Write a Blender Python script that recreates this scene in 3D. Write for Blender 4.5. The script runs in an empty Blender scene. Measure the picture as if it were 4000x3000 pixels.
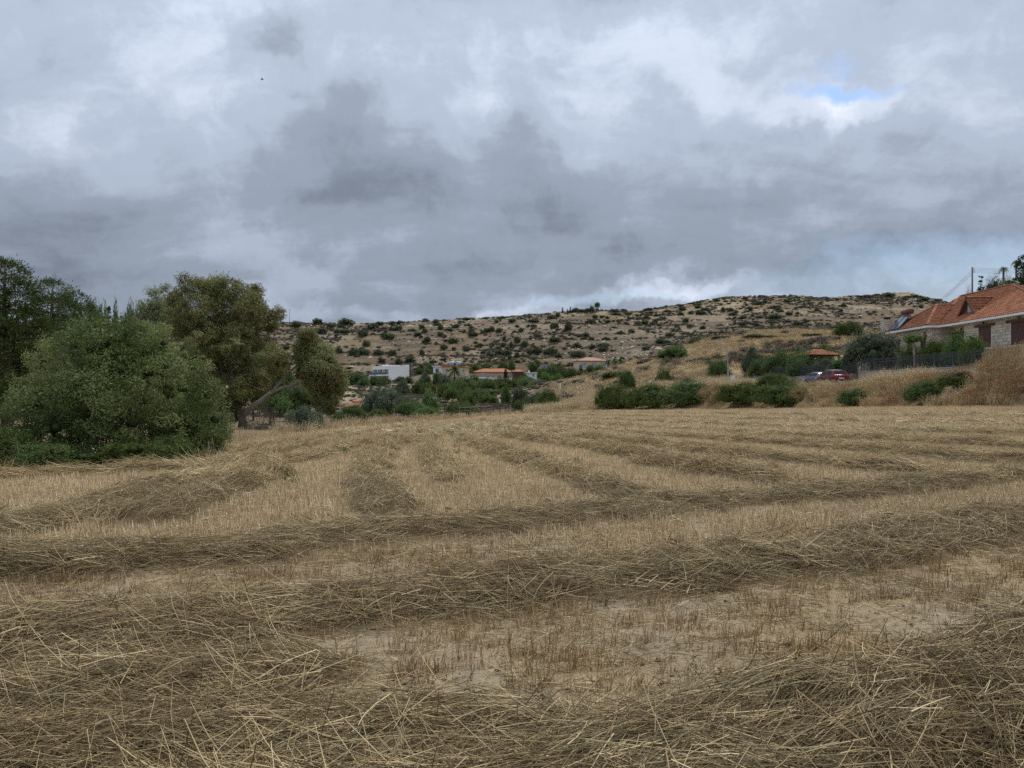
import bpy, math, random
import numpy as np
from mathutils import Vector, Matrix, Euler

R = math.radians
PI = math.pi
sc = bpy.context.scene
COL = sc.collection
rnd = random.Random(7)
F, HU, HV, EYE = 2775.0, 2000.0, 1520.0, 1.65      # focal length in photo pixels, principal column, eye-level row, eye height

# ------------------------------------------------------------------ camera
cam_d = bpy.data.cameras.new('camera')
cam = bpy.data.objects.new('camera', cam_d)
COL.objects.link(cam)
cam.location = (0, 0, EYE)
cam.rotation_euler = (R(90), 0, 0)
cam_d.sensor_width = 36.0
cam_d.lens = F / 4000 * 36
cam_d.shift_y = 0.005
cam_d.clip_end = 5000
cam_d.clip_start = 0.05
sc.camera = cam

def at(u, v, Y):
    return Vector(((u - HU) / F * Y, Y, EYE + (HV - v) / F * Y))

# ------------------------------------------------------------------ sky, sun, exposure
SUN_EL, SUN_AZ = 66.0, 48.0          # azimuth clockwise from +Y
w = bpy.data.worlds.new('World')
sc.world = w
w.use_nodes = True
nt = w.node_tree
nt.nodes.clear()
class NT:
    def __init__(s, tree): s.t = tree
    def n(s, typ, **kw):
        nd = s.t.nodes.new(typ)
        for k, v in kw.items():
            if k == 'ins':
                for i, val in v.items():
                    if hasattr(val, 'is_output'): s.t.links.new(val, nd.inputs[i])
                    else: nd.inputs[i].default_value = val
            else: setattr(nd, k, v)
        return nd
    def math(s, op, a, b=0.0, c=None, clamp=False):
        ins = {0: a, 1: b}
        if c is not None: ins[2] = c
        return s.n('ShaderNodeMath', operation=op, use_clamp=clamp, ins=ins).outputs[0]
    def vmath(s, op, a, b=(0, 0, 0)):
        nd = s.n('ShaderNodeVectorMath', operation=op, ins={0: a, 1: b})
        return nd.outputs['Value'] if op in ('LENGTH', 'DOT_PRODUCT') else nd.outputs[0]
    def noise(s, vec, scale, detail=4, rough=0.55, dist=0.0):
        return s.n('ShaderNodeTexNoise', ins={'Vector': vec, 'Scale': scale, 'Detail': detail, 'Roughness': rough, 'Distortion': dist})
    def ramp(s, fac, stops, interp='LINEAR'):
        nd = s.n('ShaderNodeValToRGB', ins={0: fac})
        cr = nd.color_ramp
        cr.interpolation = interp
        while len(cr.elements) < len(stops): cr.elements.new(0.5)
        for e, (p, c) in zip(cr.elements, stops):
            e.position = p
            e.color = (c[0], c[1], c[2], 1) if not isinstance(c, float) else (c, c, c, 1)
        return nd.outputs[0]
    def mix(s, fac, a, b, blend='MIX'):
        nd = s.n('ShaderNodeMix', data_type='RGBA', blend_type=blend)
        for i, val in ((0, fac), (6, a), (7, b)):
            if hasattr(val, 'is_output'): s.t.links.new(val, nd.inputs[i])
            elif i == 0: nd.inputs[i].default_value = val
            else: nd.inputs[i].default_value = (val[0], val[1], val[2], 1)
        return nd.outputs[2]

N = NT(nt)
tc = N.n('ShaderNodeTexCoord')
dirn = N.vmath('NORMALIZE', tc.outputs['Generated'])
wn1 = N.noise(dirn, 3.2, 6, 0.6)
warp = N.vmath('MULTIPLY', N.vmath('SUBTRACT', wn1.outputs['Color'], (0.5, 0.5, 0.5)), (0.30, 0.30, 0.30))
dw = N.vmath('ADD', dirn, warp)
sep = N.n('ShaderNodeSeparateXYZ', ins={0: N.vmath('ADD', dirn, N.vmath('MULTIPLY', warp, (0.25, 0.25, 0.12)))})
den = N.math('ADD', N.math('MAXIMUM', sep.outputs[2], 0.0), 0.30)
plane = N.n('ShaderNodeCombineXYZ', ins={0: N.math('DIVIDE', sep.outputs[0], den), 1: N.math('DIVIDE', sep.outputs[1], den), 2: 3.7}).outputs[0]
c1 = N.noise(plane, 1.15, 10, 0.60, 0.25).outputs[0]
streak = N.n('ShaderNodeMapping', ins={0: plane, 2: (0, 0, R(38)), 3: (0.55, 1.5, 1)}).outputs[0]
c2 = N.noise(streak, 2.6, 8, 0.58, 0.15).outputs[0]
c3 = N.noise(dw, 7.0, 9, 0.62).outputs[0]
val = N.math('ADD', N.math('MULTIPLY_ADD', c1, 0.85, -0.425), N.math('MULTIPLY_ADD', c2, 0.55, -0.275))
val = N.math('ADD', val, N.math('MULTIPLY_ADD', c3, 0.54, -0.27))
val = N.math('ADD', val, 0.47)
def blob(u, v, ru, rv, amp, src):
    d = Vector(((u - HU) / F, 1, (HV - v) / F)).normalized()
    df = N.vmath('SUBTRACT', src, tuple(d))
    ln = N.vmath('LENGTH', N.vmath('MULTIPLY', df, (F / ru, F / ru, F / rv)))
    g = N.n('ShaderNodeMapRange', interpolation_type='SMOOTHERSTEP', ins={0: ln, 1: 0.0, 2: 1.0, 3: amp, 4: 0.0})
    return g.outputs[0]
for b in [(1150, 520, 700, 460, -.17), (1350, 740, 620, 360, -.15), (250, 900, 800, 470, -.20), (1060, 180, 190, 260, -.18), (560, 420, 240, 320, -.10),
          (2250, 640, 900, 330, -.14), (3000, 1090, 1500, 200, -.13), (3400, 700, 800, 300, -.04), (400, 1120, 900, 150, -.12), (3900, 1090, 1000, 200, -.24), (2500, 850, 1200, 300, -.07),
          (1480, 1170, 170, 130, -.14),
          (600, 300, 600, 300, .10), (1500, 250, 500, 330, .09), (2450, 240, 420, 260, .09), (3280, 395, 300, 110, .34), (3000, 330, 500, 150, .10),
          (950, 640, 260, 260, .06), (1250, 1205, 300, 75, .24), (1800, 1200, 520, 80, .34), (2600, 1170, 560, 75, .36), (2300, 560, 300, 160, .10),
          (3500, 140, 500, 200, .06)]:
    val = N.math('ADD', val, blob(*b, dw))
cloud = N.ramp(val, [(0.08, (.18, .212, .27)), (0.33, (.275, .322, .40)), (0.52, (.385, .445, .55)), (0.72, (.545, .61, .73)), (0.97, (.88, .90, .94))], 'EASE')
hole = N.math('ADD', blob(3265, 318, 270, 62, 1.5, dw), blob(3215, 205, 90, 55, .7, dw))
hole = N.math('ADD', hole, blob(3800, 1130, 1000, 190, .34, dw))
hole = N.math('ADD', hole, blob(1640, 1220, 150, 32, .65, dw))
hole = N.math('ADD', hole, blob(2420, 1190, 700, 40, .22, dw))
hole = N.math('MULTIPLY', hole, N.math('MULTIPLY_ADD', c3, 2.4, -0.35, clamp=True), clamp=True)
skyt = N.n('ShaderNodeTexSky', sky_type='NISHITA', sun_disc=False, sun_elevation=R(SUN_EL), sun_rotation=R(SUN_AZ), air_density=1.0, dust_density=0.6, ozone_density=1.5)
bg1 = N.n('ShaderNodeBackground', ins={0: skyt.outputs[0], 1: 0.11})
zen = N.math('MULTIPLY_ADD', N.math('SMOOTH_MAX', N.n('ShaderNodeSeparateXYZ', ins={0: dirn}).outputs[2], 0.0, 0.1), 0.50, 0.60)   # an overcast sky brightens towards the zenith
bg2 = N.n('ShaderNodeBackground', ins={0: cloud, 1: zen})
mixs = N.n('ShaderNodeMixShader', ins={0: hole, 1: bg2.outputs[0], 2: bg1.outputs[0]})
N.n('ShaderNodeOutputWorld', ins={0: mixs.outputs[0]})
w.cycles.sampling_method = 'MANUAL'
w.cycles.sample_map_resolution = 512

sun_d = bpy.data.lights.new('sun', 'SUN')
sun_d.energy = 1.5
sun_d.angle = R(11)
sun_d.color = (1.0, 0.95, 0.87)
sun = bpy.data.objects.new('sun', sun_d)
COL.objects.link(sun)
sd = Vector((math.sin(R(SUN_AZ)) * math.cos(R(SUN_EL)), math.cos(R(SUN_AZ)) * math.cos(R(SUN_EL)), math.sin(R(SUN_EL))))
sun.rotation_euler = sd.to_track_quat('Z', 'Y').to_euler()
sun.location = sd * 80
vs = sc.view_settings
vs.view_transform = 'Standard'
vs.look = 'None'
vs.exposure = 0.68
vs.gamma = 1.0
vs.use_curve_mapping = False
sc.cycles.max_bounces = 6
sc.cycles.diffuse_bounces = 4
sc.cycles.glossy_bounces = 2
sc.cycles.transmission_bounces = 4
sc.cycles.transparent_max_bounces = 8
sc.cycles.use_adaptive_sampling = True
sc.cycles.adaptive_threshold = 0.02
sc.cycles.use_denoising = False
sc.cycles.sample_clamp_indirect = 4.0
sc.cycles.sample_clamp_direct = 4.0

# ------------------------------------------------------------------ helpers: objects
def tag(o, label=None, cat=None, group=None, kind=None):
    if label: o['label'] = label
    if cat: o['category'] = cat
    if group: o['group'] = group
    if kind: o['kind'] = kind
    return o
def link(o, parent=None):
    COL.objects.link(o)
    if parent is not None: o.parent = parent
    return o
def empty(name, loc=(0, 0, 0), rz=0.0, label=None, cat=None, group=None, kind=None):
    o = bpy.data.objects.new(name, None)
    o.empty_display_size = 0.2
    link(o)
    o.location = loc
    o.rotation_euler = (0, 0, rz)
    return tag(o, label, cat, group, kind or ('thing' if cat else None))
def inst(name, me, parent=None, loc=(0, 0, 0), rot=(0, 0, 0), scale=(1, 1, 1)):
    o = bpy.data.objects.new(name, me)
    link(o, parent)
    o.location = loc; o.rotation_euler = rot; o.scale = scale
    return o
def copy_tree(o, parent=None):
    c = o.copy(); COL.objects.link(c); c.parent = parent
    for ch in list(o.children): copy_tree(ch, c)
    return c

class MB:
    """collects simple shapes into one mesh"""
    def __init__(s): s.v = []; s.f = []
    def add(s, vs, fs):
        o = len(s.v)
        s.v += [tuple(p) for p in vs]
        s.f += [tuple(i + o for i in f) for f in fs]
        return s
    def box(s, x0, x1, y0, y1, z0, z1):
        return s.add([(x0, y0, z0), (x1, y0, z0), (x1, y1, z0), (x0, y1, z0), (x0, y0, z1), (x1, y0, z1), (x1, y1, z1), (x0, y1, z1)],
                     [(0, 3, 2, 1), (4, 5, 6, 7), (0, 1, 5, 4), (1, 2, 6, 5), (2, 3, 7, 6), (3, 0, 4, 7)])
    def prism(s, poly, axis, a, b):
        """polygon in the two other axes extruded along axis from a to b"""
        n = len(poly)
        def P(p, t):
            return {'x': (t, p[0], p[1]), 'y': (p[0], t, p[1]), 'z': (p[0], p[1], t)}[axis]
        return s.add([P(p, a) for p in poly] + [P(p, b) for p in poly],
                     [tuple(range(n))[::-1], tuple(range(n, 2 * n))] + [(i, (i + 1) % n, n + (i + 1) % n, n + i) for i in range(n)])
    def tube(s, pts, rad, seg=7, caps=True):
        pts = [Vector(p) for p in pts]
        if not hasattr(rad, '__len__'): rad = [rad] * len(pts)
        vs, fs = [], []
        up = Vector((0.13, 0.29, 1)).normalized()
        for i, p in enumerate(pts):
            d = (pts[min(i + 1, len(pts) - 1)] - pts[max(i - 1, 0)]).normalized()
            a = d.cross(up)
            if a.length < 1e-3: a = d.cross(Vector((1, 0, 0)))
            a.normalize(); b = d.cross(a)
            for k in range(seg):
                t = 2 * PI * k / seg
                vs.append(p + (a * math.cos(t) + b * math.sin(t)) * rad[i])
        for i in range(len(pts) - 1):
            for k in range(seg):
                fs.append((i * seg + k, i * seg + (k + 1) % seg, (i + 1) * seg + (k + 1) % seg, (i + 1) * seg + k))
        if caps:
            fs.append(tuple(range(seg))[::-1])
            fs.append(tuple(range((len(pts) - 1) * seg, len(pts) * seg)))
        return s.add(vs, fs)
    def mesh(s, name, mat, smooth=False):
        me = bpy.data.meshes.new(name)
        me.from_pydata(s.v, [], s.f)
        if mat: me.materials.append(mat)
        if smooth: me.polygons.foreach_set('use_smooth', [True] * len(me.polygons))
        me.update()
        return me
    def build(s, name, mat, parent=None, smooth=False, loc=(0, 0, 0), rot=(0, 0, 0), bevel=0.0):
        o = inst(name, s.mesh(name, mat, smooth), parent, loc, rot)
        if bevel:
            m = o.modifiers.new('bevel', 'BEVEL'); m.width = bevel; m.segments = 2; m.limit_method = 'ANGLE'
        return o

def np_mesh(name, verts, faces, mat, tint=None, smooth=False, color=None):
    """fast mesh from arrays; faces is (N,k); tint a value per face; color a value per vertex"""
    me = bpy.data.meshes.new(name)
    verts = np.ascontiguousarray(verts, dtype=np.float32); faces = np.ascontiguousarray(faces, dtype=np.int32)
    n, k = faces.shape
    me.vertices.add(len(verts)); me.vertices.foreach_set('co', verts.ravel())
    me.loops.add(n * k); me.loops.foreach_set('vertex_index', faces.ravel())
    me.polygons.add(n); me.polygons.foreach_set('loop_start', np.arange(0, n * k, k, dtype=np.int32))
    if smooth: me.polygons.foreach_set('use_smooth', np.ones(n, dtype=bool))
    if tint is not None:
        a = me.attributes.new('tint', 'FLOAT', 'FACE'); a.data.foreach_set('value', np.ascontiguousarray(tint, dtype=np.float32))
    if color is not None:
        a = me.attributes.new('zone', 'FLOAT_COLOR', 'POINT')
        a.data.foreach_set('color', np.ascontiguousarray(np.c_[color, np.ones(len(color))], dtype=np.float32).ravel())
    if mat: me.materials.append(mat)
    me.update(calc_edges=True)
    return me

# ------------------------------------------------------------------ helpers: materials
def new_mat(name):
    m = bpy.data.materials.new(name); m.use_nodes = True
    m.node_tree.nodes.clear()
    return m, NT(m.node_tree)
def simple(name, col, rough=0.7, var=0.15, scale=3.0, bump=0.0, metal=0.0, spec=0.3, fine=None):
    """plain surface with mottled colour and fine relief"""
    m, n = new_mat(name)
    tcn = n.n('ShaderNodeTexCoord').outputs['Object']
    nz = n.noise(tcn, scale, 6, 0.6).outputs[0]
    a = tuple(c * (1 - var) for c in col); b = tuple(min(1, c * (1 + var)) for c in col)
    c = n.ramp(nz, [(0.3, a), (0.7, b)])
    if fine:
        nz2 = n.noise(tcn, fine, 3, 0.6).outputs[0]
        c = n.mix(n.math('MULTIPLY_ADD', nz2, 1.6, -0.5, clamp=True), c, tuple(x * 0.75 for x in col))
    bs = n.n('ShaderNodeBsdfPrincipled', ins={'Base Color': c, 'Roughness': rough, 'Metallic': metal, 'Specular IOR Level': spec})
    if bump:
        bp = n.n('ShaderNodeBump', ins={'Strength': bump, 'Distance': 0.03, 'Height': n.noise(tcn, scale * 6, 5, 0.6).outputs[0]})
        n.t.links.new(bp.outputs[0], bs.inputs['Normal'])
    n.n('ShaderNodeOutputMaterial', ins={0: bs.outputs[0]})
    return m
def leafy(name, stops, trans=0.25, objvar=0.35, spec=0.15):
    """foliage: colour from a value per leaf, shifted a little from plant to plant, light passing through"""
    m, n = new_mat(name)
    t = n.n('ShaderNodeAttribute', attribute_name='tint').outputs['Fac']
    r = n.n('ShaderNodeObjectInfo').outputs['Random']
    k = len(stops)
    c = n.ramp(t, [(i / (k - 1), s) for i, s in enumerate(stops)])
    hs = n.n('ShaderNodeHueSaturation', ins={0: n.math('MULTIPLY_ADD', r, 0.03, 0.485), 1: n.math('MULTIPLY_ADD', r, -0.2, 1.1), 2: n.math('MULTIPLY_ADD', r, objvar, 1 - objvar / 2), 4: c})
    bs = n.n('ShaderNodeBsdfPrincipled', ins={'Base Color': hs.outputs[0], 'Roughness': 0.6, 'Specular IOR Level': spec})
    tr = n.n('ShaderNodeBsdfTranslucent', ins={0: hs.outputs[0]})
    mx = n.n('ShaderNodeMixShader', ins={0: trans, 1: bs.outputs[0], 2: tr.outputs[0]})
    n.n('ShaderNodeOutputMaterial', ins={0: mx.outputs[0]})
    return m

# ------------------------------------------------------------------ noise in numpy
def _hash(ix, iy, seed):
    h = (ix.astype(np.int64) * 374761393 + iy.astype(np.int64) * 668265263 + seed * 974634777) & 0xffffffff
    h = ((h ^ (h >> 13)) * 1274126177) & 0xffffffff
    return ((h ^ (h >> 16)) & 0xffff) / 65535.0
def vnoise(x, y, seed=0):
    x = np.asarray(x, float); y = np.asarray(y, float)
    ix = np.floor(x); iy = np.floor(y); fx = x - ix; fy = y - iy
    fx = fx * fx * (3 - 2 * fx); fy = fy * fy * (3 - 2 * fy)
    a = _hash(ix, iy, seed); b = _hash(ix + 1, iy, seed); c = _hash(ix, iy + 1, seed); d = _hash(ix + 1, iy + 1, seed)
    return (a * (1 - fx) + b * fx) * (1 - fy) + (c * (1 - fx) + d * fx) * fy
def fbm(x, y, oct=4, seed=0):
    s = 0; amp = 0.5; tot = 0
    for i in range(oct):
        s = s + amp * vnoise(x * 2 ** i + 17.3 * i, y * 2 ** i - 9.1 * i, seed + i); tot += amp; amp *= 0.5
    return s / tot
def sstep(a, b, x):
    t = np.clip((x - a) / (b - a), 0, 1); return t * t * (3 - 2 * t)
# ------------------------------------------------------------------ terrain: heights read off the photograph and interpolated
FIELD = np.array([(-34, -8), (40, -8), (34, 18), (29.2, 33), (27.2, 45), (26.2, 58), (24.5, 69), (20, 77), (14, 81.5), (9, 83), (4, 79), (0.6, 70), (-2.5, 60),
                  (-4.6, 50), (-6.0, 42), (-6.9, 36), (-7.3, 30), (-7.6, 26.5), (-8.7, 22), (-7.4, 18), (-7.6, 15.8), (-9.8, 14.0), (-13, 12.4), (-18, 10.5), (-34, 6)], float)
ctrl_px = [  # (u, v, depth)
    (3900, 1590, 41), (3000, 1595, 69), (2600, 1597, 80), (2300, 1605, 83), (2000, 1620, 70), (1750, 1641, 50), (1500, 1660, 38), (1250, 1690, 27), (850, 1741, 20.8), (300, 1846, 14),
    (2000, 1630, 100), (1600, 1652, 100), (1300, 1652, 95), (900, 1640, 60), (0, 1640, 40), (0, 1610, 80), (-1500, 1600, 60), (2200, 1596, 110),
    (1900, 1616, 118), (1400, 1612, 150), (1400, 1560, 200), (1520, 1492, 265), (1800, 1478, 280), (2000, 1482, 285), (2300, 1470, 300), (1300, 1500, 270), (900, 1520, 260), (300, 1500, 260), (-500, 1500, 250),
    (1800, 1578, 170), (2000, 1582, 150), (1700, 1535, 225), (2100, 1520, 220), (2200, 1490, 270),
    (1300, 1455, 315), (1700, 1440, 330), (2000, 1425, 340), (2300, 1405, 345), (900, 1440, 330), (300, 1440, 330),
    (-800, 1270, 470), (0, 1262, 475), (600, 1258, 478), (1100, 1260, 480), (1500, 1258, 480), (1800, 1248, 485), (2100, 1229, 490), (2300, 1210, 500), (2516, 1212, 505), (2672, 1198, 512), (2777, 1172, 520), (2853, 1160, 530), (2921, 1154, 535), (3055, 1157, 540), (3150, 1160, 540), (3409, 1153, 540), (3490, 1142, 540), (3536, 1141, 540), (3587, 1147, 540), (3635, 1166, 535), (3710, 1186, 530), (3900, 1240, 520), (4300, 1290, 500),
    (1500, 1350, 405), (1000, 1350, 405), (500, 1350, 405), (2000, 1330, 415), (2300, 1310, 420), (2700, 1300, 425), (3000, 1270, 430), (3300, 1255, 440), (3600, 1245, 445), (4000, 1300, 430),
    (2300, 1562, 108), (2400, 1500, 130), (2304, 1482, 190), (2351, 1458, 185), (2450, 1423, 175), (2145, 1494, 190), (2500, 1430, 150), (2600, 1380, 165), (2750, 1332, 170), (2900, 1302, 175), (3100, 1292, 178), (3300, 1302, 172), (3420, 1295, 168), (2700, 1440, 125), (2900, 1425, 125), (2620, 1510, 100), (2850, 1490, 100),
    (3100, 1380, 135), (3300, 1345, 138), (3600, 1300, 150), (3900, 1290, 130),
]
ctrl = [tuple(at(*c)) for c in ctrl_px]
ctrl += [(0, 0, 0), (-10, 5, 0), (10, 5, 0.05), (0, 12, 0), (10, 15, .05), (20, 20, .25), (30, 22, .75), (36, 8, .6), (15, 40, 0.0), (10, 60, -.5), (4, 35, -.15), (-20, 20, 0), (-30, 0, 0), (0, -30, 0), (40, -30, .5), (-40, -30, 0), (0, 22, 0),
         (30, 52, .55), (28, 62, .1), (27, 74, 0), (28, 88, 1.7), (33, 104, 2.0), (34, 118, 2.6), (34, 36, .9), (40, 30, 1.2), (75, 100, 9.5), (50, 112, 5.5),
         (24, 235, 4.5), (60, 235, 13), (105, 240, 15), (130, 200, 15), (150, 120, 14), (70, 300, 19), (130, 300, 22), (20, 290, 6.0),
         (-300, 600, 36), (-100, 600, 38), (60, 620, 48), (180, 640, 62), (330, 640, 62), (-450, 480, 40), (450, 480, 45), (-350, 300, 10), (-350, 100, 0), (300, 150, 15), (300, 300, 25), (0, 800, 20), (400, 800, 30), (-400, 800, 20)]
ctrl = np.array(ctrl, float)
def _phi(r2): return np.sqrt(r2 + 9.0)
def _solve():
    P = ctrl[:, :2]
    A = _phi(((P[:, None] - P[None]) ** 2).sum(-1))
    n = len(P)
    M = np.zeros((n + 1, n + 1)); M[:n, :n] = A + np.eye(n) * -0.15; M[:n, n] = 1; M[n, :n] = 1
    return np.linalg.solve(M, np.r_[ctrl[:, 2], 0])
WTS = _solve()
def seg_dist(x, y, A, B):
    d = B - A; L2 = (d ** 2).sum()
    t = np.clip(((x - A[0]) * d[0] + (y - A[1]) * d[1]) / L2, 0, 1)
    return np.hypot(x - A[0] - t * d[0], y - A[1] - t * d[1])
def in_field(x, y):
    """signed distance to the field's edge, positive inside"""
    x = np.asarray(x, float); y = np.asarray(y, float)
    ins = np.zeros(x.shape, bool); dist = np.full(x.shape, 1e9)
    n = len(FIELD)
    for i in range(n):
        A, B = FIELD[i], FIELD[(i + 1) % n]
        dist = np.minimum(dist, seg_dist(x, y, A, B))
        c = ((A[1] > y) != (B[1] > y))
        with np.errstate(divide='ignore', invalid='ignore'):
            xi = (B[0] - A[0]) * (y - A[1]) / (B[1] - A[1] + 1e-12) + A[0]
        ins ^= c & (x < xi)
    return np.where(ins, dist, -dist)
ST_X0, ST_X1, ST_Y0, ST_Y1, ST_Z = 30.2, 36.6, 36.0, 122.0, 2.1
def H0(x, y):
    x = np.atleast_1d(np.asarray(x, float)); y = np.atleast_1d(np.asarray(y, float))
    out = np.empty(x.size); xf, yf = x.ravel(), y.ravel()
    for i in range(0, x.size, 20000):
        r2 = (xf[i:i + 20000, None] - ctrl[None, :, 0]) ** 2 + (yf[i:i + 20000, None] - ctrl[None, :, 1]) ** 2
        out[i:i + 20000] = _phi(r2) @ WTS[:-1] + WTS[-1]
    return out.reshape(x.shape)
def box_mask(x, y, x0, x1, y0, y1, s):
    return sstep(x0 - s, x0, x) * (1 - sstep(x1, x1 + s, x)) * sstep(y0 - s * 4, y0, y) * (1 - sstep(y1, y1 + s * 4, y))
def H(x, y):
    z = H0(x, y)
    x = np.atleast_1d(np.asarray(x, float)); y = np.atleast_1d(np.asarray(y, float))
    # hillside terraces and rough ground
    hill = sstep(300, 345, y) * (1 - sstep(620, 700, y))
    st = 4.2
    zt = z + 2.2 * (fbm(x / 60, y / 60, 3, 5) - .5)
    fr = zt / st - np.floor(zt / st)
    tz = (np.floor(zt / st) + sstep(.55, .95, fr)) * st
    crest = sstep(430, 500, y)
    z = z + hill * (0.55 * (tz - zt) * (1 - .6 * crest) + 1.6 * (fbm(x / 14, y / 14, 4, 11) - .5) + 3.5 * (fbm(x / 45, y / 45, 2, 61) - .5) * (1 - .7 * crest))
    mid = sstep(95, 150, y) * (1 - sstep(300, 345, y))
    z = z + mid * 1.3 * (fbm(x / 11, y / 11, 4, 23) - .5)
    fd = in_field(x, y)
    z = z + (1 - sstep(-3, -0.5, fd)) * sstep(-30, 30, y) * 0.35 * (fbm(x / 2.3, y / 2.3, 3, 31) - .5)
    # bank between field and street
    m = sstep(.1, 3.4, -fd) * sstep(17, 24, x) * (1 - sstep(88, 100, y)) * sstep(5, 25, y)
    z = z * (1 - m) + m * np.maximum(z, 1.72 + 1.2 * (1 - sstep(40, 60, y)))
    # street cut, yard and house pad
    m = box_mask(x, y, 37.2, 72, 36, 104, .5); z = z * (1 - m) + m * 3.35
    m = box_mask(x, y, 41.6, 72, 36, 96, .5); z = z * (1 - m) + m * 5.3
    m = box_mask(x, y, ST_X0, ST_X1, ST_Y0, ST_Y1, .5); z = z * (1 - m) + m * ST_Z
    return z
def hz(x, y): return float(H(x, y)[0])
def ground_hit(u, v, y0=3.0, y1=620.0):
    """where the sight line through a photo pixel meets the ground"""
    Y = np.concatenate([np.arange(y0, 60, .05), np.arange(60, y1, .4)])
    X = (u - HU) / F * Y; Z = EYE + (HV - v) / F * Y
    below = Z < H(X, Y)
    i = int(np.argmax(below)) if below.any() else len(Y) - 1
    return Vector((X[i], Y[i], float(H(X[i], Y[i])[0])))

def edge_Y(u):
    """depth at which the sight line of a photo column leaves the field"""
    Y = np.arange(8, 95, .1); d = in_field((u - HU) / F * Y, Y)
    return float(Y[np.nonzero(d > 0)[0][-1]])
# ------------------------------------------------------------------ materials of the ground
def zone_mat(name, bump=0.5, rock=True):
    m, n = new_mat(name)
    pos = n.n('ShaderNodeNewGeometry')
    p = pos.outputs['Position']
    base = n.n('ShaderNodeAttribute', attribute_name='zone').outputs['Color']
    n1 = n.noise(p, 0.35, 7, 0.62).outputs[0]
    n2 = n.noise(p, 2.2, 6, 0.65).outputs[0]
    st = n.n('ShaderNodeMapping', ins={0: p, 3: (0.035, 0.05, 0.42)}).outputs[0]
    n3 = n.noise(st, 3.2, 5, 0.6, 0.6).outputs[0]
    c = n.mix(n.math('MULTIPLY_ADD', n1, 2.4, -0.8, clamp=True), base, n.mix(1.0, base, (.55, .50, .46), 'MULTIPLY'))
    c = n.mix(n.math('MULTIPLY_ADD', n2, 2.2, -0.75, clamp=True), c, n.mix(1.0, c, (1.35, 1.3, 1.2), 'MULTIPLY'))
    if rock:
        nz = n.n('ShaderNodeSeparateXYZ', ins={0: pos.outputs['Normal']}).outputs[2]
        steep = n.math('MULTIPLY', n.math('MULTIPLY_ADD', nz, -9.0, 8.35, clamp=True), n.math('MULTIPLY_ADD', n2, 3.0, -1.0, clamp=True))
        band = n.math('MULTIPLY', n.math('MULTIPLY_ADD', n3, 7.0, -3.9, clamp=True), n.math('MULTIPLY_ADD', n1, 3.0, -1.0, clamp=True))
        far = n.math('MULTIPLY_ADD', n.n('ShaderNodeSeparateXYZ', ins={0: p}).outputs[1], 0.012, -3.1, clamp=True)
        rk = n.math('MULTIPLY', n.math('MAXIMUM', steep, n.math('MULTIPLY', band, 0.8)), far)
        c = n.mix(rk, c, n.ramp(n2, [(.35, (.30, .245, .17)), (.65, (.52, .45, .34))]))
    bs = n.n('ShaderNodeBsdfPrincipled', ins={'Base Color': c, 'Roughness': 0.95, 'Specular IOR Level': 0.1})
    bp = n.n('ShaderNodeBump', ins={'Strength': bump, 'Distance': 0.5, 'Height': n.math('ADD', n2, n.noise(p, 9, 4, .6).outputs[0])})
    n.t.links.new(bp.outputs[0], bs.inputs['Normal'])
    n.n('ShaderNodeOutputMaterial', ins={0: bs.outputs[0]})
    return m
M_terrain = zone_mat('dry_hillside')
# field soil: pale cracked crust with chaff and short straw lying on it
def soil_mat():
    m, n = new_mat('field_soil')
    p = n.n('ShaderNodeNewGeometry').outputs['Position']
    n1 = n.noise(p, 0.7, 5, 0.6).outputs[0]
    n2 = n.noise(p, 14, 6, 0.7).outputs[0]
    n3 = n.noise(p, 60, 4, 0.7).outputs[0]
    c = n.ramp(n2, [(.3, (.22, .185, .135)), (.5, (.33, .28, .205)), (.7, (.43, .375, .29))])
    c = n.mix(n.math('MULTIPLY_ADD', n1, 2.2, -.6, clamp=True), c, n.ramp(n3, [(.35, (.22, .155, .075)), (.65, (.46, .345, .18))]))
    yy = n.n('ShaderNodeSeparateXYZ', ins={0: p}).outputs[1]
    c = n.mix(n.math('MULTIPLY_ADD', yy, .05, -.45, clamp=True), c, n.ramp(n2, [(.3, (.42, .31, .165)), (.7, (.58, .45, .26))]))
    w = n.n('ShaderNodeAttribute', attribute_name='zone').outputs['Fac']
    c = n.mix(w, c, n.ramp(n3, [(.3, (.07, .05, .025)), (.7, (.20, .145, .075))]))  # soil darkened under windrows, painting the shade between the straws
    bs = n.n('ShaderNodeBsdfPrincipled', ins={'Base Color': c, 'Roughness': 0.95, 'Specular IOR Level': 0.1})
    bp = n.n('ShaderNodeBump', ins={'Strength': 0.7, 'Distance': 0.03, 'Height': n.math('ADD', n2, n.math('MULTIPLY', n3, .6))})
    n.t.links.new(bp.outputs[0], bs.inputs['Normal'])
    n.n('ShaderNodeOutputMaterial', ins={0: bs.outputs[0]})
    return m
M_soil = soil_mat()

def grid_mesh(name, xs, ys, zf, mat, colf, keep=None, smooth=True):
    X, Y = np.meshgrid(xs, ys)
    Z = zf(X, Y)
    nx, ny = len(xs), len(ys)
    idx = np.arange(nx * ny).reshape(ny, nx)
    q = np.stack([idx[:-1, :-1], idx[:-1, 1:], idx[1:, 1:], idx[1:, :-1]], -1).reshape(-1, 4)
    if keep is not None:
        k = keep(X, Y).ravel()
        q = q[k[q].any(1)]
    V = np.c_[X.ravel(), Y.ravel(), Z.ravel()]
    return np_mesh(name, V, q, mat, smooth=smooth, color=colf(X.ravel(), Y.ravel(), Z.ravel()))

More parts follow.
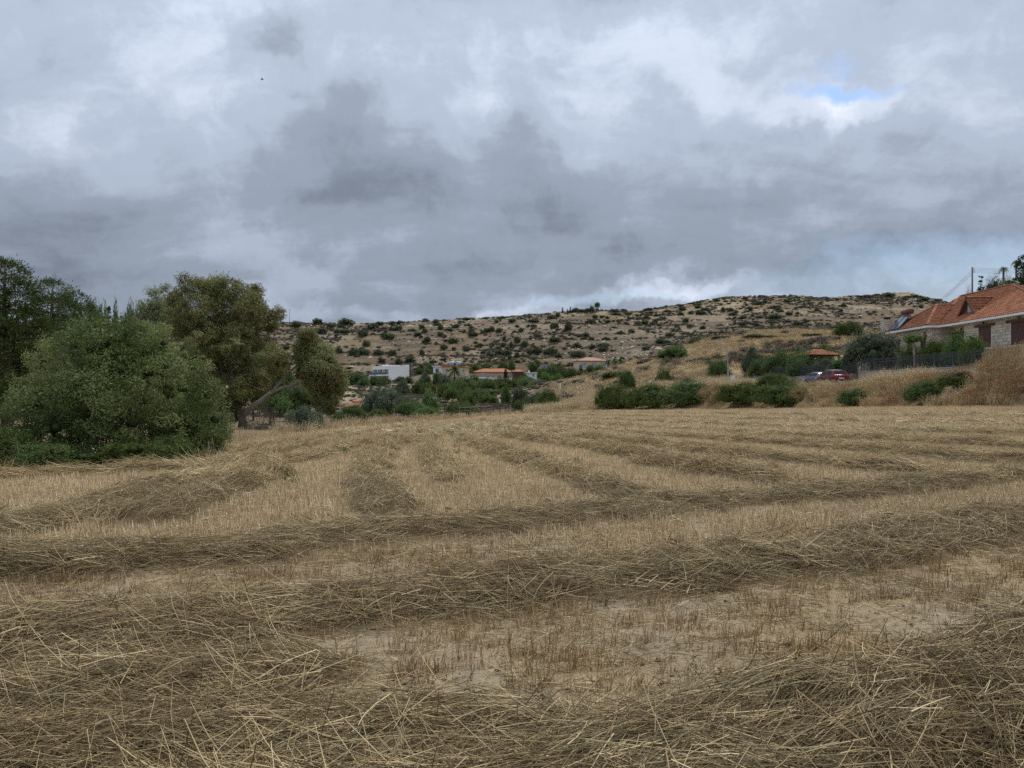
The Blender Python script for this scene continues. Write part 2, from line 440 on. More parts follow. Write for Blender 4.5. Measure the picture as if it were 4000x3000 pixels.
def lerp_col(c, k, to): return c * (1 - k[:, None]) + np.array(to)[None] * k[:, None]
def zone_col(x, y, z):
    n1 = fbm(x / 28, y / 28, 4, 3); n2 = fbm(x / 9, y / 9, 3, 8); n3 = fbm(x / 70, y / 70, 2, 44)
    c = np.tile(np.array([.140, .110, .073]), (len(x), 1))                       # dry ground, far hill
    c = lerp_col(c, sstep(.42, .62, n1), (.205, .150, .090))                     # browned grass
    c = lerp_col(c, sstep(.52, .7, n2) * .7, (.125, .10, .075))                  # low grey scrub
    c = lerp_col(c, sstep(.6, .75, n3) * .5 * sstep(300, 340, y), (.14, .115, .088))
    gold = sstep(-2, 22, x - (y - 100) * .10) * sstep(36, 60, y) * (1 - sstep(215, 260, y))   # golden knoll behind the street
    c = lerp_col(c, gold * (.62 + .38 * sstep(.35, .6, n2)), (.44, .34, .195))
    c = lerp_col(c, gold * sstep(.6, .72, n1) * .6, (.20, .145, .09))
    gul = sstep(120, 150, y) * (1 - sstep(262, 285, y)) * (1 - sstep(-8, 6, x - (y - 100) * .10))   # pale eroded bank below the houses
    c = lerp_col(c, gul * sstep(.4, .6, n2), (.40, .335, .24))
    near = (1 - sstep(90, 125, y))
    c = lerp_col(c, near * (1 - gold) * .75, (.25, .20, .12))
    crest = sstep(455, 485, y)
    pal = sstep(.56, .7, fbm(x / 34, y / 16, 3, 144)) * sstep(300, 340, y)
    c = lerp_col(c, pal * .7, (.34, .285, .20))
    c = lerp_col(c, crest * sstep(.5, .62, n2) * .7, (.44, .37, .25))
    return c
fine_x = np.arange(-26, 74, .7); fine_y = np.arange(8, 126, .7)
xs = np.r_[np.linspace(-460, -120, 60)[:-1], np.linspace(-120, -26, 46)[:-1], fine_x, np.linspace(74.2, 230, 68), np.linspace(235, 520, 50)]
ys = np.r_[np.linspace(-60, 8, 24)[:-1], fine_y, np.linspace(126.5, 320, 92), np.arange(322, 560, 2.0), np.linspace(563, 900, 45)]
def terrain_z(X, Y):
    return H(X, Y) - 0.45 * sstep(-.1, .8, in_field(X, Y))
terr = inst('terrain', grid_mesh('terrain', xs, ys, terrain_z, M_terrain, zone_col))
tag(terr, 'dry rolling ground rising to a terraced scrubby hillside behind the field', 'hillside', kind='structure')

# ------------------------------------------------------------------ windrows: centre lines traced in the photograph, laid on the ground
def pxline(pts):
    out = []
    for (u, v) in pts:
        g = ground_hit(u, v, 1.2, 95)
        out.append((g.x, g.y))
    return out
WR = []          # (kind, polyline in metres, half width, height)
WR.append(('head', [(7.5, 5.7), (5.0, 4.95), (3.5, 4.25), (2.3, 3.6), (1.0, 2.9), (0, 2.4), (-1.5, 2.0), (-3, 1.7)], 1.0, .46))
WR.append(('head', [(10.5, 10.2), (6.1, 8.5), (3.6, 7.25), (2.1, 6.5), (0, 5.75), (-1.8, 5.0), (-3.2, 4.45), (-5.5, 3.6)], 0.95, .27))
WR.append(('head', [(14, 15.2), (9.3, 12.9), (5.6, 11.1), (2.1, 9.7), (0, 8.5), (-2.0, 7.6), (-2.6, 7.1), (-3.9, 6.6), (-5.5, 6.3), (-8, 5.6)], 0.85, .26))
WR.append(('head', [(-.2, 3.2), (-1.6, 3.05), (-3.2, 2.95), (-5.5, 2.7)], .95, .17))
WR.append(('head', [(-1.4, 4.1), (-2.6, 3.85), (-4.2, 3.6), (-6, 3.2)], .8, .15))
for pts, hw, hh in [
    ([(1510, 2010), (1440, 1880), (1480, 1770), (1600, 1705), (1750, 1668)], .75, .28),
    ([(1760, 1885), (1690, 1795), (1660, 1735), (1720, 1692), (1800, 1665)], .6, .24),
    ([(2480, 1955), (2250, 1870), (2010, 1796), (1850, 1730), (1770, 1692), (1790, 1665)], .75, .32),
    ([(2990, 1885), (2700, 1835), (2360, 1762), (2000, 1712), (1850, 1680), (1810, 1660)], .85, .42),
    ([(3540, 1850), (2900, 1790), (2400, 1727), (2000, 1682), (1850, 1662)], .85, .38),
    ([(4150, 1832), (3500, 1777), (2900, 1729), (2400, 1692), (2000, 1660), (1890, 1648)], .9, .40),
    ([(4150, 1762), (3500, 1727), (2900, 1694), (2400, 1667), (2050, 1646)], .9, .40),
    ([(4150, 1707), (3500, 1687), (2900, 1666), (2400, 1645), (2080, 1634)], .9, .40),
    ([(4150, 1665), (3500, 1655), (2900, 1640), (2400, 1627), (2100, 1623)], .9, .40),
    ([(4100, 1632), (3500, 1627), (2900, 1621), (2400, 1614), (2160, 1613)], .9, .40),
    ([(-250, 2110), (150, 2062), (380, 2002), (600, 1915), (900, 1852), (1240, 1790), (1500, 1715), (1700, 1668)], .7, .28),
    ([(590, 2035), (750, 1975), (960, 1900), (1040, 1862)], .75, .38),
    ([(-150, 1880), (300, 1856), (750, 1836), (1000, 1790), (1250, 1735), (1450, 1690), (1650, 1662)], .7, .26),
    ([(880, 1775), (1200, 1722), (1400, 1687), (1600, 1662)], .6, .24)]:
    WR.append(('row', pxline(pts), hw, hh))
def wr_field(x, y):
    """windrow relief: height, direction of the straw, which windrow"""
    x = np.asarray(x, float); y = np.asarray(y, float)
    Z = np.zeros(x.shape); ang = np.zeros(x.shape); who = np.full(x.shape, -1)
    wob = (fbm(x / 1.1, y / 1.1, 3, 71) - .5) * .55
    amp = .6 + .9 * fbm(x / .8, y / .8, 3, 77)
    for k, (kd, pl, hw, hh) in enumerate(WR):
        d = np.full(x.shape, 1e9); a = np.zeros(x.shape)
        for i in range(len(pl) - 1):
            A, B = np.array(pl[i]), np.array(pl[i + 1])
            dd = seg_dist(x, y, A, B)
            m = dd < d
            d = np.where(m, dd, d); a = np.where(m, math.atan2(B[1] - A[1], B[0] - A[0]), a)
        q = np.clip(1 - ((d + wob * hw * .8) / (hw * (.60 if kd == 'row' else .58))) ** 2, 0, 1)
        zz = hh * ((.52 - .26 * sstep(13, 30, y)) if kd == 'row' else .58) * q ** .8 * amp
        m = zz > Z
        Z = np.where(m, zz, Z); ang = np.where(m, a, ang); who = np.where(m, k, who)
    return Z, ang, who
def field_z(X, Y):
    Z, _, _ = wr_field(X, Y)
    return H(X, Y) + Z * .8 + .03 * (fbm(X / .5, Y / .5, 3, 91) - .5) - 0.6 * (1 - sstep(-.5, .15, in_field(X, Y)))
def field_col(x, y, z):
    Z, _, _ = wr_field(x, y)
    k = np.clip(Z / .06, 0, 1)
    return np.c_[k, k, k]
fx = np.r_[np.arange(-32, -12, .5), np.arange(-12, 14, .14), np.arange(14, 38, .3)]
fy = np.r_[np.arange(-4, 1, .5), np.arange(1, 16, .11), np.arange(16, 40, .2), np.arange(40, 85.2, .4)]
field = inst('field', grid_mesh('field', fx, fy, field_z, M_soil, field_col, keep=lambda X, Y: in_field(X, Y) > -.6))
tag(field, 'harvested grain field of pale soil and golden stubble', 'field', kind='structure')
# ------------------------------------------------------------------ scattering with geometry nodes (only for what nobody could count)
def scatter(name, pts, rots, scl, idx, sources, label, cat, kind='stuff', group=None):
    n = len(pts)
    me = bpy.data.meshes.new(name)
    me.vertices.add(n); me.vertices.foreach_set('co', np.ascontiguousarray(pts, np.float32).ravel())
    a = me.attributes.new('rot', 'FLOAT_VECTOR', 'POINT'); a.data.foreach_set('vector', np.ascontiguousarray(rots, np.float32).ravel())
    a = me.attributes.new('scl', 'FLOAT_VECTOR', 'POINT'); a.data.foreach_set('vector', np.ascontiguousarray(scl, np.float32).ravel())
    a = me.attributes.new('pick', 'INT', 'POINT'); a.data.foreach_set('value', np.ascontiguousarray(idx, np.int32))
    o = inst(name, me)
    coll = bpy.data.collections.new(name + '_kinds')
    for i, s in enumerate(sources):
        so = bpy.data.objects.new('%s_kind_%02d' % (name, i), s); coll.objects.link(so)
    g = bpy.data.node_groups.new(name, 'GeometryNodeTree')
    g.interface.new_socket('Geometry', in_out='INPUT', socket_type='NodeSocketGeometry')
    g.interface.new_socket('Geometry', in_out='OUTPUT', socket_type='NodeSocketGeometry')
    gi = g.nodes.new('NodeGroupInput'); go = g.nodes.new('NodeGroupOutput')
    ci = g.nodes.new('GeometryNodeCollectionInfo')
    ci.inputs['Collection'].default_value = coll
    ci.inputs['Separate Children'].default_value = True
    ci.inputs['Reset Children'].default_value = True
    ip = g.nodes.new('GeometryNodeInstanceOnPoints')
    ip.inputs['Pick Instance'].default_value = True
    def na(nm, dt):
        q = g.nodes.new('GeometryNodeInputNamedAttribute'); q.data_type = dt; q.inputs['Name'].default_value = nm
        return q.outputs['Attribute']
    er = g.nodes.new('FunctionNodeEulerToRotation')
    L = g.links.new
    L(gi.outputs[0], ip.inputs['Points']); L(ci.outputs[0], ip.inputs['Instance'])
    L(na('pick', 'INT'), ip.inputs['Instance Index'])
    L(na('rot', 'FLOAT_VECTOR'), er.inputs[0]); L(er.outputs[0], ip.inputs['Rotation'])
    L(na('scl', 'FLOAT_VECTOR'), ip.inputs['Scale'])
    L(ip.outputs[0], go.inputs[0])
    md = o.modifiers.new('scatter', 'NODES'); md.node_group = g
    return tag(o, label, cat, group, kind)

def straw_mat(name, stops, objvar=.5):
    m, n = new_mat(name)
    t = n.n('ShaderNodeAttribute', attribute_name='tint').outputs['Fac']
    r = n.n('ShaderNodeObjectInfo').outputs['Random']
    k = len(stops)
    c = n.ramp(t, [(i / (k - 1), s) for i, s in enumerate(stops)])
    hs = n.n('ShaderNodeHueSaturation', ins={0: n.math('MULTIPLY_ADD', r, 0.016, 0.492), 1: n.math('MULTIPLY_ADD', r, -0.15, 1.05), 2: n.math('MULTIPLY_ADD', r, objvar, 1 - objvar / 2), 4: c})
    bs = n.n('ShaderNodeBsdfPrincipled', ins={'Base Color': hs.outputs[0], 'Roughness': 0.55, 'Specular IOR Level': 0.25})
    n.n('ShaderNodeOutputMaterial', ins={0: bs.outputs[0]})
    return m
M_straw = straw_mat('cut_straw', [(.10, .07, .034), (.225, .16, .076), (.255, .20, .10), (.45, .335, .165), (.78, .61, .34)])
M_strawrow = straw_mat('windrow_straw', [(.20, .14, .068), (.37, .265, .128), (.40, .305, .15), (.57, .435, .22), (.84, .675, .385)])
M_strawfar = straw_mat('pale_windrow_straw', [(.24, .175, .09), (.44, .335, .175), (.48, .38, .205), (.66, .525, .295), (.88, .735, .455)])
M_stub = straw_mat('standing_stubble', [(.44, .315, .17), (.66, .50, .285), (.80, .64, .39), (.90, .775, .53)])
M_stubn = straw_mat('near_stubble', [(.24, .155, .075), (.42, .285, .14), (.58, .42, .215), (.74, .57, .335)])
M_gold = straw_mat('dry_grass', [(.30, .21, .11), (.46, .345, .185), (.60, .47, .265), (.74, .61, .38)], .4)
M_oat = straw_mat('dry_oats', [(.36, .235, .11), (.50, .36, .18), (.66, .52, .29), (.80, .69, .48)], .35)

def strands(rng, starts, dirs, length, width, bend=.1, nseg=2, droop=0.0, flat=False):
    """bent straws: three-sided tapering tubes (or flat blades)"""
    n = len(starts)
    dirs = dirs / np.linalg.norm(dirs, axis=1, keepdims=True)
    ref = rng.normal(size=(n, 3)); side = np.cross(dirs, ref); side /= np.linalg.norm(side, axis=1, keepdims=True)
    oth = np.cross(dirs, side)
    length = np.broadcast_to(length, (n,)); width = np.broadcast_to(width, (n,))
    bd = rng.normal(size=(n, 3)) * bend
    bd[:, 2] -= droop
    k = 2 if flat else 3
    V = np.zeros((n, (nseg + 1) * k, 3))
    for s in range(nseg + 1):
        t = s / nseg
        c = starts + dirs * (length * t)[:, None] + bd * (length * t * t)[:, None]
        wv = width * (1 - .55 * t)
        for j in range(k):
            a = PI * j if flat else 2 * PI * j / 3
            V[:, s * k + j] = c + (side * math.cos(a) + oth * math.sin(a)) * (wv / 2)[:, None]
    fs = []
    for s in range(nseg):
        for j in range(1 if flat else k):
            fs.append((s * k + j, s * k + (j + 1) % k, (s + 1) * k + (j + 1) % k, (s + 1) * k + j))
    fs = np.array(fs)
    Fc = (fs[None] + (np.arange(n) * (nseg + 1) * k)[:, None, None]).reshape(-1, 4)
    return V.reshape(-1, 3), Fc, len(fs)
def join_arrays(parts):
    V, Q, T = [], [], []; o = 0
    for v, f, t in parts:
        V.append(v); Q.append(f + o); T.append(t); o += len(v)
    return np.concatenate(V), np.concatenate(Q), np.concatenate(T)

def straw_clump(seed, n, rad, lmin, lmax, width, up=.18, spread=.45, thick=.1, ears=0, nseg=2, mat=None):
    rng = np.random.default_rng(seed)
    c = np.c_[rng.uniform(-rad, rad, n), rng.uniform(-rad * .7, rad * .7, n), rng.uniform(-.02, thick, n)]
    ang = rng.normal(0, spread, n) + PI * (rng.random(n) < .5)
    el = np.abs(rng.normal(.02, up, n)) * np.where(rng.random(n) < .8, 1, 2.0)
    d = np.c_[np.cos(ang) * np.cos(el), np.sin(ang) * np.cos(el), np.sin(el)]
    L = rng.uniform(lmin, lmax, n)
    st = c - d * (L * .45)[:, None]
    st[:, 2] = np.maximum(st[:, 2], -.03)
    v, f, k = strands(rng, st, d, L, width * rng.uniform(.7, 1.3, n), .10, nseg, .05)
    parts = [(v, f, np.repeat(rng.random(n), k))]
    if ears:
        m = min(ears, n)
        tips = st[:m] + d[:m] * L[:m, None]
        for i in range(m):   # an ear: fat spindle of grains with awns
            dd = d[i] + np.array([0, 0, -.5]); dd /= np.linalg.norm(dd)
            nn = 30
            t = rng.random(nn)
            s2 = tips[i] + dd * (t * .085)[:, None] + rng.normal(0, .0035, (nn, 3))
            d2 = dd + rng.normal(0, .2, (nn, 3))
            v, f, k = strands(rng, s2, d2, np.where(rng.random(nn) < .6, .016, .05), np.where(rng.random(nn) < .6, .006, .0018), .05, 1)
            parts.append((v, f, np.repeat(rng.uniform(.25, .8, nn), k)))
    return np_mesh('straw_clump', *join_arrays([(a, b, t) for a, b, t in parts])[:2], mat or M_straw, tint=join_arrays(parts)[2])
def tuft(seed, n, rad, hmin, hmax, width, mat, lean=.12, heads=0, nseg=2, flat=False, rows=False, bend=.08, name='tuft', litter=0):
    rng = np.random.default_rng(seed)
    if rows: c = np.c_[rng.uniform(-rad, rad, n), rng.normal(0, .018, n), np.full(n, -.02)]
    else:
        r = rad * np.sqrt(rng.random(n)); a = rng.uniform(0, 2 * PI, n); c = np.c_[r * np.cos(a), r * np.sin(a), np.full(n, -.03)]
    d = np.c_[rng.normal(0, lean, n), rng.normal(0, lean, n), np.ones(n)]
    d[:, :2] += c[:, :2] / max(rad, .01) * lean
    L = rng.uniform(hmin, hmax, n)
    v, f, k = strands(rng, c, d, L, width * rng.uniform(.7, 1.3, n), bend, nseg, 0, flat)
    parts = [(v, f, np.repeat(rng.random(n) * .85, k))]
    if litter:
        m = litter
        a = rng.uniform(0, 2 * PI, m)
        c2 = np.c_[rng.uniform(-rad * 1.3, rad * 1.3, m), rng.uniform(-rad, rad, m), rng.uniform(0, .02, m)]
        v, f, k = strands(rng, c2, np.c_[np.cos(a), np.sin(a), rng.normal(0, .1, m)], rng.uniform(.05, .2, m), width * .8, .05, 1)
        parts.append((v, f, np.repeat(rng.uniform(.2, 1, m), k)))
    if heads:
        dn = d / np.linalg.norm(d, axis=1, keepdims=True)
        i = rng.integers(0, n, heads)
        t = rng.uniform(.72, 1.05, heads)
        s2 = c[i] + dn[i] * (L[i] * t)[:, None] + rng.normal(0, .02 * hmax, (heads, 3))
        v, f, k = strands(rng, s2, rng.normal(0, 1, (heads, 3)) + np.array([0, 0, -.6]), .045 * hmax, .022 * hmax, .1, 1, 0, True)
        parts.append((v, f, np.repeat(rng.uniform(.6, 1, heads), k)))
    V, Q, T = join_arrays(parts)
    return np_mesh(name, V, Q, mat, tint=T)

rng = np.random.default_rng(11)
def visible_pts(y0, y1, dens, margin=3.6):
    """random points on the field within sight of the camera (and a step to its sides)"""
    xm = .90 * y1 + margin
    n = int(dens * 2 * xm * (y1 - y0))
    x = rng.uniform(-xm, xm, n); y = rng.uniform(y0, y1, n)
    k = np.abs(x) < .90 * y + margin
    x, y = x[k], y[k]
    k = in_field(x, y) > .05
    return x[k], y[k]
# --- straw of the windrows: near, middle and far clumps; each windrow is one object
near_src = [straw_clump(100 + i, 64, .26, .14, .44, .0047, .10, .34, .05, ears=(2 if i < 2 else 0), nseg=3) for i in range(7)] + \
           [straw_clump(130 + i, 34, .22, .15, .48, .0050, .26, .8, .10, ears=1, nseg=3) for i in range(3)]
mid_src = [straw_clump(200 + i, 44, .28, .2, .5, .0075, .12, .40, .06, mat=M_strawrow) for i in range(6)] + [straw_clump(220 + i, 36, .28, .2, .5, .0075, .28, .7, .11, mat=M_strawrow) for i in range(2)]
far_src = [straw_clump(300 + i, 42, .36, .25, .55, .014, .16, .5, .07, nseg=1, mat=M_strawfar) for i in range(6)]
bins = {}
for (y0, y1, dens, lod) in [(1.2, 7.0, 44, 0), (7.0, 12, 26, 0), (12, 24, 15, 1), (24, 45, 7, 2), (45, 84, 5, 2)]:
    x, y = visible_pts(y0, y1, dens)
    Z, ang, who = wr_field(x, y)
    k = (Z > .022) & (rng.random(len(x)) < np.clip(Z / .06, .25, 1))
    x, y, Z, ang, who = x[k], y[k], Z[k], ang[k], who[k]
    z = H(x, y) + Z * (.8 + rng.uniform(-.05, .22, len(x))) + .005
    e = .12; zx = (wr_field(x + e, y)[0] - Z) / e; zy = (wr_field(x, y + e)[0] - Z) / e
    for wi in np.unique(who):
        m = who == wi
        bins.setdefault((int(wi), lod), []).append(np.c_[x[m], y[m], z[m], ang[m], zx[m], zy[m]])
w_first = {}
for (wi, lod), lst in sorted(bins.items()):
    P = np.concatenate(lst); n = len(P)
    src = (near_src, mid_src, far_src)[lod]
    a = P[:, 3] + rng.normal(0, .26, n)
    # tilt each clump with the slope of the windrow
    gx = P[:, 4] * np.cos(a) + P[:, 5] * np.sin(a); gy = -P[:, 4] * np.sin(a) + P[:, 5] * np.cos(a)
    rot = np.c_[np.clip(np.arctan(gy), -.6, .6) + rng.normal(0, .06, n), -np.clip(np.arctan(gx), -.6, .6) + rng.normal(0, .06, n), a]
    s = rng.uniform(.75, 1.2, n)
    scl = np.c_[s, s, s]
    ix = rng.integers(0, len(src), n)
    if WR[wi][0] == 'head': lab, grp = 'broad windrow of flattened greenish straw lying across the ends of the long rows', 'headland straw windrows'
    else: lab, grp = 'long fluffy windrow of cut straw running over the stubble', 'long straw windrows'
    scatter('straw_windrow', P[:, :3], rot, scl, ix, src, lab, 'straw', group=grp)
# --- standing stubble in drilled rows, with litter
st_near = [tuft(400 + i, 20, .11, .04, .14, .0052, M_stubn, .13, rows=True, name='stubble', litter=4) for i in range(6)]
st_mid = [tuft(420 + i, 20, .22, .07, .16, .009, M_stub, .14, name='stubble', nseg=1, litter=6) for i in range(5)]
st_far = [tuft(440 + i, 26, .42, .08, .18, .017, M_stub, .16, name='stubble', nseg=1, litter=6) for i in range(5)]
P_, R_, S_, I_ = [], [], [], []
for (y0, y1, dens, lod) in [(1.2, 7.2, 52, 0), (7.2, 13, 44, 1), (13, 24, 32, 1), (24, 45, 15, 2), (45, 84, 8, 2)]:
    x, y = visible_pts(y0, y1, dens)
    th = R(12)
    if lod == 0:   # drilled rows 16 cm apart
        v = -math.sin(th) * x + math.cos(th) * y; vr = np.round(v / .16) * .16 + rng.normal(0, .012, len(v))
        x = x - math.sin(th) * (vr - v); y = y + math.cos(th) * (vr - v)
    Z, ang, who = wr_field(x, y)
    bare = fbm(x / .9, y / .9, 3, 55)
    k = (Z < .03) & ((rng.random(len(x)) < .35 + 1.3 * sstep(.33, .6, bare)) | (lod > 0))
    x, y, Z = x[k], y[k], Z[k]; n = len(x)
    z = H(x, y) + Z * .8
    P_.append(np.c_[x, y, z]); R_.append(np.c_[rng.normal(0, .06, n), rng.normal(0, .06, n), th + rng.normal(0, .2, n) + PI * rng.integers(0, 2, n)])
    s = rng.uniform(.7, 1.2, n) * (1 if lod else 1.0); S_.append(np.c_[s, s, s * rng.uniform(.7, 1.15, n)])
    I_.append(rng.integers(0, 5, n) + (0, 6, 11)[lod])
scatter('stubble', np.concatenate(P_), np.concatenate(R_), np.concatenate(S_), np.concatenate(I_), st_near + st_mid + st_far, 'short golden stubble standing in drilled rows between the straw windrows', 'stubble')
# --- loose straws blown over the stubble
ls = [straw_clump(500 + i, 16, .5, .10, .55, .0045, .06, 1.2, .02) for i in range(5)]
x, y = visible_pts(1.2, 16, 9); n = len(x)
scatter('loose_straw', np.c_[x, y, H(x, y) + .012], np.c_[np.zeros(n), np.zeros(n), rng.uniform(0, 6.28, n)], np.ones((n, 3)), rng.integers(0, 5, n), ls, 'loose straws strewn over the stubble', 'straw')

# --- clods and chaff on the bare strips
def clod(seed):
    r = np.random.default_rng(seed); mb = MB()
    v = [(sx * r.uniform(.5, 1), sy * r.uniform(.5, 1), sz * r.uniform(.4, .8)) for sx in (-1, 1) for sy in (-1, 1) for sz in (-.5, 1)]
    return mb.add(v, [(0, 1, 3, 2), (4, 6, 7, 5), (0, 4, 5, 1), (2, 3, 7, 6), (0, 2, 6, 4), (1, 5, 7, 3)]).mesh('clod', M_soil)
x, y = visible_pts(1.5, 9, 120); Z = wr_field(x, y)[0]; k = (Z < .02) & (rng.random(len(x)) < sstep(.40, .62, 1 - fbm(x / .9, y / .9, 3, 55))); x, y = x[k], y[k]; n = len(x)
s = rng.uniform(.004, .016, n) * np.where(rng.random(n) < .06, 1.9, 1)
scatter('soil_clods', np.c_[x, y, H(x, y) + .004], np.c_[rng.normal(0, .5, (n, 2)), rng.uniform(0, 6.28, n)], np.c_[s * 1.2, s, s * .8], rng.integers(0, 4, n), [clod(i) for i in range(4)], 'small pale clods on the bare soil between stubble', 'soil')
chf = [straw_clump(540 + i, 40, .2, .02, .10, .004, .05, 1.5, .012, nseg=1) for i in range(4)]
x, y = visible_pts(1.5, 11, 14); Z = wr_field(x, y)[0]; k = Z < .03; x, y = x[k], y[k]; n = len(x)
scatter('chaff', np.c_[x, y, H(x, y) + .014], np.c_[np.zeros((n, 2)), rng.uniform(0, 6.28, n)], np.ones((n, 3)), rng.integers(0, 4, n), chf, 'short chaff littering the soil between stubble rows', 'chaff')
# ------------------------------------------------------------------ plants
M_bark = simple('bark', (.13, .10, .075), .9, .35, 4, .6)
M_redbark = simple('reddish_bark', (.17, .09, .065), .9, .35, 4, .6)
M_pale = simple('pale_bark', (.30, .25, .20), .85, .3, 3, .4)
M_lent = leafy('lentisk_leaves', [(.054, .078, .025), (.094, .135, .040), (.150, .205, .062), (.215, .275, .092)])
M_hill = leafy('hill_shrub_leaves', [(0.0513, 0.0648, 0.0324), (0.0756, 0.0999, 0.0446), (0.108, 0.1377, 0.0607), (0.1418, 0.1728, 0.081)], .15)
M_olive = leafy('olive_leaves', [(0.0607, 0.0783, 0.0459), (0.108, 0.135, 0.0783), (0.162, 0.1958, 0.1188), (0.2295, 0.2633, 0.1688)])
M_big = leafy('wild_olive_leaves', [(.085, .11, .034), (.145, .18, .055), (.215, .25, .082), (.31, .335, .13)], .35, .1)
M_bright = leafy('fresh_green_leaves', [(.065, .110, .028), (.105, .170, .042), (.150, .220, .060), (.21, .275, .090)], .35)
M_pine = leafy('pine_needles', [(.042, .062, .022), (.07, .10, .033), (.105, .142, .048), (.155, .188, .07)], .15)
M_euc = leafy('eucalyptus_leaves', [(.21, .135, .068), (.165, .185, .072), (.23, .25, .10), (.305, .31, .14), (.38, .365, .19)], .25)
M_scrub = leafy('grey_scrub_twigs', [(.085, .068, .056), (.125, .102, .085), (.155, .13, .105), (.17, .16, .115)], .1)
M_dry = leafy('dry_brush', [(.20, .12, .06), (.31, .20, .10), (.42, .29, .155), (.54, .40, .235)], .15)
M_dark = leafy('cypress_leaves', [(0.0234, 0.0416, 0.0182), (0.0416, 0.0676, 0.026), (0.065, 0.0975, 0.039), (0.091, 0.13, 0.052)], .1)
M_palm = leafy('palm_fronds', [(0.065, 0.0975, 0.0286), (0.1105, 0.156, 0.0494), (0.169, 0.2145, 0.078), (0.26, 0.234, 0.117)], .2)

def leaves(rng, P, Nrm, L, W, out=.5, droop=0.0, face=.9):
    """one pointed leaf at each point, leaning outwards"""
    n = len(P)
    ax = rng.normal(size=(n, 3)); ax /= np.linalg.norm(ax, axis=1, keepdims=True)
    ax = ax * (1 - out) + Nrm * out + np.array([0, 0, -droop]); ax /= np.linalg.norm(ax, axis=1, keepdims=True)
    sd = np.cross(ax, rng.normal(size=(n, 3)) * .6 + (Nrm + np.array([0, 0, .25])) * face); sd /= np.linalg.norm(sd, axis=1, keepdims=True) + 1e-9
    Ls = (L * rng.uniform(.6, 1.35, n))[:, None]; Ws = (W * rng.uniform(.6, 1.35, n))[:, None] / 2
    V = np.stack([P, P + ax * Ls * .5 + sd * Ws, P + ax * Ls, P + ax * Ls * .5 - sd * Ws], 1).reshape(-1, 3)
    return V, np.arange(4 * n).reshape(n, 4)
def crown_arrays(rng, lumps, n, L, W, out=.45, droop=0.0, fuzz=.16, inner=.12, lumpvar=.35, per=60, tight=.42):
    """lumps: (x,y,z,rx,rz); leaves lie in an uneven shell round every lump"""
    lumps = np.array(lumps, float)
    area = lumps[:, 3] * lumps[:, 4]; cnt = np.maximum(3, (n * area / area.sum()).astype(int))
    Ps, Ns, Ts = [], [], []
    for i, (x, y, z, rx, rz) in enumerate(lumps):
        m = cnt[i]
        d = rng.normal(size=(m, 3)); d /= np.linalg.norm(d, axis=1, keepdims=True)
        # sub-clumping so that the shell breaks up into sprays
        kc = max(5, m // per); cd = rng.normal(size=(kc, 3)); cd /= np.linalg.norm(cd, axis=1, keepdims=True)
        j = rng.integers(0, kc, m)
        d = d * tight + cd[j] * .75; d /= np.linalg.norm(d, axis=1, keepdims=True)
        cr = rng.uniform(.86, 1.16, kc)[j]
        r = cr * np.where(rng.random(m) < inner, rng.uniform(.45, .9, m), 1 + rng.normal(0, fuzz, m))
        p = np.array([x, y, z]) + d * r[:, None] * np.array([rx, rx, rz])
        dd = ((p[:, None] - lumps[None, :, :3]) / lumps[None, :, [3, 3, 4]])
        ok = ((dd ** 2).sum(-1) < .55).sum(1) <= (r < .75)
        Ps.append(p[ok]); Ns.append(d[ok])
        Ts.append(np.clip(.45 + lumpvar * (rng.random() - .5) + rng.normal(0, .10, kc)[j] + rng.normal(0, .16, m), 0, 1)[ok])
    P = np.concatenate(Ps); Nr = np.concatenate(Ns); T = np.concatenate(Ts)
    V, Q = leaves(rng, P, Nr, L, W, out, droop)
    return V, Q, T
def dome_lumps(rng, k, rl=.34, flat=.0, low=.12):
    """lump centres over a unit dome: half width 1, height 1, standing on z = 0"""
    out = [(0, 0, .45, .62, .42)]
    for i in range(k):
        a = rng.uniform(0, 2 * PI); t = rng.uniform(0, 1)
        ph = math.acos(1 - t * .98)
        s = rl * rng.uniform(.65, 1.25)
        rr = (1 - s * .75) * rng.uniform(.8, 1.04)
        z = low + s * .5 + (1 - low - s * 1.1) * math.cos(ph) * rng.uniform(.8, 1.06)
        out.append((math.sin(ph) * math.cos(a) * rr, math.sin(ph) * math.sin(a) * rr, max(z, s * .55), s, s * (.85 - flat)))
    return out
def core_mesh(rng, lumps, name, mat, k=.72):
    """solid lumps whose dark tint paints the shaded inside of a bush, so that it does not look hollow"""
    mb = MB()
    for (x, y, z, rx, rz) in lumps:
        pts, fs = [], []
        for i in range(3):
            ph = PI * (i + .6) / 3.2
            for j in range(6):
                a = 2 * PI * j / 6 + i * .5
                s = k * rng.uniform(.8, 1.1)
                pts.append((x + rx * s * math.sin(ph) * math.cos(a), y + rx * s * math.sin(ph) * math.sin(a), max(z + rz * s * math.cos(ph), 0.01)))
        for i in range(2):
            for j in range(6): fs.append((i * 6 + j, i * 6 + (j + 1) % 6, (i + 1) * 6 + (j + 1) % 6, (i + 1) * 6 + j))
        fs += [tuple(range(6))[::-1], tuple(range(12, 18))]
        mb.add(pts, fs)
    return mb
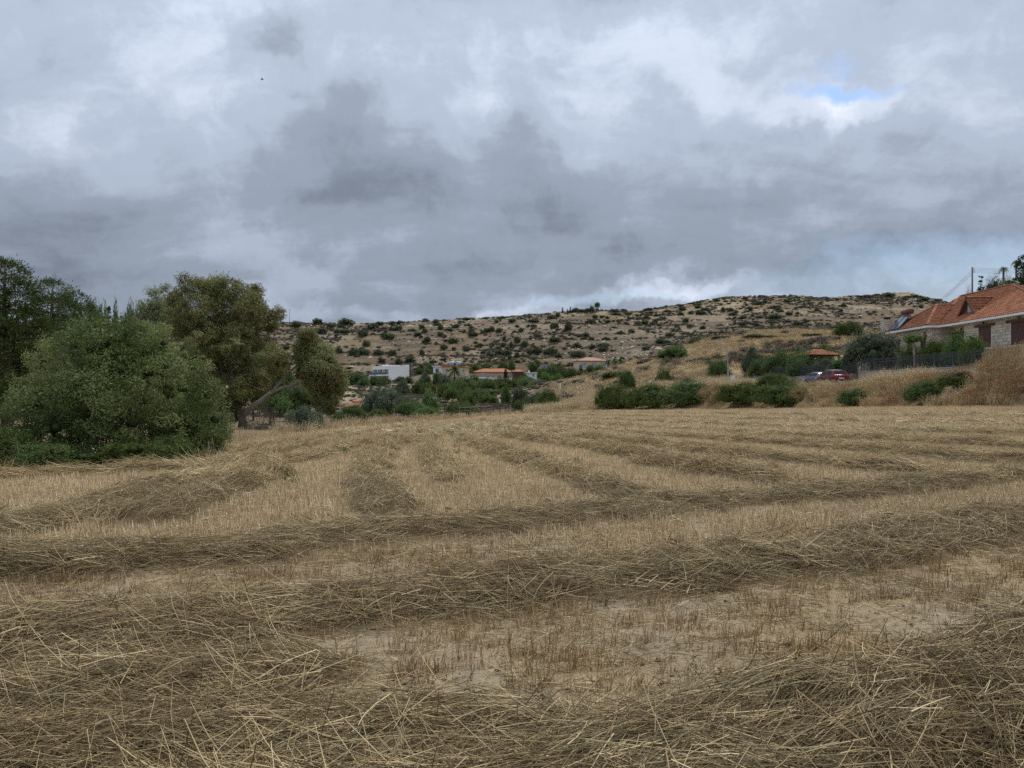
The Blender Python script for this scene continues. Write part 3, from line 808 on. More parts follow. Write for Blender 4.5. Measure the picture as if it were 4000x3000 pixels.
def bush_mesh(seed, name, mat, n, L, W, k=22, rl=.34, out=.45, droop=0, fuzz=.16, low=.06, core=True, inner=.12):
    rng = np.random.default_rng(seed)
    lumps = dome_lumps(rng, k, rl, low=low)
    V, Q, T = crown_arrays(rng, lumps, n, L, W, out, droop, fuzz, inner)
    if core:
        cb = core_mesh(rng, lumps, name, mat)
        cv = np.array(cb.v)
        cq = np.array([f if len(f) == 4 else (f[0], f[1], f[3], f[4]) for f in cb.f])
        V, Q, T = np.concatenate([V, cv]), np.concatenate([Q, cq + len(V)]), np.concatenate([T, np.full(len(cq), .05)])  # core lumps take a near-darkest tint, painting shade inside the bush
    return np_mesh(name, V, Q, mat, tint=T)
def stem_mesh(seed, name, mat, n=4, r=.03, top=.55, spread=.4):
    rng = np.random.default_rng(seed)
    mb = MB()
    for i in range(n):
        a = rng.uniform(0, 6.28); s = spread * rng.uniform(.4, 1)
        mb.tube([(0.02 * math.cos(a), .02 * math.sin(a), -.12), (s * .4 * math.cos(a), s * .4 * math.sin(a), top * .5), (s * math.cos(a), s * math.sin(a), top)], [r, r * .7, r * .3], 5)
    return mb.mesh(name, mat, True)
LIB = {}
def lib(kind, count, **kw):
    nm = kw.pop('name', 'foliage')
    LIB[kind] = [bush_mesh(1000 + hash_i * 17 + sum(map(ord, kind)), nm, n=kw['n'], mat=kw['mat'], L=kw['L'], W=kw['W'], **{k: v for k, v in kw.items() if k not in ('n', 'mat', 'L', 'W')}) for hash_i in range(count)]
lib('lentisk', 3, n=15000, mat=M_lent, L=.06, W=.026, k=40, rl=.30, fuzz=.2)
lib('lentisk_far', 4, n=3600, mat=M_lent, L=.10, W=.055, k=24, rl=.34)
lib('olive', 2, n=13000, mat=M_olive, L=.06, W=.020, k=40, rl=.28, fuzz=.2)
lib('olive_far', 3, n=3200, mat=M_olive, L=.11, W=.05, k=22, rl=.34, fuzz=.2)
lib('green_far', 3, n=3400, mat=M_bright, L=.10, W=.055, k=22, rl=.34)
lib('green', 2, n=9000, mat=M_bright, L=.075, W=.04, k=34, rl=.3)
lib('scrub', 3, n=5200, mat=M_scrub, L=.15, W=.018, k=18, rl=.38, out=.6, fuzz=.3, core=False, inner=.3)
lib('dry', 3, n=11000, mat=M_dry, L=.10, W=.016, k=26, rl=.34, out=.65, fuzz=.3, core=False)
lib('hill', 5, n=950, mat=M_hill, L=.17, W=.10, k=12, rl=.42, low=0)
lib('conifer', 2, n=2600, mat=M_dark, L=.10, W=.04, k=18, rl=.34)
STEM = [stem_mesh(5 + i, 'stem', M_bark) for i in range(3)]
TRUNK = [MB().tube([(0, 0, -.25), (.02, .01, .12), (-.03, .03, .3), (.03, -.02, .55)], [.055, .045, .038, .02], 7).tube([(-.02, .02, .25), (.12, .08, .42), (.22, .1, .6)], [.03, .02, .01], 6).tube([(-.02, .02, .28), (-.12, -.05, .45), (-.2, -.1, .62)], [.028, .02, .01], 6).mesh('trunk', M_bark, True)]
NAMES = {'lentisk': 'lentisk_bush', 'olive': 'olive_tree', 'green': 'leafy_bush', 'scrub': 'scrub_bush', 'dry': 'dry_brush_bush', 'conifer': 'conifer_tree', 'hill': 'hill_shrub'}
pr = random.Random(3)
FEET = []
def plant(kind, u0, u1, vt, Y, label, cat='bush', group=None, name=None, tree=False, lift=0.0, deep=None, base=None, parts=True):
    """a plant whose outline spans photo columns u0..u1 up to row vt, standing on the ground at depth Y"""
    edge = Y < 0
    if Y < 0: Y = edge_Y((u0 + u1) / 2) - Y
    X = ((u0 + u1) / 2 - HU) / F * Y
    zb = hz(X, Y) if base is None else base
    wd = (u1 - u0) / F * Y / 2; ht = EYE + (HV - vt) / F * Y - zb
    ht = max(ht, .4)
    if kind != 'dry': FEET.append((X, Y, wd))
    nm = name or NAMES[kind.split('_')[0]]
    e = empty(nm, (X, Y, zb - .05), pr.uniform(0, 6.28) if not edge else pr.choice((0, PI)) + pr.uniform(-.2, .2), label, cat, group)
    dep = deep or wd * (pr.uniform(.85, 1.1) if not edge else .55)
    me = pr.choice(LIB[kind])
    l = lift * ht
    inst('crown' if tree else 'foliage', me, e, (0, 0, l), (0, 0, 0), (wd * 1.06, dep * 1.06, (ht - l) * 1.02))
    if tree: inst('trunk', TRUNK[0], e, (0, 0, 0), (0, 0, 0), (min(wd, ht), min(wd, ht), ht * .95))
    else: inst('stem', pr.choice(STEM), e, (0, 0, 0), (0, 0, 0), (wd, dep, ht))
    return e

# ---- branches for the big trees
def limb(mb, pts, r0, r1, seg=7):
    pts = [Vector(p) for p in pts]; n = len(pts)
    mb.tube(pts, [r0 + (r1 - r0) * i / (n - 1) for i in range(n)], seg)
def px_lumps(lst, S, ox, oy, Y, rng, depth=1.0, flat=1.0, base=None):
    out = []
    for (x, y, r) in lst:
        Yl = Y + rng.uniform(-1, 1) * depth
        p = at(ox + x * S, oy + y * S, Yl); rr = r * S / F * Yl
        out.append((p.x, p.y, p.z, rr, rr * flat))
    return out

# ================= wild olive standing at the field's edge
rg = np.random.default_rng(41)
YB = 17.4
cx = (455 - HU) / F * YB
lum = []
prof = [(-.72, .35, .5), (-.78, .75, .5)]
for i in range(80):     # lobed dome, wider than high
    a = rg.uniform(0, 2 * PI); t = rg.uniform(0, 1) ** .9
    ph = math.acos(1 - t * 1.12) if t < .99 else PI / 2
    s = rg.uniform(.34, .66)
    ex, ey, ez = 2.28, 2.0, 3.45
    z = .55 + (ez - .75 - s * .7) * max(math.cos(ph), -.05) + (ez * .02)
    rr = rg.uniform(.66, 1.05)
    lum.append((math.sin(ph) * math.cos(a) * (ex - s * .5) * rr, math.sin(ph) * math.sin(a) * (ey - s * .5) * rr, max(z, .5) + rg.normal(0, .06), s, s * rg.uniform(.75, .95)))
for i in range(30):
    a = rg.uniform(0, 2 * PI); q = rg.uniform(1.2, 2.05); s = rg.uniform(.35, .55)
    lum.append((q * math.cos(a), q * math.sin(a) * .9, rg.uniform(.3, .75), s, s))
for (x, z, s) in [(-.65, 3.15, .38), (-.25, 3.0, .42), (.6, 2.95, .40), (1.25, 2.75, .40), (.15, 2.9, .4), (1.9, 2.2, .42), (2.25, 1.5, .40), (-1.7, 2.4, .42), (-2.15, 1.6, .40), (2.3, .9, .42), (1.5, 2.5, .4)]:
    lum.append((x, rg.uniform(-.7, .3), z, s, s))
tree = empty('wild_olive_tree', (cx, YB, hz(cx, YB)), 0, 'large rounded pale green wild olive on the field edge, dense down to the brambles', 'tree')
V, Q, T = crown_arrays(rg, lum, 180000, .072, .028, .2, 0, .13, .28, .7, 150, .38)
inst('crown', np_mesh('crown', V, Q, M_big, tint=T), tree)
mb2 = MB()
for i in range(7):
    a = rg.uniform(0, 6.28); s = rg.uniform(.5, 1.5)
    limb(mb2, [(0.1 * math.cos(a), .1 * math.sin(a), -.2), (.3 * s * math.cos(a), .3 * s * math.sin(a), .9), (s * math.cos(a), s * math.sin(a), 2.1 + rg.uniform(0, .7))], .09, .02)
mb2.build('trunk', M_bark, tree, True)
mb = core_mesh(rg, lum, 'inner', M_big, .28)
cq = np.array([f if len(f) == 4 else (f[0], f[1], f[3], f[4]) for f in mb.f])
inst('shade_core', np_mesh('shade_core', np.array(mb.v), cq, M_big, tint=np.zeros(len(cq))), tree)  # solid lumps in the darkest leaf tint paint shade deep in the crown

# ================= pines behind it
def pine(u, vt, Y, wpx, seed, label, vb=None):
    rg = np.random.default_rng(seed)
    X = (u - HU) / F * Y; zb = hz(X, Y); ht = EYE + (HV - vt) / F * Y - zb; w_ = wpx / F * Y / 2
    e = empty('pine_tree', (X, Y, zb - .05), 0, label, 'tree', 'pines at the edge of the field')
    mb = MB(); limb(mb, [(0, 0, -.1), (.05, .04, ht * .4), (-.05, .02, ht * .75), (0, 0, ht * .96)], .17, .03, 8)
    lum = []
    for i in range(84):
        f = rg.uniform(.12, 1) ** .8
        a = rg.uniform(0, 6.28)
        r = w_ * (1.08 - f ** 2.2 * .95) * rg.uniform(.35, 1.0)
        z = ht * (f * .95); s = rg.uniform(.5, .85) * (1.1 - .35 * f)
        p = (r * math.cos(a), r * math.sin(a), z)
        limb(mb, [(0, 0, z - .25 * r), (p[0] * .6, p[1] * .6, z - .1 * r), p], .035, .012, 5)
        lum.append((*p, s, s * .75))
    lum.append((0, 0, ht - .25, .3, .32))
    V, Q, T = crown_arrays(rg, lum, 60000, .16, .034, .5, -.12, .2, .25, .4)
    mb.build('trunk', M_bark, e, True)
    inst('crown', np_mesh('crown', V, Q, M_pine, tint=T), e)
pine(20, 1015, 27, 330, 51, 'tallest dark pine rising behind the wild olive')
pine(205, 1098, 30, 260, 52, 'rounded dark pine beside the tallest pine')
pine(300, 1150, 33, 170, 53, 'short pine half hidden behind the wild olive')
pine(-230, 1080, 29, 330, 54, 'dark pine at the outer end of the pine clump')

# ================= eucalyptus with the long leaning limb
S2, OX2, OY2 = .4219, 700, 1050
YE = 33.0
def p2(x, y, dy=0.0): return at(OX2 + x * S2, OY2 + y * S2, YE + dy)
rg = np.random.default_rng(61)
main = [(180, 200, 95), (330, 190, 115), (460, 175, 95), (560, 240, 105), (680, 320, 105), (740, 420, 85), (860, 400, 70), (860, 480, 75), (150, 370, 120), (90, 480, 115), (300, 410, 120), (450, 390, 125), (580, 440, 115), (680, 530, 105),
        (250, 560, 105), (400, 550, 105), (560, 590, 105), (650, 680, 95), (500, 720, 95), (320, 690, 80), (600, 800, 100), (560, 900, 90), (640, 970, 80), (760, 1010, 85), (560, 1100, 95), (690, 1090, 80), (470, 1250, 80), (520, 1350, 70), (870, 790, 80), (880, 890, 70), (40, 560, 90), (820, 540, 60), (200, 680, 95), (260, 790, 95), (170, 790, 85), (310, 950, 90), (210, 1000, 95), (380, 1100, 90), (260, 1140, 95), (390, 850, 80), (330, 1260, 80), (960, 960, 60), (1000, 800, 60)]
right = [(1180, 610, 65), (1140, 730, 80), (1235, 690, 75), (1335, 780, 85), (1200, 850, 100), (1350, 890, 100), (1425, 1000, 95), (1280, 990, 105), (1455, 1100, 80), (1330, 1110, 100), (1400, 1210, 60), (1330, 1270, 55), (1230, 960, 80), (1380, 1310, 45), (1150, 960, 60), (1500, 1060, 55)]
b = p2(575, 1500); b = Vector((b.x, b.y, hz(b.x, b.y)))
euc = empty('eucalyptus_tree', b, 0, 'tall olive-brown eucalyptus with one long bare limb leaning over the field edge', 'tree')
def loc(l): return [(x - b.x, y - b.y, z - b.z, rx, rz) for (x, y, z, rx, rz) in l]
lum = loc(px_lumps(main, S2, OX2, OY2, YE, rg, 1.1, 1.0))
lum += [(x + rg.normal(0, .35), y + rg.choice([-1, 1]) * rg.uniform(.3, .9), z + rg.normal(0, .25), r * .75, r * .75) for (x, y, z, r, q) in lum]
V, Q, T = crown_arrays(rg, lum, 112000, .165, .030, .12, .55, .18, .25, .5, 120, .36)
inst('crown', np_mesh('crown', V, Q, M_euc, tint=T), euc)
lum2 = loc(px_lumps(right, S2, OX2, OY2, YE - .5, rg, .8, 1.05))
V, Q, T = crown_arrays(rg, lum2, 46000, .165, .030, .10, .75, .18, .25, .5, 110, .36)
inst('limb_foliage', np_mesh('limb_foliage', V, Q, M_euc, tint=T), euc)
mb = MB()
J = lambda x, y, dy=0: p2(x, y, dy) - b
limb(mb, [(0, 0, -.2), J(590, 1420), J(560, 1330), J(505, 1150, .2), J(490, 1000, .3), J(440, 780, .3), J(350, 640, .3)], .22, .06, 8)
limb(mb, [J(490, 1040, .3), J(400, 970), J(300, 900)], .07, .03)
limb(mb, [J(450, 800, .3), J(560, 640, .1), J(620, 480)], .06, .015)
limb(mb, [J(440, 780, .3), J(470, 560), J(480, 300)], .06, .015)
limb(mb, [J(360, 650, .3), J(280, 470, .2), J(200, 300)], .05, .012)
limb(mb, [J(640, 560, .1), J(760, 470), J(860, 400)], .04, .01)
mb.build('trunk', M_bark, euc, True)
mb = MB()
limb(mb, [J(592, 1360), J(650, 1300, -.2), J(770, 1210, -.3), J(850, 1150, -.4), J(930, 1110, -.4), J(1010, 1088, -.5), J(1100, 1050, -.5), J(1200, 1040, -.5), J(1310, 1050, -.5)], .13, .025)
limb(mb, [J(850, 1150, -.4), J(930, 1060, -.4), J(980, 990, -.4), J(1080, 905, -.5), J(1180, 760, -.5), J(1190, 640, -.5)], .08, .012)
limb(mb, [J(1010, 1088, -.5), J(1060, 1040), J(1110, 990), J(1200, 900, -.5)], .045, .012)
limb(mb, [J(1000, 1095, -.5), J(1150, 1090, -.6), J(1250, 1120, -.6), J(1330, 1230, -.6)], .045, .012)
limb(mb, [J(1000, 1000, -.4), J(1010, 930), J(1040, 860)], .02, .008)
limb(mb, [J(520, 1020, .2), J(620, 1050), J(700, 1100), J(790, 1130)], .03, .012)
limb(mb, [J(520, 990, .3), J(640, 975), J(760, 970), J(870, 1060)], .03, .01)
mb.build('leaning_limb', M_pale, euc, True)
# second eucalyptus, round crowned, behind
S1, OX1, OY1 = .5726, 0, 950
rg = np.random.default_rng(62)
Y2 = 38.0
l2 = px_lumps([(1080, 380, 80), (1160, 350, 70), (1020, 440, 65), (1190, 430, 70), (1110, 470, 80), (1040, 530, 80), (1160, 540, 90), (1100, 640, 100), (1230, 480, 55)], S1, OX1, OY1, Y2, rg, .8)
b2 = at(OX1 + 1120 * S1, 1690, Y2); b2.z = hz(b2.x, b2.y)
e2 = empty('eucalyptus_tree', b2, 0, 'smaller round-headed eucalyptus behind the one with the bare limb', 'tree')
V, Q, T = crown_arrays(rg, [(x - b2.x, y - b2.y, z - b2.z, r, q) for (x, y, z, r, q) in l2], 26000, .17, .030, .15, .5, .18, .2, .4, 170, .3)
inst('crown', np_mesh('crown', V, Q, M_euc, tint=T), e2)
mb = MB(); limb(mb, [(0, 0, -.2), (.1, 0, 2), (-.1, 0, 4), (.1, 0, 6)], .16, .04); mb.build('trunk', M_bark, e2, True)

# ================= bushes and small trees along the left edge
G = 'brambles under the wild olive'
for (u0, u1, vt, Y) in [(-140, 110, 1690, 15.0), (60, 300, 1745, 14.9), (230, 420, 1770, 15.4), (420, 620, 1735, 15.6), (560, 760, 1725, 16.2), (690, 850, 1740, 17.6), (-330, -60, 1660, 15.4)]:
    plant('lentisk', u0 - 20, u1 + 20, vt - 22, Y, 'low dark green bramble growing under the wild olive', 'bramble', G, 'bramble_bush')
plant('lentisk', 700, 890, 1560, 21.5, 'grey-green bush between the wild olive and the eucalyptus trunk')
plant('olive', 1110, 1275, 1578, 28.5, 'dark spreading bush beside the bright green tree with red trunk')
plant('scrub', 950, 1080, 1580, 30.5, 'leafless grey twiggy bush at the eucalyptus foot', name='twiggy_bush')
plant('lentisk', 1120, 1300, 1478, 46, 'dense dark green tree behind the leaning eucalyptus limb', 'tree', name='dense_tree', tree=True, lift=.2)
plant('lentisk', 960, 1150, 1368, 50, 'dark pine-like tree between the two eucalyptus crowns', 'tree', name='dense_tree', tree=True, lift=.2)
plant('green', 900, 1080, 1420, 54, 'bright leafy tree seen through the eucalyptus branches', 'tree', name='leafy_tree', tree=True, lift=.25)
plant('lentisk', 640, 900, 1480, 48, 'dark broad tree standing behind the eucalyptus trunk', 'tree', name='dense_tree', tree=True, lift=.15)
plant('lentisk', 380, 680, 1360, 44, 'dark broad tree hidden behind the wild olive', 'tree', name='dense_tree', tree=True, lift=.15)
t = plant('green', 1010, 1130, 1540, 37, 'small bright green tree with a reddish trunk', 'tree', name='leafy_tree', tree=True, lift=.38)
t.children[1].data = TRUNK[0].copy(); t.children[1].data.materials[0] = M_redbark
plant('lentisk', 1329, 1425, 1580, 44, 'round dark bush in front of the orange gazebo roof')
plant('lentisk', 1290, 1360, 1612, 36, 'small bush beside the pergola frame')
plant('olive', 1410, 1560, 1512, 66, 'tall dark grey-green tree beside the orange gazebo roof', 'tree', tree=True, lift=.06)
plant('olive', 1490, 1600, 1520, 70, 'grey-green tree joining the tall one by the gazebo', 'tree', tree=True, lift=.06)
plant('lentisk', 1530, 1660, 1565, 62, 'dark bush at the far left corner of the field')
plant('green', 1610, 1734, 1592, 54, 'low bright green bush ending the hedge at the field corner')
plant('lentisk', 1600, 1700, 1580, 60, 'dark bush behind the bright low one at the field corner')
plant('green_far', 1640, 1720, 1530, 92, 'light green rounded tree above the corner hedge', 'tree', name='leafy_tree', tree=True, lift=.1)
plant('olive', 1540, 1650, 1545, 80, 'muted green tree in the middle of the corner hedge', 'tree', tree=True, lift=.05)
plant('scrub', 1520, 1580, 1615, 46, 'brown withered bush at the foot of the corner hedge')
plant('lentisk', 1430, 1530, 1600, 47, 'low green bush at the foot of the grey-green tree')
plant('dry', 1440, 1600, 1628, 41, 'strip of dry weeds along the corner hedge', name='dry_weed_bush')

# ================= thicket below the far houses
S4, OX4, OY4 = .3165, 1750, 1300
def box4(x0, y0, x1, Y, kind, label, **kw): plant(kind, OX4 + x0 * S4, OX4 + x1 * S4, OY4 + y0 * S4, Y, label, **kw)
TG = 'dark trees of the thicket below the houses'
for i, (x0, y0, x1, Y) in enumerate([(-60, 600, 130, 205), (30, 585, 230, 212), (110, 560, 330, 222), (230, 545, 420, 228), (310, 570, 520, 215), (420, 585, 590, 208), (500, 572, 700, 220), (600, 565, 780, 225), (760, 545, 980, 222), (880, 560, 1080, 216), (1020, 585, 1245, 205),
                                     (-30, 680, 160, 175), (120, 690, 320, 168), (280, 690, 480, 172), (440, 690, 640, 178), (380, 755, 620, 140), (150, 740, 330, 150), (-120, 640, 60, 185)]):
    q = (x1 - x0) * .16
    box4(x0 - q, y0, x1 + q, Y, 'lentisk_far', 'dark dense tree in the thicket below the far houses', cat='tree', group=TG, name='dense_tree', tree=True)
for (x0, y0, x1, Y, k, lab) in [(640, 660, 790, 150, 'green_far', 'mid green tree in front of the dark thicket'), (775, 680, 1010, 120, 'olive', 'grey-green olive tree at the field end beside the brushwood shelter'),
                                (950, 735, 1200, 105, 'olive', 'broad olive bush beyond the stubble, in front of the golden slope'), (1060, 722, 1400, 98, 'lentisk', 'big dark bush at the end of the stubble rows'), (790, 830, 1000, 100, 'lentisk', 'dark bush beside the brushwood shelter'),
                                (940, 650, 1170, 175, 'green_far', 'low bright green tree above the pale bank'), (0, 865, 390, 104, 'lentisk', 'long dark bush behind the thin stakes'), (-40, 870, 120, 108, 'lentisk', 'dark bush beside the thin stakes')]:
    box4(x0, y0, x1, Y, k, lab, cat='tree' if 'tree' in lab else 'bush', name='olive_tree' if 'olive tree' in lab else None)
TG2 = 'garden trees round the far houses'
for (x0, y0, x1, Y) in [(1090, 430, 1260, 275), (1180, 400, 1370, 268), (1300, 420, 1500, 262), (1440, 440, 1620, 258), (1560, 470, 1740, 255), (1640, 490, 1800, 250), (1250, 515, 1440, 240), (1120, 500, 1290, 245), (1690, 405, 1820, 288), (1790, 400, 1950, 290),
                        (980, 372, 1110, 312), (740, 332, 830, 316), (610, 365, 750, 314), (400, 372, 560, 314), (200, 380, 410, 314), (240, 445, 320, 292), (-300, 390, -180, 300), (-380, 395, -280, 305), (1330, 370, 1420, 315), (1040, 330, 1150, 330)]:
    box4(x0, y0, x1, Y, 'lentisk_far' if pr.random() < .65 else 'green_far', 'leafy garden tree growing among the far houses', cat='tree', group=TG2, name='garden_tree', tree=True, lift=.1)
box4(905, 510, 990, 282, 'green_far', 'lime green bush beside the brown pavilion')
# crop 3 plants round the white house
S3, OX3, OY3 = .2712, 1250, 1350
def box3(x0, y0, x1, Y, kind, label, **kw): plant(kind, OX3 + x0 * S3, OX3 + x1 * S3, OY3 + y0 * S3, Y, label, **kw)
for (x0, y0, x1, Y) in [(330, 400, 560, 262), (460, 390, 690, 258), (560, 470, 720, 250), (690, 440, 880, 255), (820, 450, 1040, 252), (320, 430, 430, 255)]:
    box3(x0, y0, x1, Y, 'lentisk_far', 'dark green bush growing below the white house balconies', group='bushes below the white house')
for (x0, y0, x1, Y, k, lab) in [(1070, 510, 1320, 215, 'olive_far', 'muted round bush on the pale bank below the white house'), (1300, 530, 1500, 218, 'lentisk_far', 'dark bush spilling over the eroded bank'), (1450, 535, 1700, 210, 'lentisk_far', 'dark bush at the edge of the pale cut in the bank'),
                                (1080, 450, 1230, 262, 'lentisk_far', 'small tree against the blank white house wall'), (1220, 445, 1340, 260, 'lentisk_far', 'round tree at the corner of the white house'), (1400, 470, 1500, 250, 'green_far', 'light green bush above the bank'),
                                (1440, 375, 1600, 255, 'olive', 'round-headed olive tree beside the pale garden wall'), (1600, 400, 1800, 250, 'lentisk_far', 'dark tree in front of the beige house'), (1690, 430, 1900, 245, 'olive_far', 'muted tree below the beige house palm'),
                                (1370, 310, 1480, 300, 'green_far', 'bright tree behind the leaning wooden pole'), (1500, 330, 1640, 298, 'green_far', 'bright tree beside the small white block')]:
    box3(x0, y0, x1, Y, k, lab, cat='tree' if 'tree' in lab else 'bush', name='garden_tree' if 'tree' in lab else None)

# ================= bushes on the bank beyond the field and on the golden knoll
for (u0, u1, vt, Y, k, lab) in [
    (2318, 2480, 1508, -1.4, 'lentisk', 'dark green lentisk beside the dry reed clump at the field end'),
    (2440, 2650, 1503, -1.5, 'lentisk', 'broad dark lentisk below the white post'), (2580, 2800, 1495, -1.7, 'lentisk', 'fresh dark lentisk joined to the broad one below the white post'),
    (2790, 3010, 1498, -1.4, 'lentisk', 'wide dark lentisk below the blue-grey sheet fence'), (2940, 3190, 1500, -1.3, 'lentisk', 'wide dark lentisk spreading under the parked cars'), (2950, 3100, 1463, -4.0, 'lentisk', 'dark lentisk crown above the wide ones by the street'),
    (3270, 3420, 1520, -1.1, 'lentisk', 'small dark bush in the middle of the dry bank'), (3540, 3700, 1490, -1.4, 'lentisk', 'dark bush among dry weeds on the bank below the fence'), (3660, 3840, 1452, -2.6, 'lentisk', 'dark bush high on the bank below the villa fence'),
    (2350, 2470, 1452, 140, 'lentisk_far', 'round dark shrub on the slope beside the yellow villa'), (2417, 2480, 1448, 112, 'lentisk', 'small dark bush by the white post'), (2555, 2640, 1447, 112, 'lentisk', 'low bush beside the broken picket fence'),
    (2565, 2690, 1355, 150, 'lentisk', 'windswept dark carob leaning on the golden slope'), (2610, 2680, 1350, 165, 'lentisk_far', 'dark carob behind the windswept one'), (2690, 2780, 1315, 172, 'lentisk_far', 'dark shrub on the shoulder of the golden knoll'), (2775, 2855, 1312, 165, 'olive_far', 'round brown-green shrub above the street lamp head'),
    (2760, 2855, 1408, 120, 'lentisk', 'low dark bush behind the street lamp pole'), (2905, 2990, 1302, 160, 'olive', 'grey-green tree on the knoll behind the garden trees'), (2975, 3040, 1322, 158, 'lentisk_far', 'round dark shrub on the knoll above the hedge'),
    (2895, 2990, 1345, 118, 'olive', 'big grey olive at the end of the garden hedge'), (2925, 3000, 1412, 112, 'green', 'yellow-green leafy bush at the garden gate'),
    (3265, 3365, 1258, 150, 'lentisk', 'large round dark carob on the golden slope behind the big olive'), (3125, 3215, 1325, 155, 'lentisk_far', 'low dark shrub on the slope above the tiled gazebo'), (3000, 3040, 1275, 185, 'lentisk_far', 'flat shrub on the crest of the knoll'),
    (2650, 2720, 1480, 100, 'olive_far', 'small grey shrub beside the lamp foot')]:
    plant(k, u0, u1, vt, Y, lab, 'tree' if ('carob' in lab or 'olive at' in lab or 'tree on' in lab) else 'bush', name='carob_tree' if 'carob' in lab else ('olive_tree' if 'olive at' in lab or 'tree on' in lab else None))
for (u0, u1, vt, Y) in [(2380, 2460, 1440, 150), (2480, 2550, 1432, 135), (2575, 2640, 1425, 128), (2700, 2780, 1405, 130), (2840, 2900, 1375, 128), (2500, 2580, 1390, 160), (2620, 2700, 1470, 104), (2420, 2500, 1470, 125), (2520, 2600, 1475, 108), (3050, 3180, 1280, 190), (3180, 3260, 1275, 190), (2870, 2920, 1345, 150)]:
    plant('scrub', u0, u1, vt, Y, 'grey-brown scrub bush on the golden knoll', group='grey scrub on the golden knoll')
for (u0, u1, vt, Y, lab) in [(3820, 4060, 1385, -2.8, 'tall tangle of brown dry brush at the high end of the bank'), (3900, 4100, 1450, -1.6, 'brown dry brush in front of the tall tangle'), (3700, 3900, 1425, -3.4, 'brown dry brush below the villa wall'), (3560, 3740, 1455, -3.6, 'golden dry brush under the railing fence'),
                             (3380, 3560, 1480, -3.4, 'golden dry brush beside the low white wall'), (3220, 3400, 1500, -3.2, 'golden dry brush in front of the red car'), (3100, 3240, 1500, -3.2, 'pale dry brush in front of the grey car'), (3420, 3600, 1530, -1.2, 'brown dry weeds halfway down the bank'), (3760, 3960, 1515, -1.0, 'brown dry weeds at the foot of the bank'), (3840, 3990, 1360, -3.3, 'tall dry brush hiding the foot of the villa wall'), (3940, 4130, 1345, -3.0, 'tallest dry brush at the end of the bank, before the villa shutters'), (2380, 2440, 1530, -1.2, 'dry reed clump beside the lentisk'), (2740, 2880, 1505, -2.0, 'pale dry oats between the two dark lentisks')]:
    plant('dry', u0, u1, vt, Y, lab, 'bush')

# ================= shrubs dotted over the far hillside
hs = []
c7 = [(245,262,80,35),(382,246,65,40),(463,268,60,20),(553,250,105,45),(402,305,85,40),(497,305,40,25),(545,305,60,25),(655,318,75,40),(672,294,45,20),(722,274,80,30),(765,257,60,20),(838,255,60,25),(833,240,50,14),(842,292,60,25),(883,288,50,35),(885,250,50,20),(820,335,70,40),(790,325,40,25),(963,298,50,18),(1003,322,65,20),(1020,338,30,15),(1040,238,45,25),(1040,300,40,28),(1025,278,40,25),(1110,245,40,25),(1120,262,50,18),(1140,322,45,28),(1165,335,30,18),(1138,280,40,35),(1195,297,40,20),(1240,272,35,20),(1268,248,50,18),(1310,268,50,15),(1300,232,60,15),(1058,355,45,32),(1215,363,65,38),(1112,380,25,20),(1158,402,55,32),(1220,412,35,18),(1295,410,55,28),(1337,322,60,30),(1330,302,35,18),(1300,420,40,20),(680,382,55,40),(512,425,50,40),(600,432,70,42),(660,432,80,40),(755,433,70,30),(840,437,60,35),(773,485,50,32),(882,492,50,45),(952,478,70,45),(1022,437,40,38),(1355,325,30,18),(1415,225,45,14),(1455,292,40,30),(1500,300,38,32),(1485,245,30,18),(1520,220,50,14),(1580,240,60,18),(1545,210,60,12),(1635,297,40,28),(1595,308,30,15),(1610,275,30,18),(1533,350,25,30),(1525,390,35,30),(1500,407,30,22),(1550,407,30,14),(1575,390,25,40),(1612,362,45,40),(1660,382,50,40),(1700,240,60,18),(1825,218,60,25),(1840,272,65,40),(1865,205,30,22),(1925,275,55,50),(1920,252,40,18),(2035,328,45,30),(2070,245,75,30),(2092,215,40,20),(2135,215,30,15),(2168,222,25,18),(2170,245,35,18),(2160,352,50,22),(2070,352,40,22),(2020,350,40,18),(1845,357,80,30),(1945,350,40,18),(1740,333,50,18),(1980,395,70,35),(2075,398,45,28),(2140,390,80,25),(2145,412,80,20),(1820,430,90,45),(1735,425,70,40),(1690,432,45,25),(1550,437,60,30),(1500,435,70,25),(1610,452,40,35),(1440,452,55,30),(1570,465,40,30),(1655,458,50,22),(1870,455,50,25),(1985,445,100,35)]
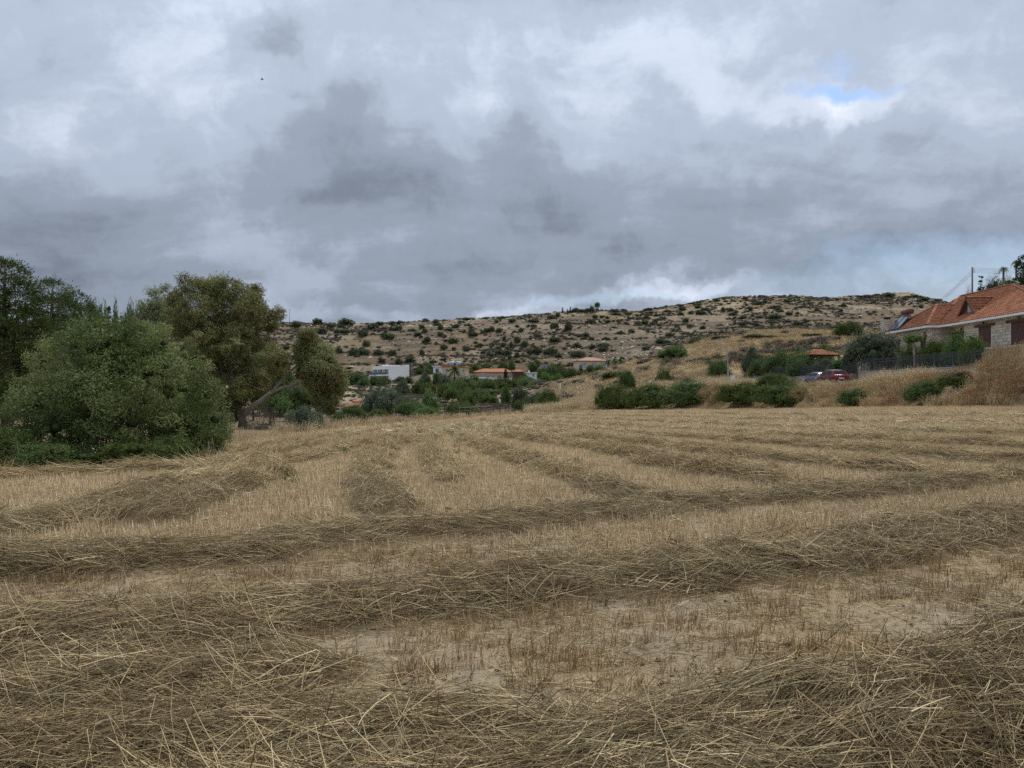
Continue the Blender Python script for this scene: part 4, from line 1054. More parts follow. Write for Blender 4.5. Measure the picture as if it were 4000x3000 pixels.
c5 = [(870,290,100,40),(860,258,80,25),(1040,270,95,35),(1130,295,75,35),(1060,330,110,50),(970,330,70,30),(850,345,90,28),(705,313,65,30),(590,362,60,30),(670,393,70,30),(485,380,70,30),(470,440,90,40),(405,455,60,40),(155,350,110,25),(290,345,75,22),(60,385,35,25),(70,430,50,30),(180,418,50,25),(305,395,70,25),(205,550,85,45),(320,535,80,40),(48,617,75,35),(910,415,65,45),(810,478,50,30),(955,475,70,35),(1095,495,80,40),(735,572,110,50),(580,425,55,25),(1240,200,80,35),(1175,215,60,20),(1310,300,55,50),(1450,325,60,28),(1610,290,70,45),(1545,178,60,25),(1340,213,50,20),(1415,205,50,20),(1700,230,120,40),(1760,215,60,30),(1765,330,75,25),(1870,275,140,35),(1930,318,90,25),(1525,380,90,40),(1625,360,55,22),(1705,380,75,28),(1875,375,140,45),(2020,345,80,35),(2115,338,45,25),(1515,450,110,35),(1680,465,75,30),(2150,275,50,25),(2100,285,50,30),(2010,210,100,25),(1745,510,90,30),(1850,500,100,40),(2130,447,80,22),(2200,420,40,30),(1565,320,60,20),(510,300,100,22),(235,305,70,25),(145,318,130,25),(1390,150,25,22),(1065,215,50,15),(1285,165,40,18),(1590,140,50,12),(1810,138,60,12),(1000,245,40,18),(640,640,120,50),(700,650,90,45),(1000,640,150,60),(850,700,110,45),(480,715,90,40),(30,700,90,60)]
cR = [(90,665,70,25),(220,648,60,25),(305,632,50,20),(235,680,160,30),(470,695,90,30),(440,720,60,25),(580,685,110,30),(710,730,140,30),(870,738,110,30),(650,815,80,35),(620,745,90,30),(745,690,60,20)]
for (x, y, a, b_) in c7: hs.append((1000 + x * .633, 1100 + (y + b_ * .45) * .633, a * .633, b_ * .633))
for (x, y, a, b_) in c5: hs.append((2350 + x * .3617, 1100 + (y + b_ * .45) * .3617, a * .3617, b_ * .3617))
for (x, y, a, b_) in cR: hs.append((3400 + x * .3013, 950 + (y + b_ * .45) * .3013, a * .3013, b_ * .3013))
for i in range(60): hs.append((pr.uniform(100, 3600), 0, pr.uniform(14, 34), pr.uniform(8, 14)))
cnt = 0
for (u, v, wd, ht) in hs:
    if v == 0:
        v = pr.uniform(1275, 1400) if u < 2300 else pr.uniform(1180, 1290)
    g = ground_hit(u, v, 290, 560)
    s = wd / F * g.y / 2 * 1.12
    o = inst('hill_shrub', LIB['hill'][cnt % 5], None, (g.x, g.y, g.z - .15), (0, 0, pr.uniform(0, 6.28)), (s, s * .9, max(ht / F * g.y * .95, s * .5)))
    tag(o, 'dark green shrub dotted on the dry terraced hillside', 'shrub', 'shrubs on the far hillside')
    cnt += 1
# ------------------------------------------------------------------ ground cover: hill scrub, stones, dry grass (uncountable)
def hill_pts(n, x0, x1, y0, y1, rng): return rng.uniform(x0, x1, n), rng.uniform(y0, y1, n)
rng = np.random.default_rng(21)
scr = [bush_mesh(900 + i, 'scrub', M_scrub, 260, .30, .10, k=6, rl=.5, out=.6, core=True) for i in range(3)] + [bush_mesh(910 + i, 'scrub', M_hill, 260, .26, .14, k=6, rl=.5, core=True) for i in range(2)]
x, y = hill_pts(34000, -200, 360, 290, 560, rng)
cl = fbm(x / 30, y / 30, 3, 81) + .5 * (fbm(x / 8, y / 8, 2, 83) - .5)
k = rng.random(len(x)) < sstep(.38, .62, cl) * .9 + .06
k &= np.abs(x) < .76 * y
x, y = x[k], y[k]; n = len(x)
s = rng.uniform(.35, 1.0, n) * np.where(rng.random(n) < .15, 1.6, 1)
scatter('low_scrub', np.c_[x, y, H(x, y) - .05], np.c_[np.zeros((n, 2)), rng.uniform(0, 6.28, n)], np.c_[s * 1.3, s * 1.3, s * .75], np.where(rng.random(n) < .72, rng.integers(0, 3, n), rng.integers(3, 5, n)), scr, 'low grey-brown scrub covering the far hillside', 'scrub')
x, y = hill_pts(2600, -70, 20, 120, 290, rng)
k = (x < (y - 100) * .10 + 2) & (rng.random(len(x)) < .3 + .7 * sstep(.4, .6, fbm(x / 10, y / 10, 3, 87)))
x, y = x[k], y[k]; n = len(x); s = rng.uniform(.35, .9, n)
scatter('bank_scrub', np.c_[x, y, H(x, y) - .05], np.c_[np.zeros((n, 2)), rng.uniform(0, 6.28, n)], np.c_[s * 1.2, s * 1.2, s * .8], np.where(rng.random(n) < .6, rng.integers(0, 3, n), rng.integers(3, 5, n)), scr, 'grey scrub on the pale bank below the white house', 'scrub')
# stones: broken terrace walls and outcrops
M_rock = simple('limestone', (.58, .51, .39), .95, .3, 1.2, .5)
def stone_mesh(seed):
    r = np.random.default_rng(seed); mb = MB()
    v = [(sx * r.uniform(.6, 1), sy * r.uniform(.6, 1), sz * r.uniform(.5, .9)) for sx in (-1, 1) for sy in (-1, 1) for sz in (-.6, 1)]
    f = [(0, 1, 3, 2), (4, 6, 7, 5), (0, 4, 5, 1), (2, 3, 7, 6), (0, 2, 6, 4), (1, 5, 7, 3)]
    mb.add(v, f)
    return mb.mesh('stone', M_rock)
x, y = hill_pts(60000, -200, 360, 300, 550, rng)
z0 = H0(x, y) + 2.2 * (fbm(x / 60, y / 60, 3, 5) - .5); fr = z0 / 4.2 - np.floor(z0 / 4.2)
patch = fbm(x / 40, y / 40, 3, 95)
left_rock = sstep(120, 20, x + (y - 400) * .2) * sstep(.45, .6, fbm(x / 22, y / 22, 3, 99)) * sstep(400, 440, y)
k = (rng.random(len(x)) < sstep(.70, .78, fr) * (1 - sstep(.86, .94, fr)) * (.05 + .95 * sstep(.42, .60, patch)) + .45 * left_rock + .006) & (np.abs(x) < .76 * y)
x, y = x[k], y[k]; n = len(x); s = rng.uniform(.15, .52, n) * np.where(rng.random(n) < .1, 1.9, 1)
scatter('hill_stones', np.c_[x, y, H(x, y)], np.c_[rng.normal(0, .2, (n, 2)), rng.uniform(0, 6.28, n)], np.c_[s * 1.4, s, s * .8], rng.integers(0, 5, n), [stone_mesh(i) for i in range(5)], 'pale limestone rubble and broken terrace walls over the far hillside', 'stones')
def clear_of_bushes(x, y, k=.92):
    ok = np.ones(len(x), bool)
    for (bx_, by_, bw) in FEET:
        if by_ < 130: ok &= np.hypot(x - bx_, y - by_) > bw * k
    return ok
# dry grass and wild oats
gr = [tuft(600 + i, 60, .55, .35, .9, .022, M_gold, .28, nseg=2, flat=True, bend=.2, name='dry_grass', heads=20) for i in range(4)]
oat = [tuft(620 + i, 46, .4, .5, 1.1, .014, M_oat, .2, nseg=2, flat=True, bend=.18, name='wild_oats', heads=120) for i in range(4)]
x, y = hill_pts(26000, -2, 110, 92, 205, rng)
g = sstep(-2, 18, x - (y - 100) * .10) * (1 - sstep(200, 215, y))
k = (rng.random(len(x)) < g * (.25 + .75 * sstep(.36, .55, fbm(x / 9, y / 9, 3, 8)))) & ~((x > ST_X0 - .5) & (x < 73) & (y < 123)) & (np.abs(x) < .80 * y)
x, y = x[k], y[k]; n = len(x); s = rng.uniform(.6, 1.25, n)
k = clear_of_bushes(x, y); x, y, s = x[k], y[k], s[k]; n = len(x)
scatter('knoll_grass', np.c_[x, y, H(x, y) - .1], np.c_[rng.normal(0, .1, (n, 2)), rng.uniform(0, 6.28, n)], np.c_[s * 1.5, s * 1.5, s * .6], rng.integers(0, 4, n), gr, 'tall golden dry grass over the knoll behind the street', 'grass')
x, y = hill_pts(5200, 0, 110, 95, 215, rng)
k = (rng.random(len(x)) < sstep(-2, 18, x - (y - 100) * .10) * sstep(.50, .66, fbm(x / 13, y / 13, 3, 204)) * .7 + .02) & ~((x > ST_X0 - .5) & (x < 73) & (y < 123)) & clear_of_bushes(x, y) & (np.abs(x) < .8 * y)
x, y = x[k], y[k]; n = len(x); s = rng.uniform(.4, 1.1, n)
scatter('knoll_scrub', np.c_[x, y, H(x, y) - .05], np.c_[np.zeros((n, 2)), rng.uniform(0, 6.28, n)], np.c_[s * 1.2, s * 1.2, s * .8], np.where(rng.random(n) < .75, rng.integers(0, 3, n), rng.integers(3, 5, n)), scr, 'patches of low grey scrub between the golden grass of the knoll', 'scrub')
x = rng.uniform(2, 32, 60000); y = rng.uniform(20, 112, 60000)
fd = in_field(x, y)
k = clear_of_bushes(x, y) & (fd < -.1) & (fd > -26) & (x < ST_X0 + .2) & (x < .98 * y + 4) & (x > (y - 76) * .30 - 2) & (rng.random(len(x)) < np.where(fd > -6, .75, .35))
x, y = x[k], y[k]; n = len(x)
tall = sstep(.42, .6, fbm(x / 3.5, y / 3.5, 3, 64))
s = rng.uniform(.5, 1.05, n) * (.45 + .75 * tall) * np.where(fd[k] > -1.6, .8, 1.0)
ix = np.where(rng.random(n) < .35 + .3 * tall, rng.integers(4, 8, n), rng.integers(0, 4, n))
scatter('bank_grass', np.c_[x, y, H(x, y)], np.c_[rng.normal(0, .12, (n, 2)), rng.uniform(0, 6.28, n)], np.c_[s, s, s], ix, gr + oat, 'tall dry oats and grass covering the bank between field and street', 'grass')
# fringe of dry grass along the rest of the field's edge
pts = []
for i in range(9, len(FIELD) - 2):
    A, B = FIELD[i], FIELD[i + 1]; L_ = np.hypot(*(B - A)); m = int(L_ * 9)
    t = rng.random(m)[:, None]; nrm = np.array([-(B - A)[1], (B - A)[0]]) / L_
    pts.append(A + (B - A) * t - nrm * rng.uniform(-.35, 1.5, m)[:, None])
pts = np.concatenate(pts); x, y = pts[:, 0], pts[:, 1]
k = rng.random(len(x)) < .25 + .75 * sstep(.4, .6, fbm(x / 1.8, y / 1.8, 3, 68)); k &= ~((y < 16.5) & (rng.random(len(x)) < .55))
x, y = x[k], y[k]; n = len(x); s = rng.uniform(.3, .62, n)
scatter('edge_grass', np.c_[x, y, H(x, y) - .03], np.c_[rng.normal(0, .15, (n, 2)), rng.uniform(0, 6.28, n)], np.c_[s, s, s], rng.integers(0, 8, n), gr + oat, 'dry grass fringe along the field edge under the trees', 'grass')

# ------------------------------------------------------------------ far houses
M_white = simple('white_render', (.90, .90, .89), .8, .04, .6, .05)
M_beige = simple('beige_render', (.62, .50, .36), .85, .06, .6, .05)
M_sand = simple('sand_render', (.55, .41, .285), .85, .06, .6, .05)
M_yell = simple('yellow_render', (.70, .57, .40), .85, .06, .6, .05)
M_roof = simple('clay_roof', (.42, .185, .10), .85, .2, 1.5, .4, fine=6)
M_roof2 = simple('faded_clay_roof', (.45, .26, .16), .85, .15, 1.5, .4, fine=6)
M_glass = simple('window_glass', (.03, .035, .045), .08, .1, 1, 0, 0, .8)
M_pane = simple('bright_window', (.30, .36, .42), .1, .2, 1, 0, 0, .8)
M_frame = simple('white_frame', (.75, .76, .77), .5, .04)
M_brown = simple('brown_boards', (.13, .065, .045), .75, .25, 6, .3)
M_grey = simple('grey_metal', (.30, .31, .33), .45, .12, 4, 0, .6)
M_conc = simple('grey_concrete', (.42, .41, .39), .9, .15, 1.5, .2)
M_wood = simple('weathered_wood', (.22, .17, .125), .85, .3, 5, .4)
M_dkwood = simple('dark_wood', (.09, .06, .045), .8, .3, 5, .3)
M_panel = simple('solar_collector', (.10, .15, .21), .15, .2, 2, 0, .2, .8)
M_tank = simple('tank_paint', (.17, .075, .055), .5, .2, 3)

def hip(e, x0, x1, y0, y1, z, rise, over, mat, name='roof', inset=None):
    x0 -= over; x1 += over; y0 -= over; y1 += over
    w_, d_ = x1 - x0, y1 - y0
    i = inset if inset is not None else min(w_, d_) / 2
    ym = (y0 + y1) / 2
    mb = MB()
    t = .18
    v = [(x0, y0, z), (x1, y0, z), (x1, y1, z), (x0, y1, z), (x0, y0, z + t), (x1, y0, z + t), (x1, y1, z + t), (x0, y1, z + t), (x0 + i, ym, z + rise), (x1 - i, ym, z + rise)]
    f = [(0, 3, 2, 1), (0, 1, 5, 4), (1, 2, 6, 5), (2, 3, 7, 6), (3, 0, 4, 7), (4, 5, 9, 8), (6, 7, 8, 9), (5, 6, 9), (7, 4, 8)]
    mb.add(v, f)
    r = mb.build(name, mat, e)
    cap = MB(); cap.tube([v[8], v[9]], .14, 6)
    for a, b_ in ((4, 8), (7, 8), (5, 9), (6, 9)): cap.tube([v[a], v[b_]], .12, 6)
    cap.build('ridge_cap', mat, r)
    return r
def window(e, x, z, w_, h_, y, pane=None, frame=None, nx=2, face='front', name='window', sill=True):
    """window on a wall plane facing -y (front) or -x / +x (side walls, given as y coordinate of the wall)"""
    pane = pane or M_glass; frame = frame or M_frame
    t = .07
    f = MB()
    def bx(m, a0, a1, d0, d1, z0, z1):
        if face == 'front': m.box(a0, a1, y + d0, y + d1, z0, z1)
        elif face == 'left': m.box(y + d0, y + d1, a0, a1, z0, z1)
        else: m.box(y - d1, y - d0, a0, a1, z0, z1)
    g = MB(); bx(g, x + t, x + w_ - t, -.02, .03, z + t, z + h_ - t)
    o = g.build(name, pane, e)
    for (a0, a1, z0, z1) in [(x, x + t, z, z + h_), (x + w_ - t, x + w_, z, z + h_), (x + t, x + w_ - t, z, z + t), (x + t, x + w_ - t, z + h_ - t, z + h_)]:
        bx(f, a0, a1, -.06, .04, z0, z1)
    for i in range(1, nx):
        xx = x + w_ * i / nx; bx(f, xx - .03, xx + .03, -.05, -.025, z + t, z + h_ - t)
    f.build('frame', frame, o)
    if sill:
        s = MB(); bx(s, x - .1, x + w_ + .1, -.16, -.065, z - .08, z - .005); s.build('sill', frame, o)
    return o
def house_at(name, u, v, Y, yaw, label, cat='house'):
    p = at(u, v, Y)
    return empty(name, p, yaw, label, cat)

# --- modern white house (corner towards the field); x along the balcony front, y along the blank side wall
e = house_at('white_house', 1518.5, 1488, 270, math.atan2(-.75, .66) + PI / 2 + R(0), 'flat-roofed white modern house with stepped balconies')
e.rotation_euler.z = math.atan2(.75, -.66)      # local +x runs along the balcony front, away from the near corner
LB, DB, ZT = 12.0, 9.2, 5.9
wl = MB()
wl.box(0, LB, -DB, -1.9, -4, ZT)                 # main body behind the recessed front
wl.box(0, .35, -1.9, 0, -4, ZT)                  # near side wall reaches the front
o = wl.build('wall', M_white, e)
MB().box(.35, LB, -1.9, .25, 4.45, ZT - .12).build('upper_front', M_white, e)
MB().box(.35, LB + 1.6, -1.9, .7, 1.95, 2.45).build('balcony_slab', M_white, e)
for x in (4.2, 8.0, 11.7): MB().box(x, x + .3, -1.9, 0.1, 2.45, 4.45).build('partition', M_white, e)
for i, x in enumerate((.5, 4.6, 8.4)):
    g = MB().box(x, x + 3.3, -1.95, -1.88, 2.55, 4.2).build('door', M_glass, e)
    MB().box(x + 1.6, x + 1.7, -1.88, -1.84, 2.55, 4.2).box(x, x + 3.3, -1.88, -1.84, 4.12, 4.2).build('frame', M_grey, g)
    r = MB().box(x, x + 3.4, .55, .6, 2.5, 3.3).build('balustrade', M_panel, e)
    MB().box(x, x + 3.4, .53, .62, 3.3, 3.36).build('handrail', M_grey, r)
for x in (1.0, 5.0, 9.0): MB().box(x, x + 2.6, -1.94, -1.87, -.3, 1.7).build('door', M_glass, e)
for x in (4.0, 8.2, 13.2): MB().box(x, x + .3, .2, .5, -4, 1.95).build('column', M_white, e)
MB().box(5.4, 9.0, -8.5, -2.6, ZT, ZT + .35).build('parapet', M_white, e)
MB().box(-.05, LB + .05, -DB - .05, -DB + .15, ZT, ZT + .25).build('parapet', M_white, e)
MB().box(-2.6, -.1, .6, 1.0, -1.6, -.3).build('garden_wall', M_white, e)

# --- beige house with orange roof, solar heater and small white block behind
e = house_at('beige_house', 1727, 1463, 285, R(-8), 'two-storey beige house with shallow orange roof and rooftop solar tanks')
MB().box(0, 9.6, 0, 8, -4, 3.3).build('wall', M_beige, e)
rf = MB().add([(-.5, -.5, 3.25), (10.2, -.5, 2.85), (10.2, 8.5, 2.85), (-.5, 8.5, 3.25), (-.3, -.5, 4.3), (4, 2, 4.35), (10.2, -.5, 3.05), (10.2, 8.5, 3.05), (-.3, 8.5, 4.3)],
              [(0, 3, 2, 1), (0, 1, 6, 4), (1, 2, 7, 6), (2, 3, 8, 7), (3, 0, 4, 8), (4, 6, 7, 8)]).build('roof', M_roof, e)
window(e, 1.4, 1.1, .9, 1.2, 0); window(e, 8.4, 1.0, .7, 1.0, 0); window(e, 4.9, 1.0, .8, 1.1, 0)
for x in (2.6, 5.4):
    h = empty('solar_heater', (0, 0, 0)); h.parent = e
    MB().add([(x, 1, 4.0), (x + 1.9, 1, 3.95), (x + 1.9, 2.2, 4.9), (x, 2.2, 4.95), (x, 1.1, 3.9), (x + 1.9, 1.1, 3.85), (x + 1.9, 2.3, 4.8), (x, 2.3, 4.85)], [(0, 1, 2, 3), (7, 6, 5, 4), (0, 4, 5, 1), (1, 5, 6, 2), (2, 6, 7, 3), (3, 7, 4, 0)]).build('collector', M_panel, h)
    MB().tube([(x + .1, 2.4, 5.0), (x + 1.8, 2.4, 4.95)], .28, 10).build('tank', M_white, h, True)
MB().box(5.0, 5.5, 3.2, 3.7, 3.2, 5.6).build('chimney', M_beige, e)
MB().tube([(6.1, 3, 3.4), (6.1, 3, 8.6)], .05, 5).build('mast', M_grey, e)
e = house_at('white_block', 1692, 1462, 296, R(-8), 'small white flat-roofed block behind the beige house')
MB().box(0, 4.2, 0, 5, -3, 3.2).build('wall', M_white, e); MB().box(-.3, 4.6, -.8, 5.2, 3.2, 3.5).build('roof', M_white, e); window(e, 1, .6, 1.4, 1.8, 0, sill=False)

# --- long sand-coloured bungalow
e = house_at('bungalow', 1855, 1487, 282, R(-3), 'long sand-coloured bungalow with orange hip roof above a white rail fence')
MB().box(0, 14.8, 0, 7.5, -4, 3.3).build('wall', M_sand, e)
MB().box(-2.6, -.03, 1.5, 6, -4, 2.9).build('wall', M_sand, e)
hip(e, 0, 14.8, 0, 7.5, 3.3, 1.6, .5, M_roof, inset=3.5)
a = window(e, 2.0, .4, 1.5, 2.0, 0, M_pane)
MB().prism([(1.6 + 2.4 * (.5 - .5 * math.cos(PI * i / 10)), 2.55 + .45 * math.sin(PI * i / 10)) for i in range(11)], 'y', -.12, -.005).build('arch', M_yell, a)
for x, w_ in ((4.9, .7), (7.0, .6), (9.2, 1.1), (12.7, .9)): window(e, x, .9, w_, 1.3, 0, M_glass)
MB().box(6.0, 6.5, 3.4, 3.9, 4.3, 5.6).build('chimney', M_sand, e)
MB().tube([(4.0, 4, 4), (4.0, 4, 9.5)], .05, 5).build('mast', M_grey, e)
# --- brown pavilion
e = house_at('brown_pavilion', 2003, 1478, 279, R(-4), 'small square brown pavilion with orange hip roof beside the bungalow')
MB().box(0, 4.1, 0, 4.1, -3, 2.5).build('wall', M_brown, e); hip(e, 0, 4.1, 0, 4.1, 2.5, 1.1, .5, M_roof, inset=2.2)
MB().box(1.4, 2.6, -.05, -.003, -.2, 1.8).build('door', M_dkwood, e)
# --- low white shed, grey block
e = house_at('white_shed', 2050, 1472, 284, R(2), 'low white flat-roofed shed beside the brown pavilion')
MB().box(0, 4.9, 0, 4, -3, 1.5).build('wall', M_white, e); MB().box(-.2, 5.2, -.4, 4.2, 1.5, 1.75).build('roof', M_white, e); MB().box(1.6, 1.9, 1, 1.3, 1.75, 2.7).build('chimney', M_white, e); window(e, 3, .3, .9, .8, 0)
e = house_at('grey_block', 2115, 1440, 306, R(4), 'grey unfinished flat concrete block behind the garden trees')
MB().box(0, 2.6, 0, 4, -3, 1.6).build('wall', M_conc, e); MB().box(-.4, 4.2, -.4, 4.4, 1.6, 1.85).build('roof', M_conc, e); MB().box(3.4, 4.0, .2, .7, -3, 1.6).build('column', M_white, e); window(e, .8, .2, 1, 1, 0)
# --- yellow villa
e = house_at('yellow_villa', 2256, 1462, 300, R(6), 'yellow two-storey villa with faded hip roof and three bright upper windows')
MB().box(0, 12.6, 0, 9, -4, 5.6).build('wall', M_yell, e)
r = hip(e, 0, 12.6, 0, 9, 5.6, 1.75, .6, M_roof2, inset=5.2)
for x in (4.9, 6.8): MB().add([(x, 1.3, 6.43), (x + .9, 1.3, 6.43), (x + .9, 2.1, 6.72), (x, 2.1, 6.72), (x, 1.3, 6.3), (x + .9, 1.3, 6.3), (x + .9, 2.1, 6.5), (x, 2.1, 6.5)], [(0, 1, 2, 3), (0, 4, 5, 1), (1, 5, 6, 2), (2, 6, 7, 3), (3, 7, 4, 0)]).build('skylight', M_pane, r)
for x, w_ in ((1.6, 2.2), (6.0, 2.2), (10.1, 2.1)):
    window(e, x, 3.2, w_, 1.7, 0, M_pane, nx=3)
for x in (1.6, 5.8, 10.0): window(e, x, .2, 2.2, 1.8, 0, M_glass)
MB().box(5.2, 9.4, -1.2, -.003, 2.6, 2.8).build('balcony_slab', M_yell, e)
MB().box(5.2, 9.4, -1.25, -1.2, 2.8, 3.3).build('balustrade', M_yell, e)
MB().box(12.4, 12.7, 3, 3.3, 5.6, 7.9).build('chimney', M_white, e)
# --- hilltop shed and ruin wall
g = ground_hit(3380, 1170, 380, 560)
e = empty('hilltop_shed', g, 0, 'low open shed with flat dark roof on the hilltop', 'shed')
MB().box(-5, 5, 0, 4, 2.3, 2.6).build('roof', M_dkwood, e)
for x in (-4.6, -1.5, 1.5, 4.4): MB().box(x, x + .3, .1, .4, -.6, 2.3).build('post', M_wood, e)
MB().box(-4.6, 4.6, 3.5, 3.8, -.6, 2.3).build('wall', M_conc, e)
# --- pale garden wall and white rail fence
p0, p1 = at(1600, 1490, 262), at(1690, 1480, 268)
def low_wall(name, pts, h, th, mat, label, cat='wall', below=1.0, cap=None):
    e = empty(name, pts[0], 0, label, cat)
    mb = MB(); o = Vector(pts[0])
    for a, b_ in zip(pts[:-1], pts[1:]):
        a, b_ = Vector(a), Vector(b_); d = (b_ - a); n_ = Vector((-d.y, d.x, 0)).normalized() * th / 2
        a -= o; b_ -= o
        dn = Vector((0, 0, -below)); up = Vector((0, 0, h))
        mb.add([a - n_ + dn, b_ - n_ + dn, b_ + n_ + dn, a + n_ + dn, a - n_ + up, b_ - n_ + up, b_ + n_ + up, a + n_ + up], [(0, 3, 2, 1), (4, 5, 6, 7), (0, 1, 5, 4), (1, 2, 6, 5), (2, 3, 7, 6), (3, 0, 4, 7)])
    mb.build('wall_body', mat, e)
    if cap:
        mc = MB()
        for a, b_ in zip(pts[:-1], pts[1:]):
            a, b_ = Vector(a) - o, Vector(b_) - o; d = (b_ - a); n_ = Vector((-d.y, d.x, 0)).normalized() * (th / 2 + .05)
            z0, z1 = Vector((0, 0, h + .003)), Vector((0, 0, h + .07))
            mc.add([a - n_ + z0, b_ - n_ + z0, b_ + n_ + z0, a + n_ + z0, a - n_ + z1, b_ - n_ + z1, b_ + n_ + z1, a + n_ + z1], [(0, 3, 2, 1), (4, 5, 6, 7), (0, 1, 5, 4), (1, 2, 6, 5), (2, 3, 7, 6), (3, 0, 4, 7)])
        mc.build('coping', cap, e)
    return e
low_wall('garden_wall', [p0, at(1650, 1482, 258), p1], 1.6, .3, M_beige, 'pale stepped garden wall beside the white house', below=2.5)
def rail_fence(name, pts, h, rails, mat, label, post=.12, step=2.4, group=None):
    e = empty(name, pts[0], 0, label, 'fence', group)
    o = Vector(pts[0]); L_ = 0
    for a, b_ in zip(pts[:-1], pts[1:]):
        a, b_ = Vector(a) - o, Vector(b_) - o; n_ = max(1, int((b_ - a).length / step))
        for i in range(n_ + 1):
            q = a.lerp(b_, i / n_)
            MB().tube([q + Vector((0, 0, -.6)), q + Vector((0, 0, h))], post / 2, 6).build('post', mat, e)
        for r_ in rails: MB().tube([a + Vector((0, 0, r_)), b_ + Vector((0, 0, r_))], post * .4, 5).build('rail', mat, e)
    return e
rail_fence('rail_fence', [at(1785, 1482, 272), at(1860, 1484, 272), at(1930, 1487, 272), at(1998, 1488, 272)], 1.2, (.5, .95), M_white, 'white horizontal rail fence in front of the bungalow', .22, 4)
# --- utility poles
def pole(u, vt, vb, Y, label, arm=0, r=.11, mat=None, zb=None, group=None):
    p = at(u, vb, Y); z0 = hz(p.x, p.y) if zb is None else zb; zt = EYE + (HV - vt) / F * Y
    e = empty('utility_pole', (p.x, p.y, z0), 0, label, 'pole', group)
    MB().tube([(0, 0, -.8), (0, 0, zt - z0)], [r, r * .7], 8).build('shaft', mat or M_dkwood, e, True)
    if arm:
        MB().box(-arm, arm, -.06, .06, zt - z0 - .25, zt - z0 - .1).build('crossarm', mat or M_dkwood, e)
        for i in (-.9, 0, .9): MB().tube([(arm * i, 0, zt - z0 - .1), (arm * i, 0, zt - z0 + .12)], .05, 6).build('insulator', M_conc, e)
    return e
pole(1131, 1209, 1256, 478, 'T-shaped power pole standing alone on the ridge', 1.1, .16, M_wood)
pole(1653, 1408, 1455, 278, 'dark wooden pole between the white house and the beige house', 0, .17)
pole(1608, 1418, 1470, 288, 'thin wooden pole at the white house driveway', 0, .11, M_wood)
pole(1898, 1378, 1440, 300, 'thin mast rising behind the bungalow', 0, .06, M_grey)
pole(2188, 1498, 1528, 150, 'short white post standing on the golden slope', 0, .07, M_frame)
pole(3578, 1165, 1240, 92, 'thin mast carrying a television antenna behind the villa', 0, .035, M_grey)
a = bpy.data.objects['utility_pole.%03d' % 5]
a.name = 'antenna_mast'
zt = EYE + (HV - 1165) / F * 92 - a.location.z
MB().tube([(-1.35, 0, zt - .45), (.1, 0, zt - .05)], .02, 5).build('boom', M_grey, a)
for i in range(6):
    t = i / 5
    q = Vector((-1.3, 0, zt - .45)).lerp(Vector((.05, 0, zt - .08)), t)
    MB().tube([q + Vector((.12, -.25 - .2 * t, .25)), q - Vector((.12, -.25 - .2 * t, .25))], .012, 4).build('element', M_grey, a)
# --- palms
def palm(u, vt, vb, Y, wpx, label, feather=True, seed=0, group=None, zb=None, trunk_mat=None):
    r = np.random.default_rng(900 + seed)
    p = at(u, vb, Y); z0 = (hz(p.x, p.y) if zb is None else zb); ht = EYE + (HV - vt) / F * Y - z0; L_ = wpx / F * Y / 2
    e = empty('palm_tree', (p.x, p.y, z0), 0, label, 'palm', group)
    hc = ht - L_ * .45
    MB().tube([(0, 0, -.5), (0, .02, hc * .5), (0, 0, hc)], [.05 * L_ + .12, .04 * L_ + .1, .05 * L_ + .1], 8).build('trunk', trunk_mat or M_bark, e, True)
    for i in range(26):
        a = r.uniform(0, 6.28); el = r.uniform(-.5, 1.25)
        pts = []
        for s in np.linspace(0, 1, 7):
            pts.append((math.cos(a) * math.cos(el) * L_ * s, math.sin(a) * math.cos(el) * L_ * s, hc + L_ * (math.sin(el) * s * .85 - .62 * s * s * (1.1 - .4 * math.sin(el)))))
        pts = np.array(pts); V, Q = [], []
        nl = 22 if feather else 14
        for j in range(nl):
            t = .12 + .88 * j / nl if feather else 1.0
            k = min(int(t * 6), 5); b0 = pts[k] + (pts[k + 1] - pts[k]) * (t * 6 - k) if feather else pts[4]
            dirv = pts[k + 1] - pts[k]; dirv /= np.linalg.norm(dirv)
            sd = np.cross(dirv, [0, 0, 1]); sd /= np.linalg.norm(sd) + 1e-6
            if feather:
                for sg in (-1, 1):
                    tip = b0 + (sd * sg * .8 + dirv * .6 + np.array([0, 0, -.45])) * L_ * .30 * (1 - .5 * abs(t - .45))
                    wv = dirv * L_ * .03; V += [b0 - wv, b0 + wv, tip + wv * .3, tip - wv * .3]
            else:
                g_ = (j / (nl - 1) - .5) * 2.6
                tip = b0 + (dirv * math.cos(g_) + sd * math.sin(g_) + np.array([0, 0, -.2])) * L_ * .42
                wv = sd * L_ * .02; V += [b0 - wv, b0 + wv, tip + wv * .3, tip - wv * .3]
        V = np.array(V); Q = np.arange(len(V)).reshape(-1, 4)
        f_ = inst('frond', np_mesh('frond', V, Q, M_palm, tint=np.full(len(Q), r.random()) * r.uniform(.7, 1, len(Q))), e)
        MB().tube([tuple(q) for q in pts[:5]], [.02 * L_ + .01] * 4 + [.005], 4).build('rib', M_palm, f_)
    return e
palm(1775, 1427, 1470, 272, 64, 'feathery date palm in front of the beige house', seed=1)
palm(2402, 1398, 1440, 285, 40, 'palm beside the chimney end of the yellow villa', seed=2, group='palms beside the yellow villa')
palm(2428, 1392, 1438, 290, 38, 'palm beside the chimney end of the yellow villa', seed=3, group='palms beside the yellow villa')
palm(2375, 1405, 1440, 296, 34, 'palm beside the chimney end of the yellow villa', seed=4, group='palms beside the yellow villa')
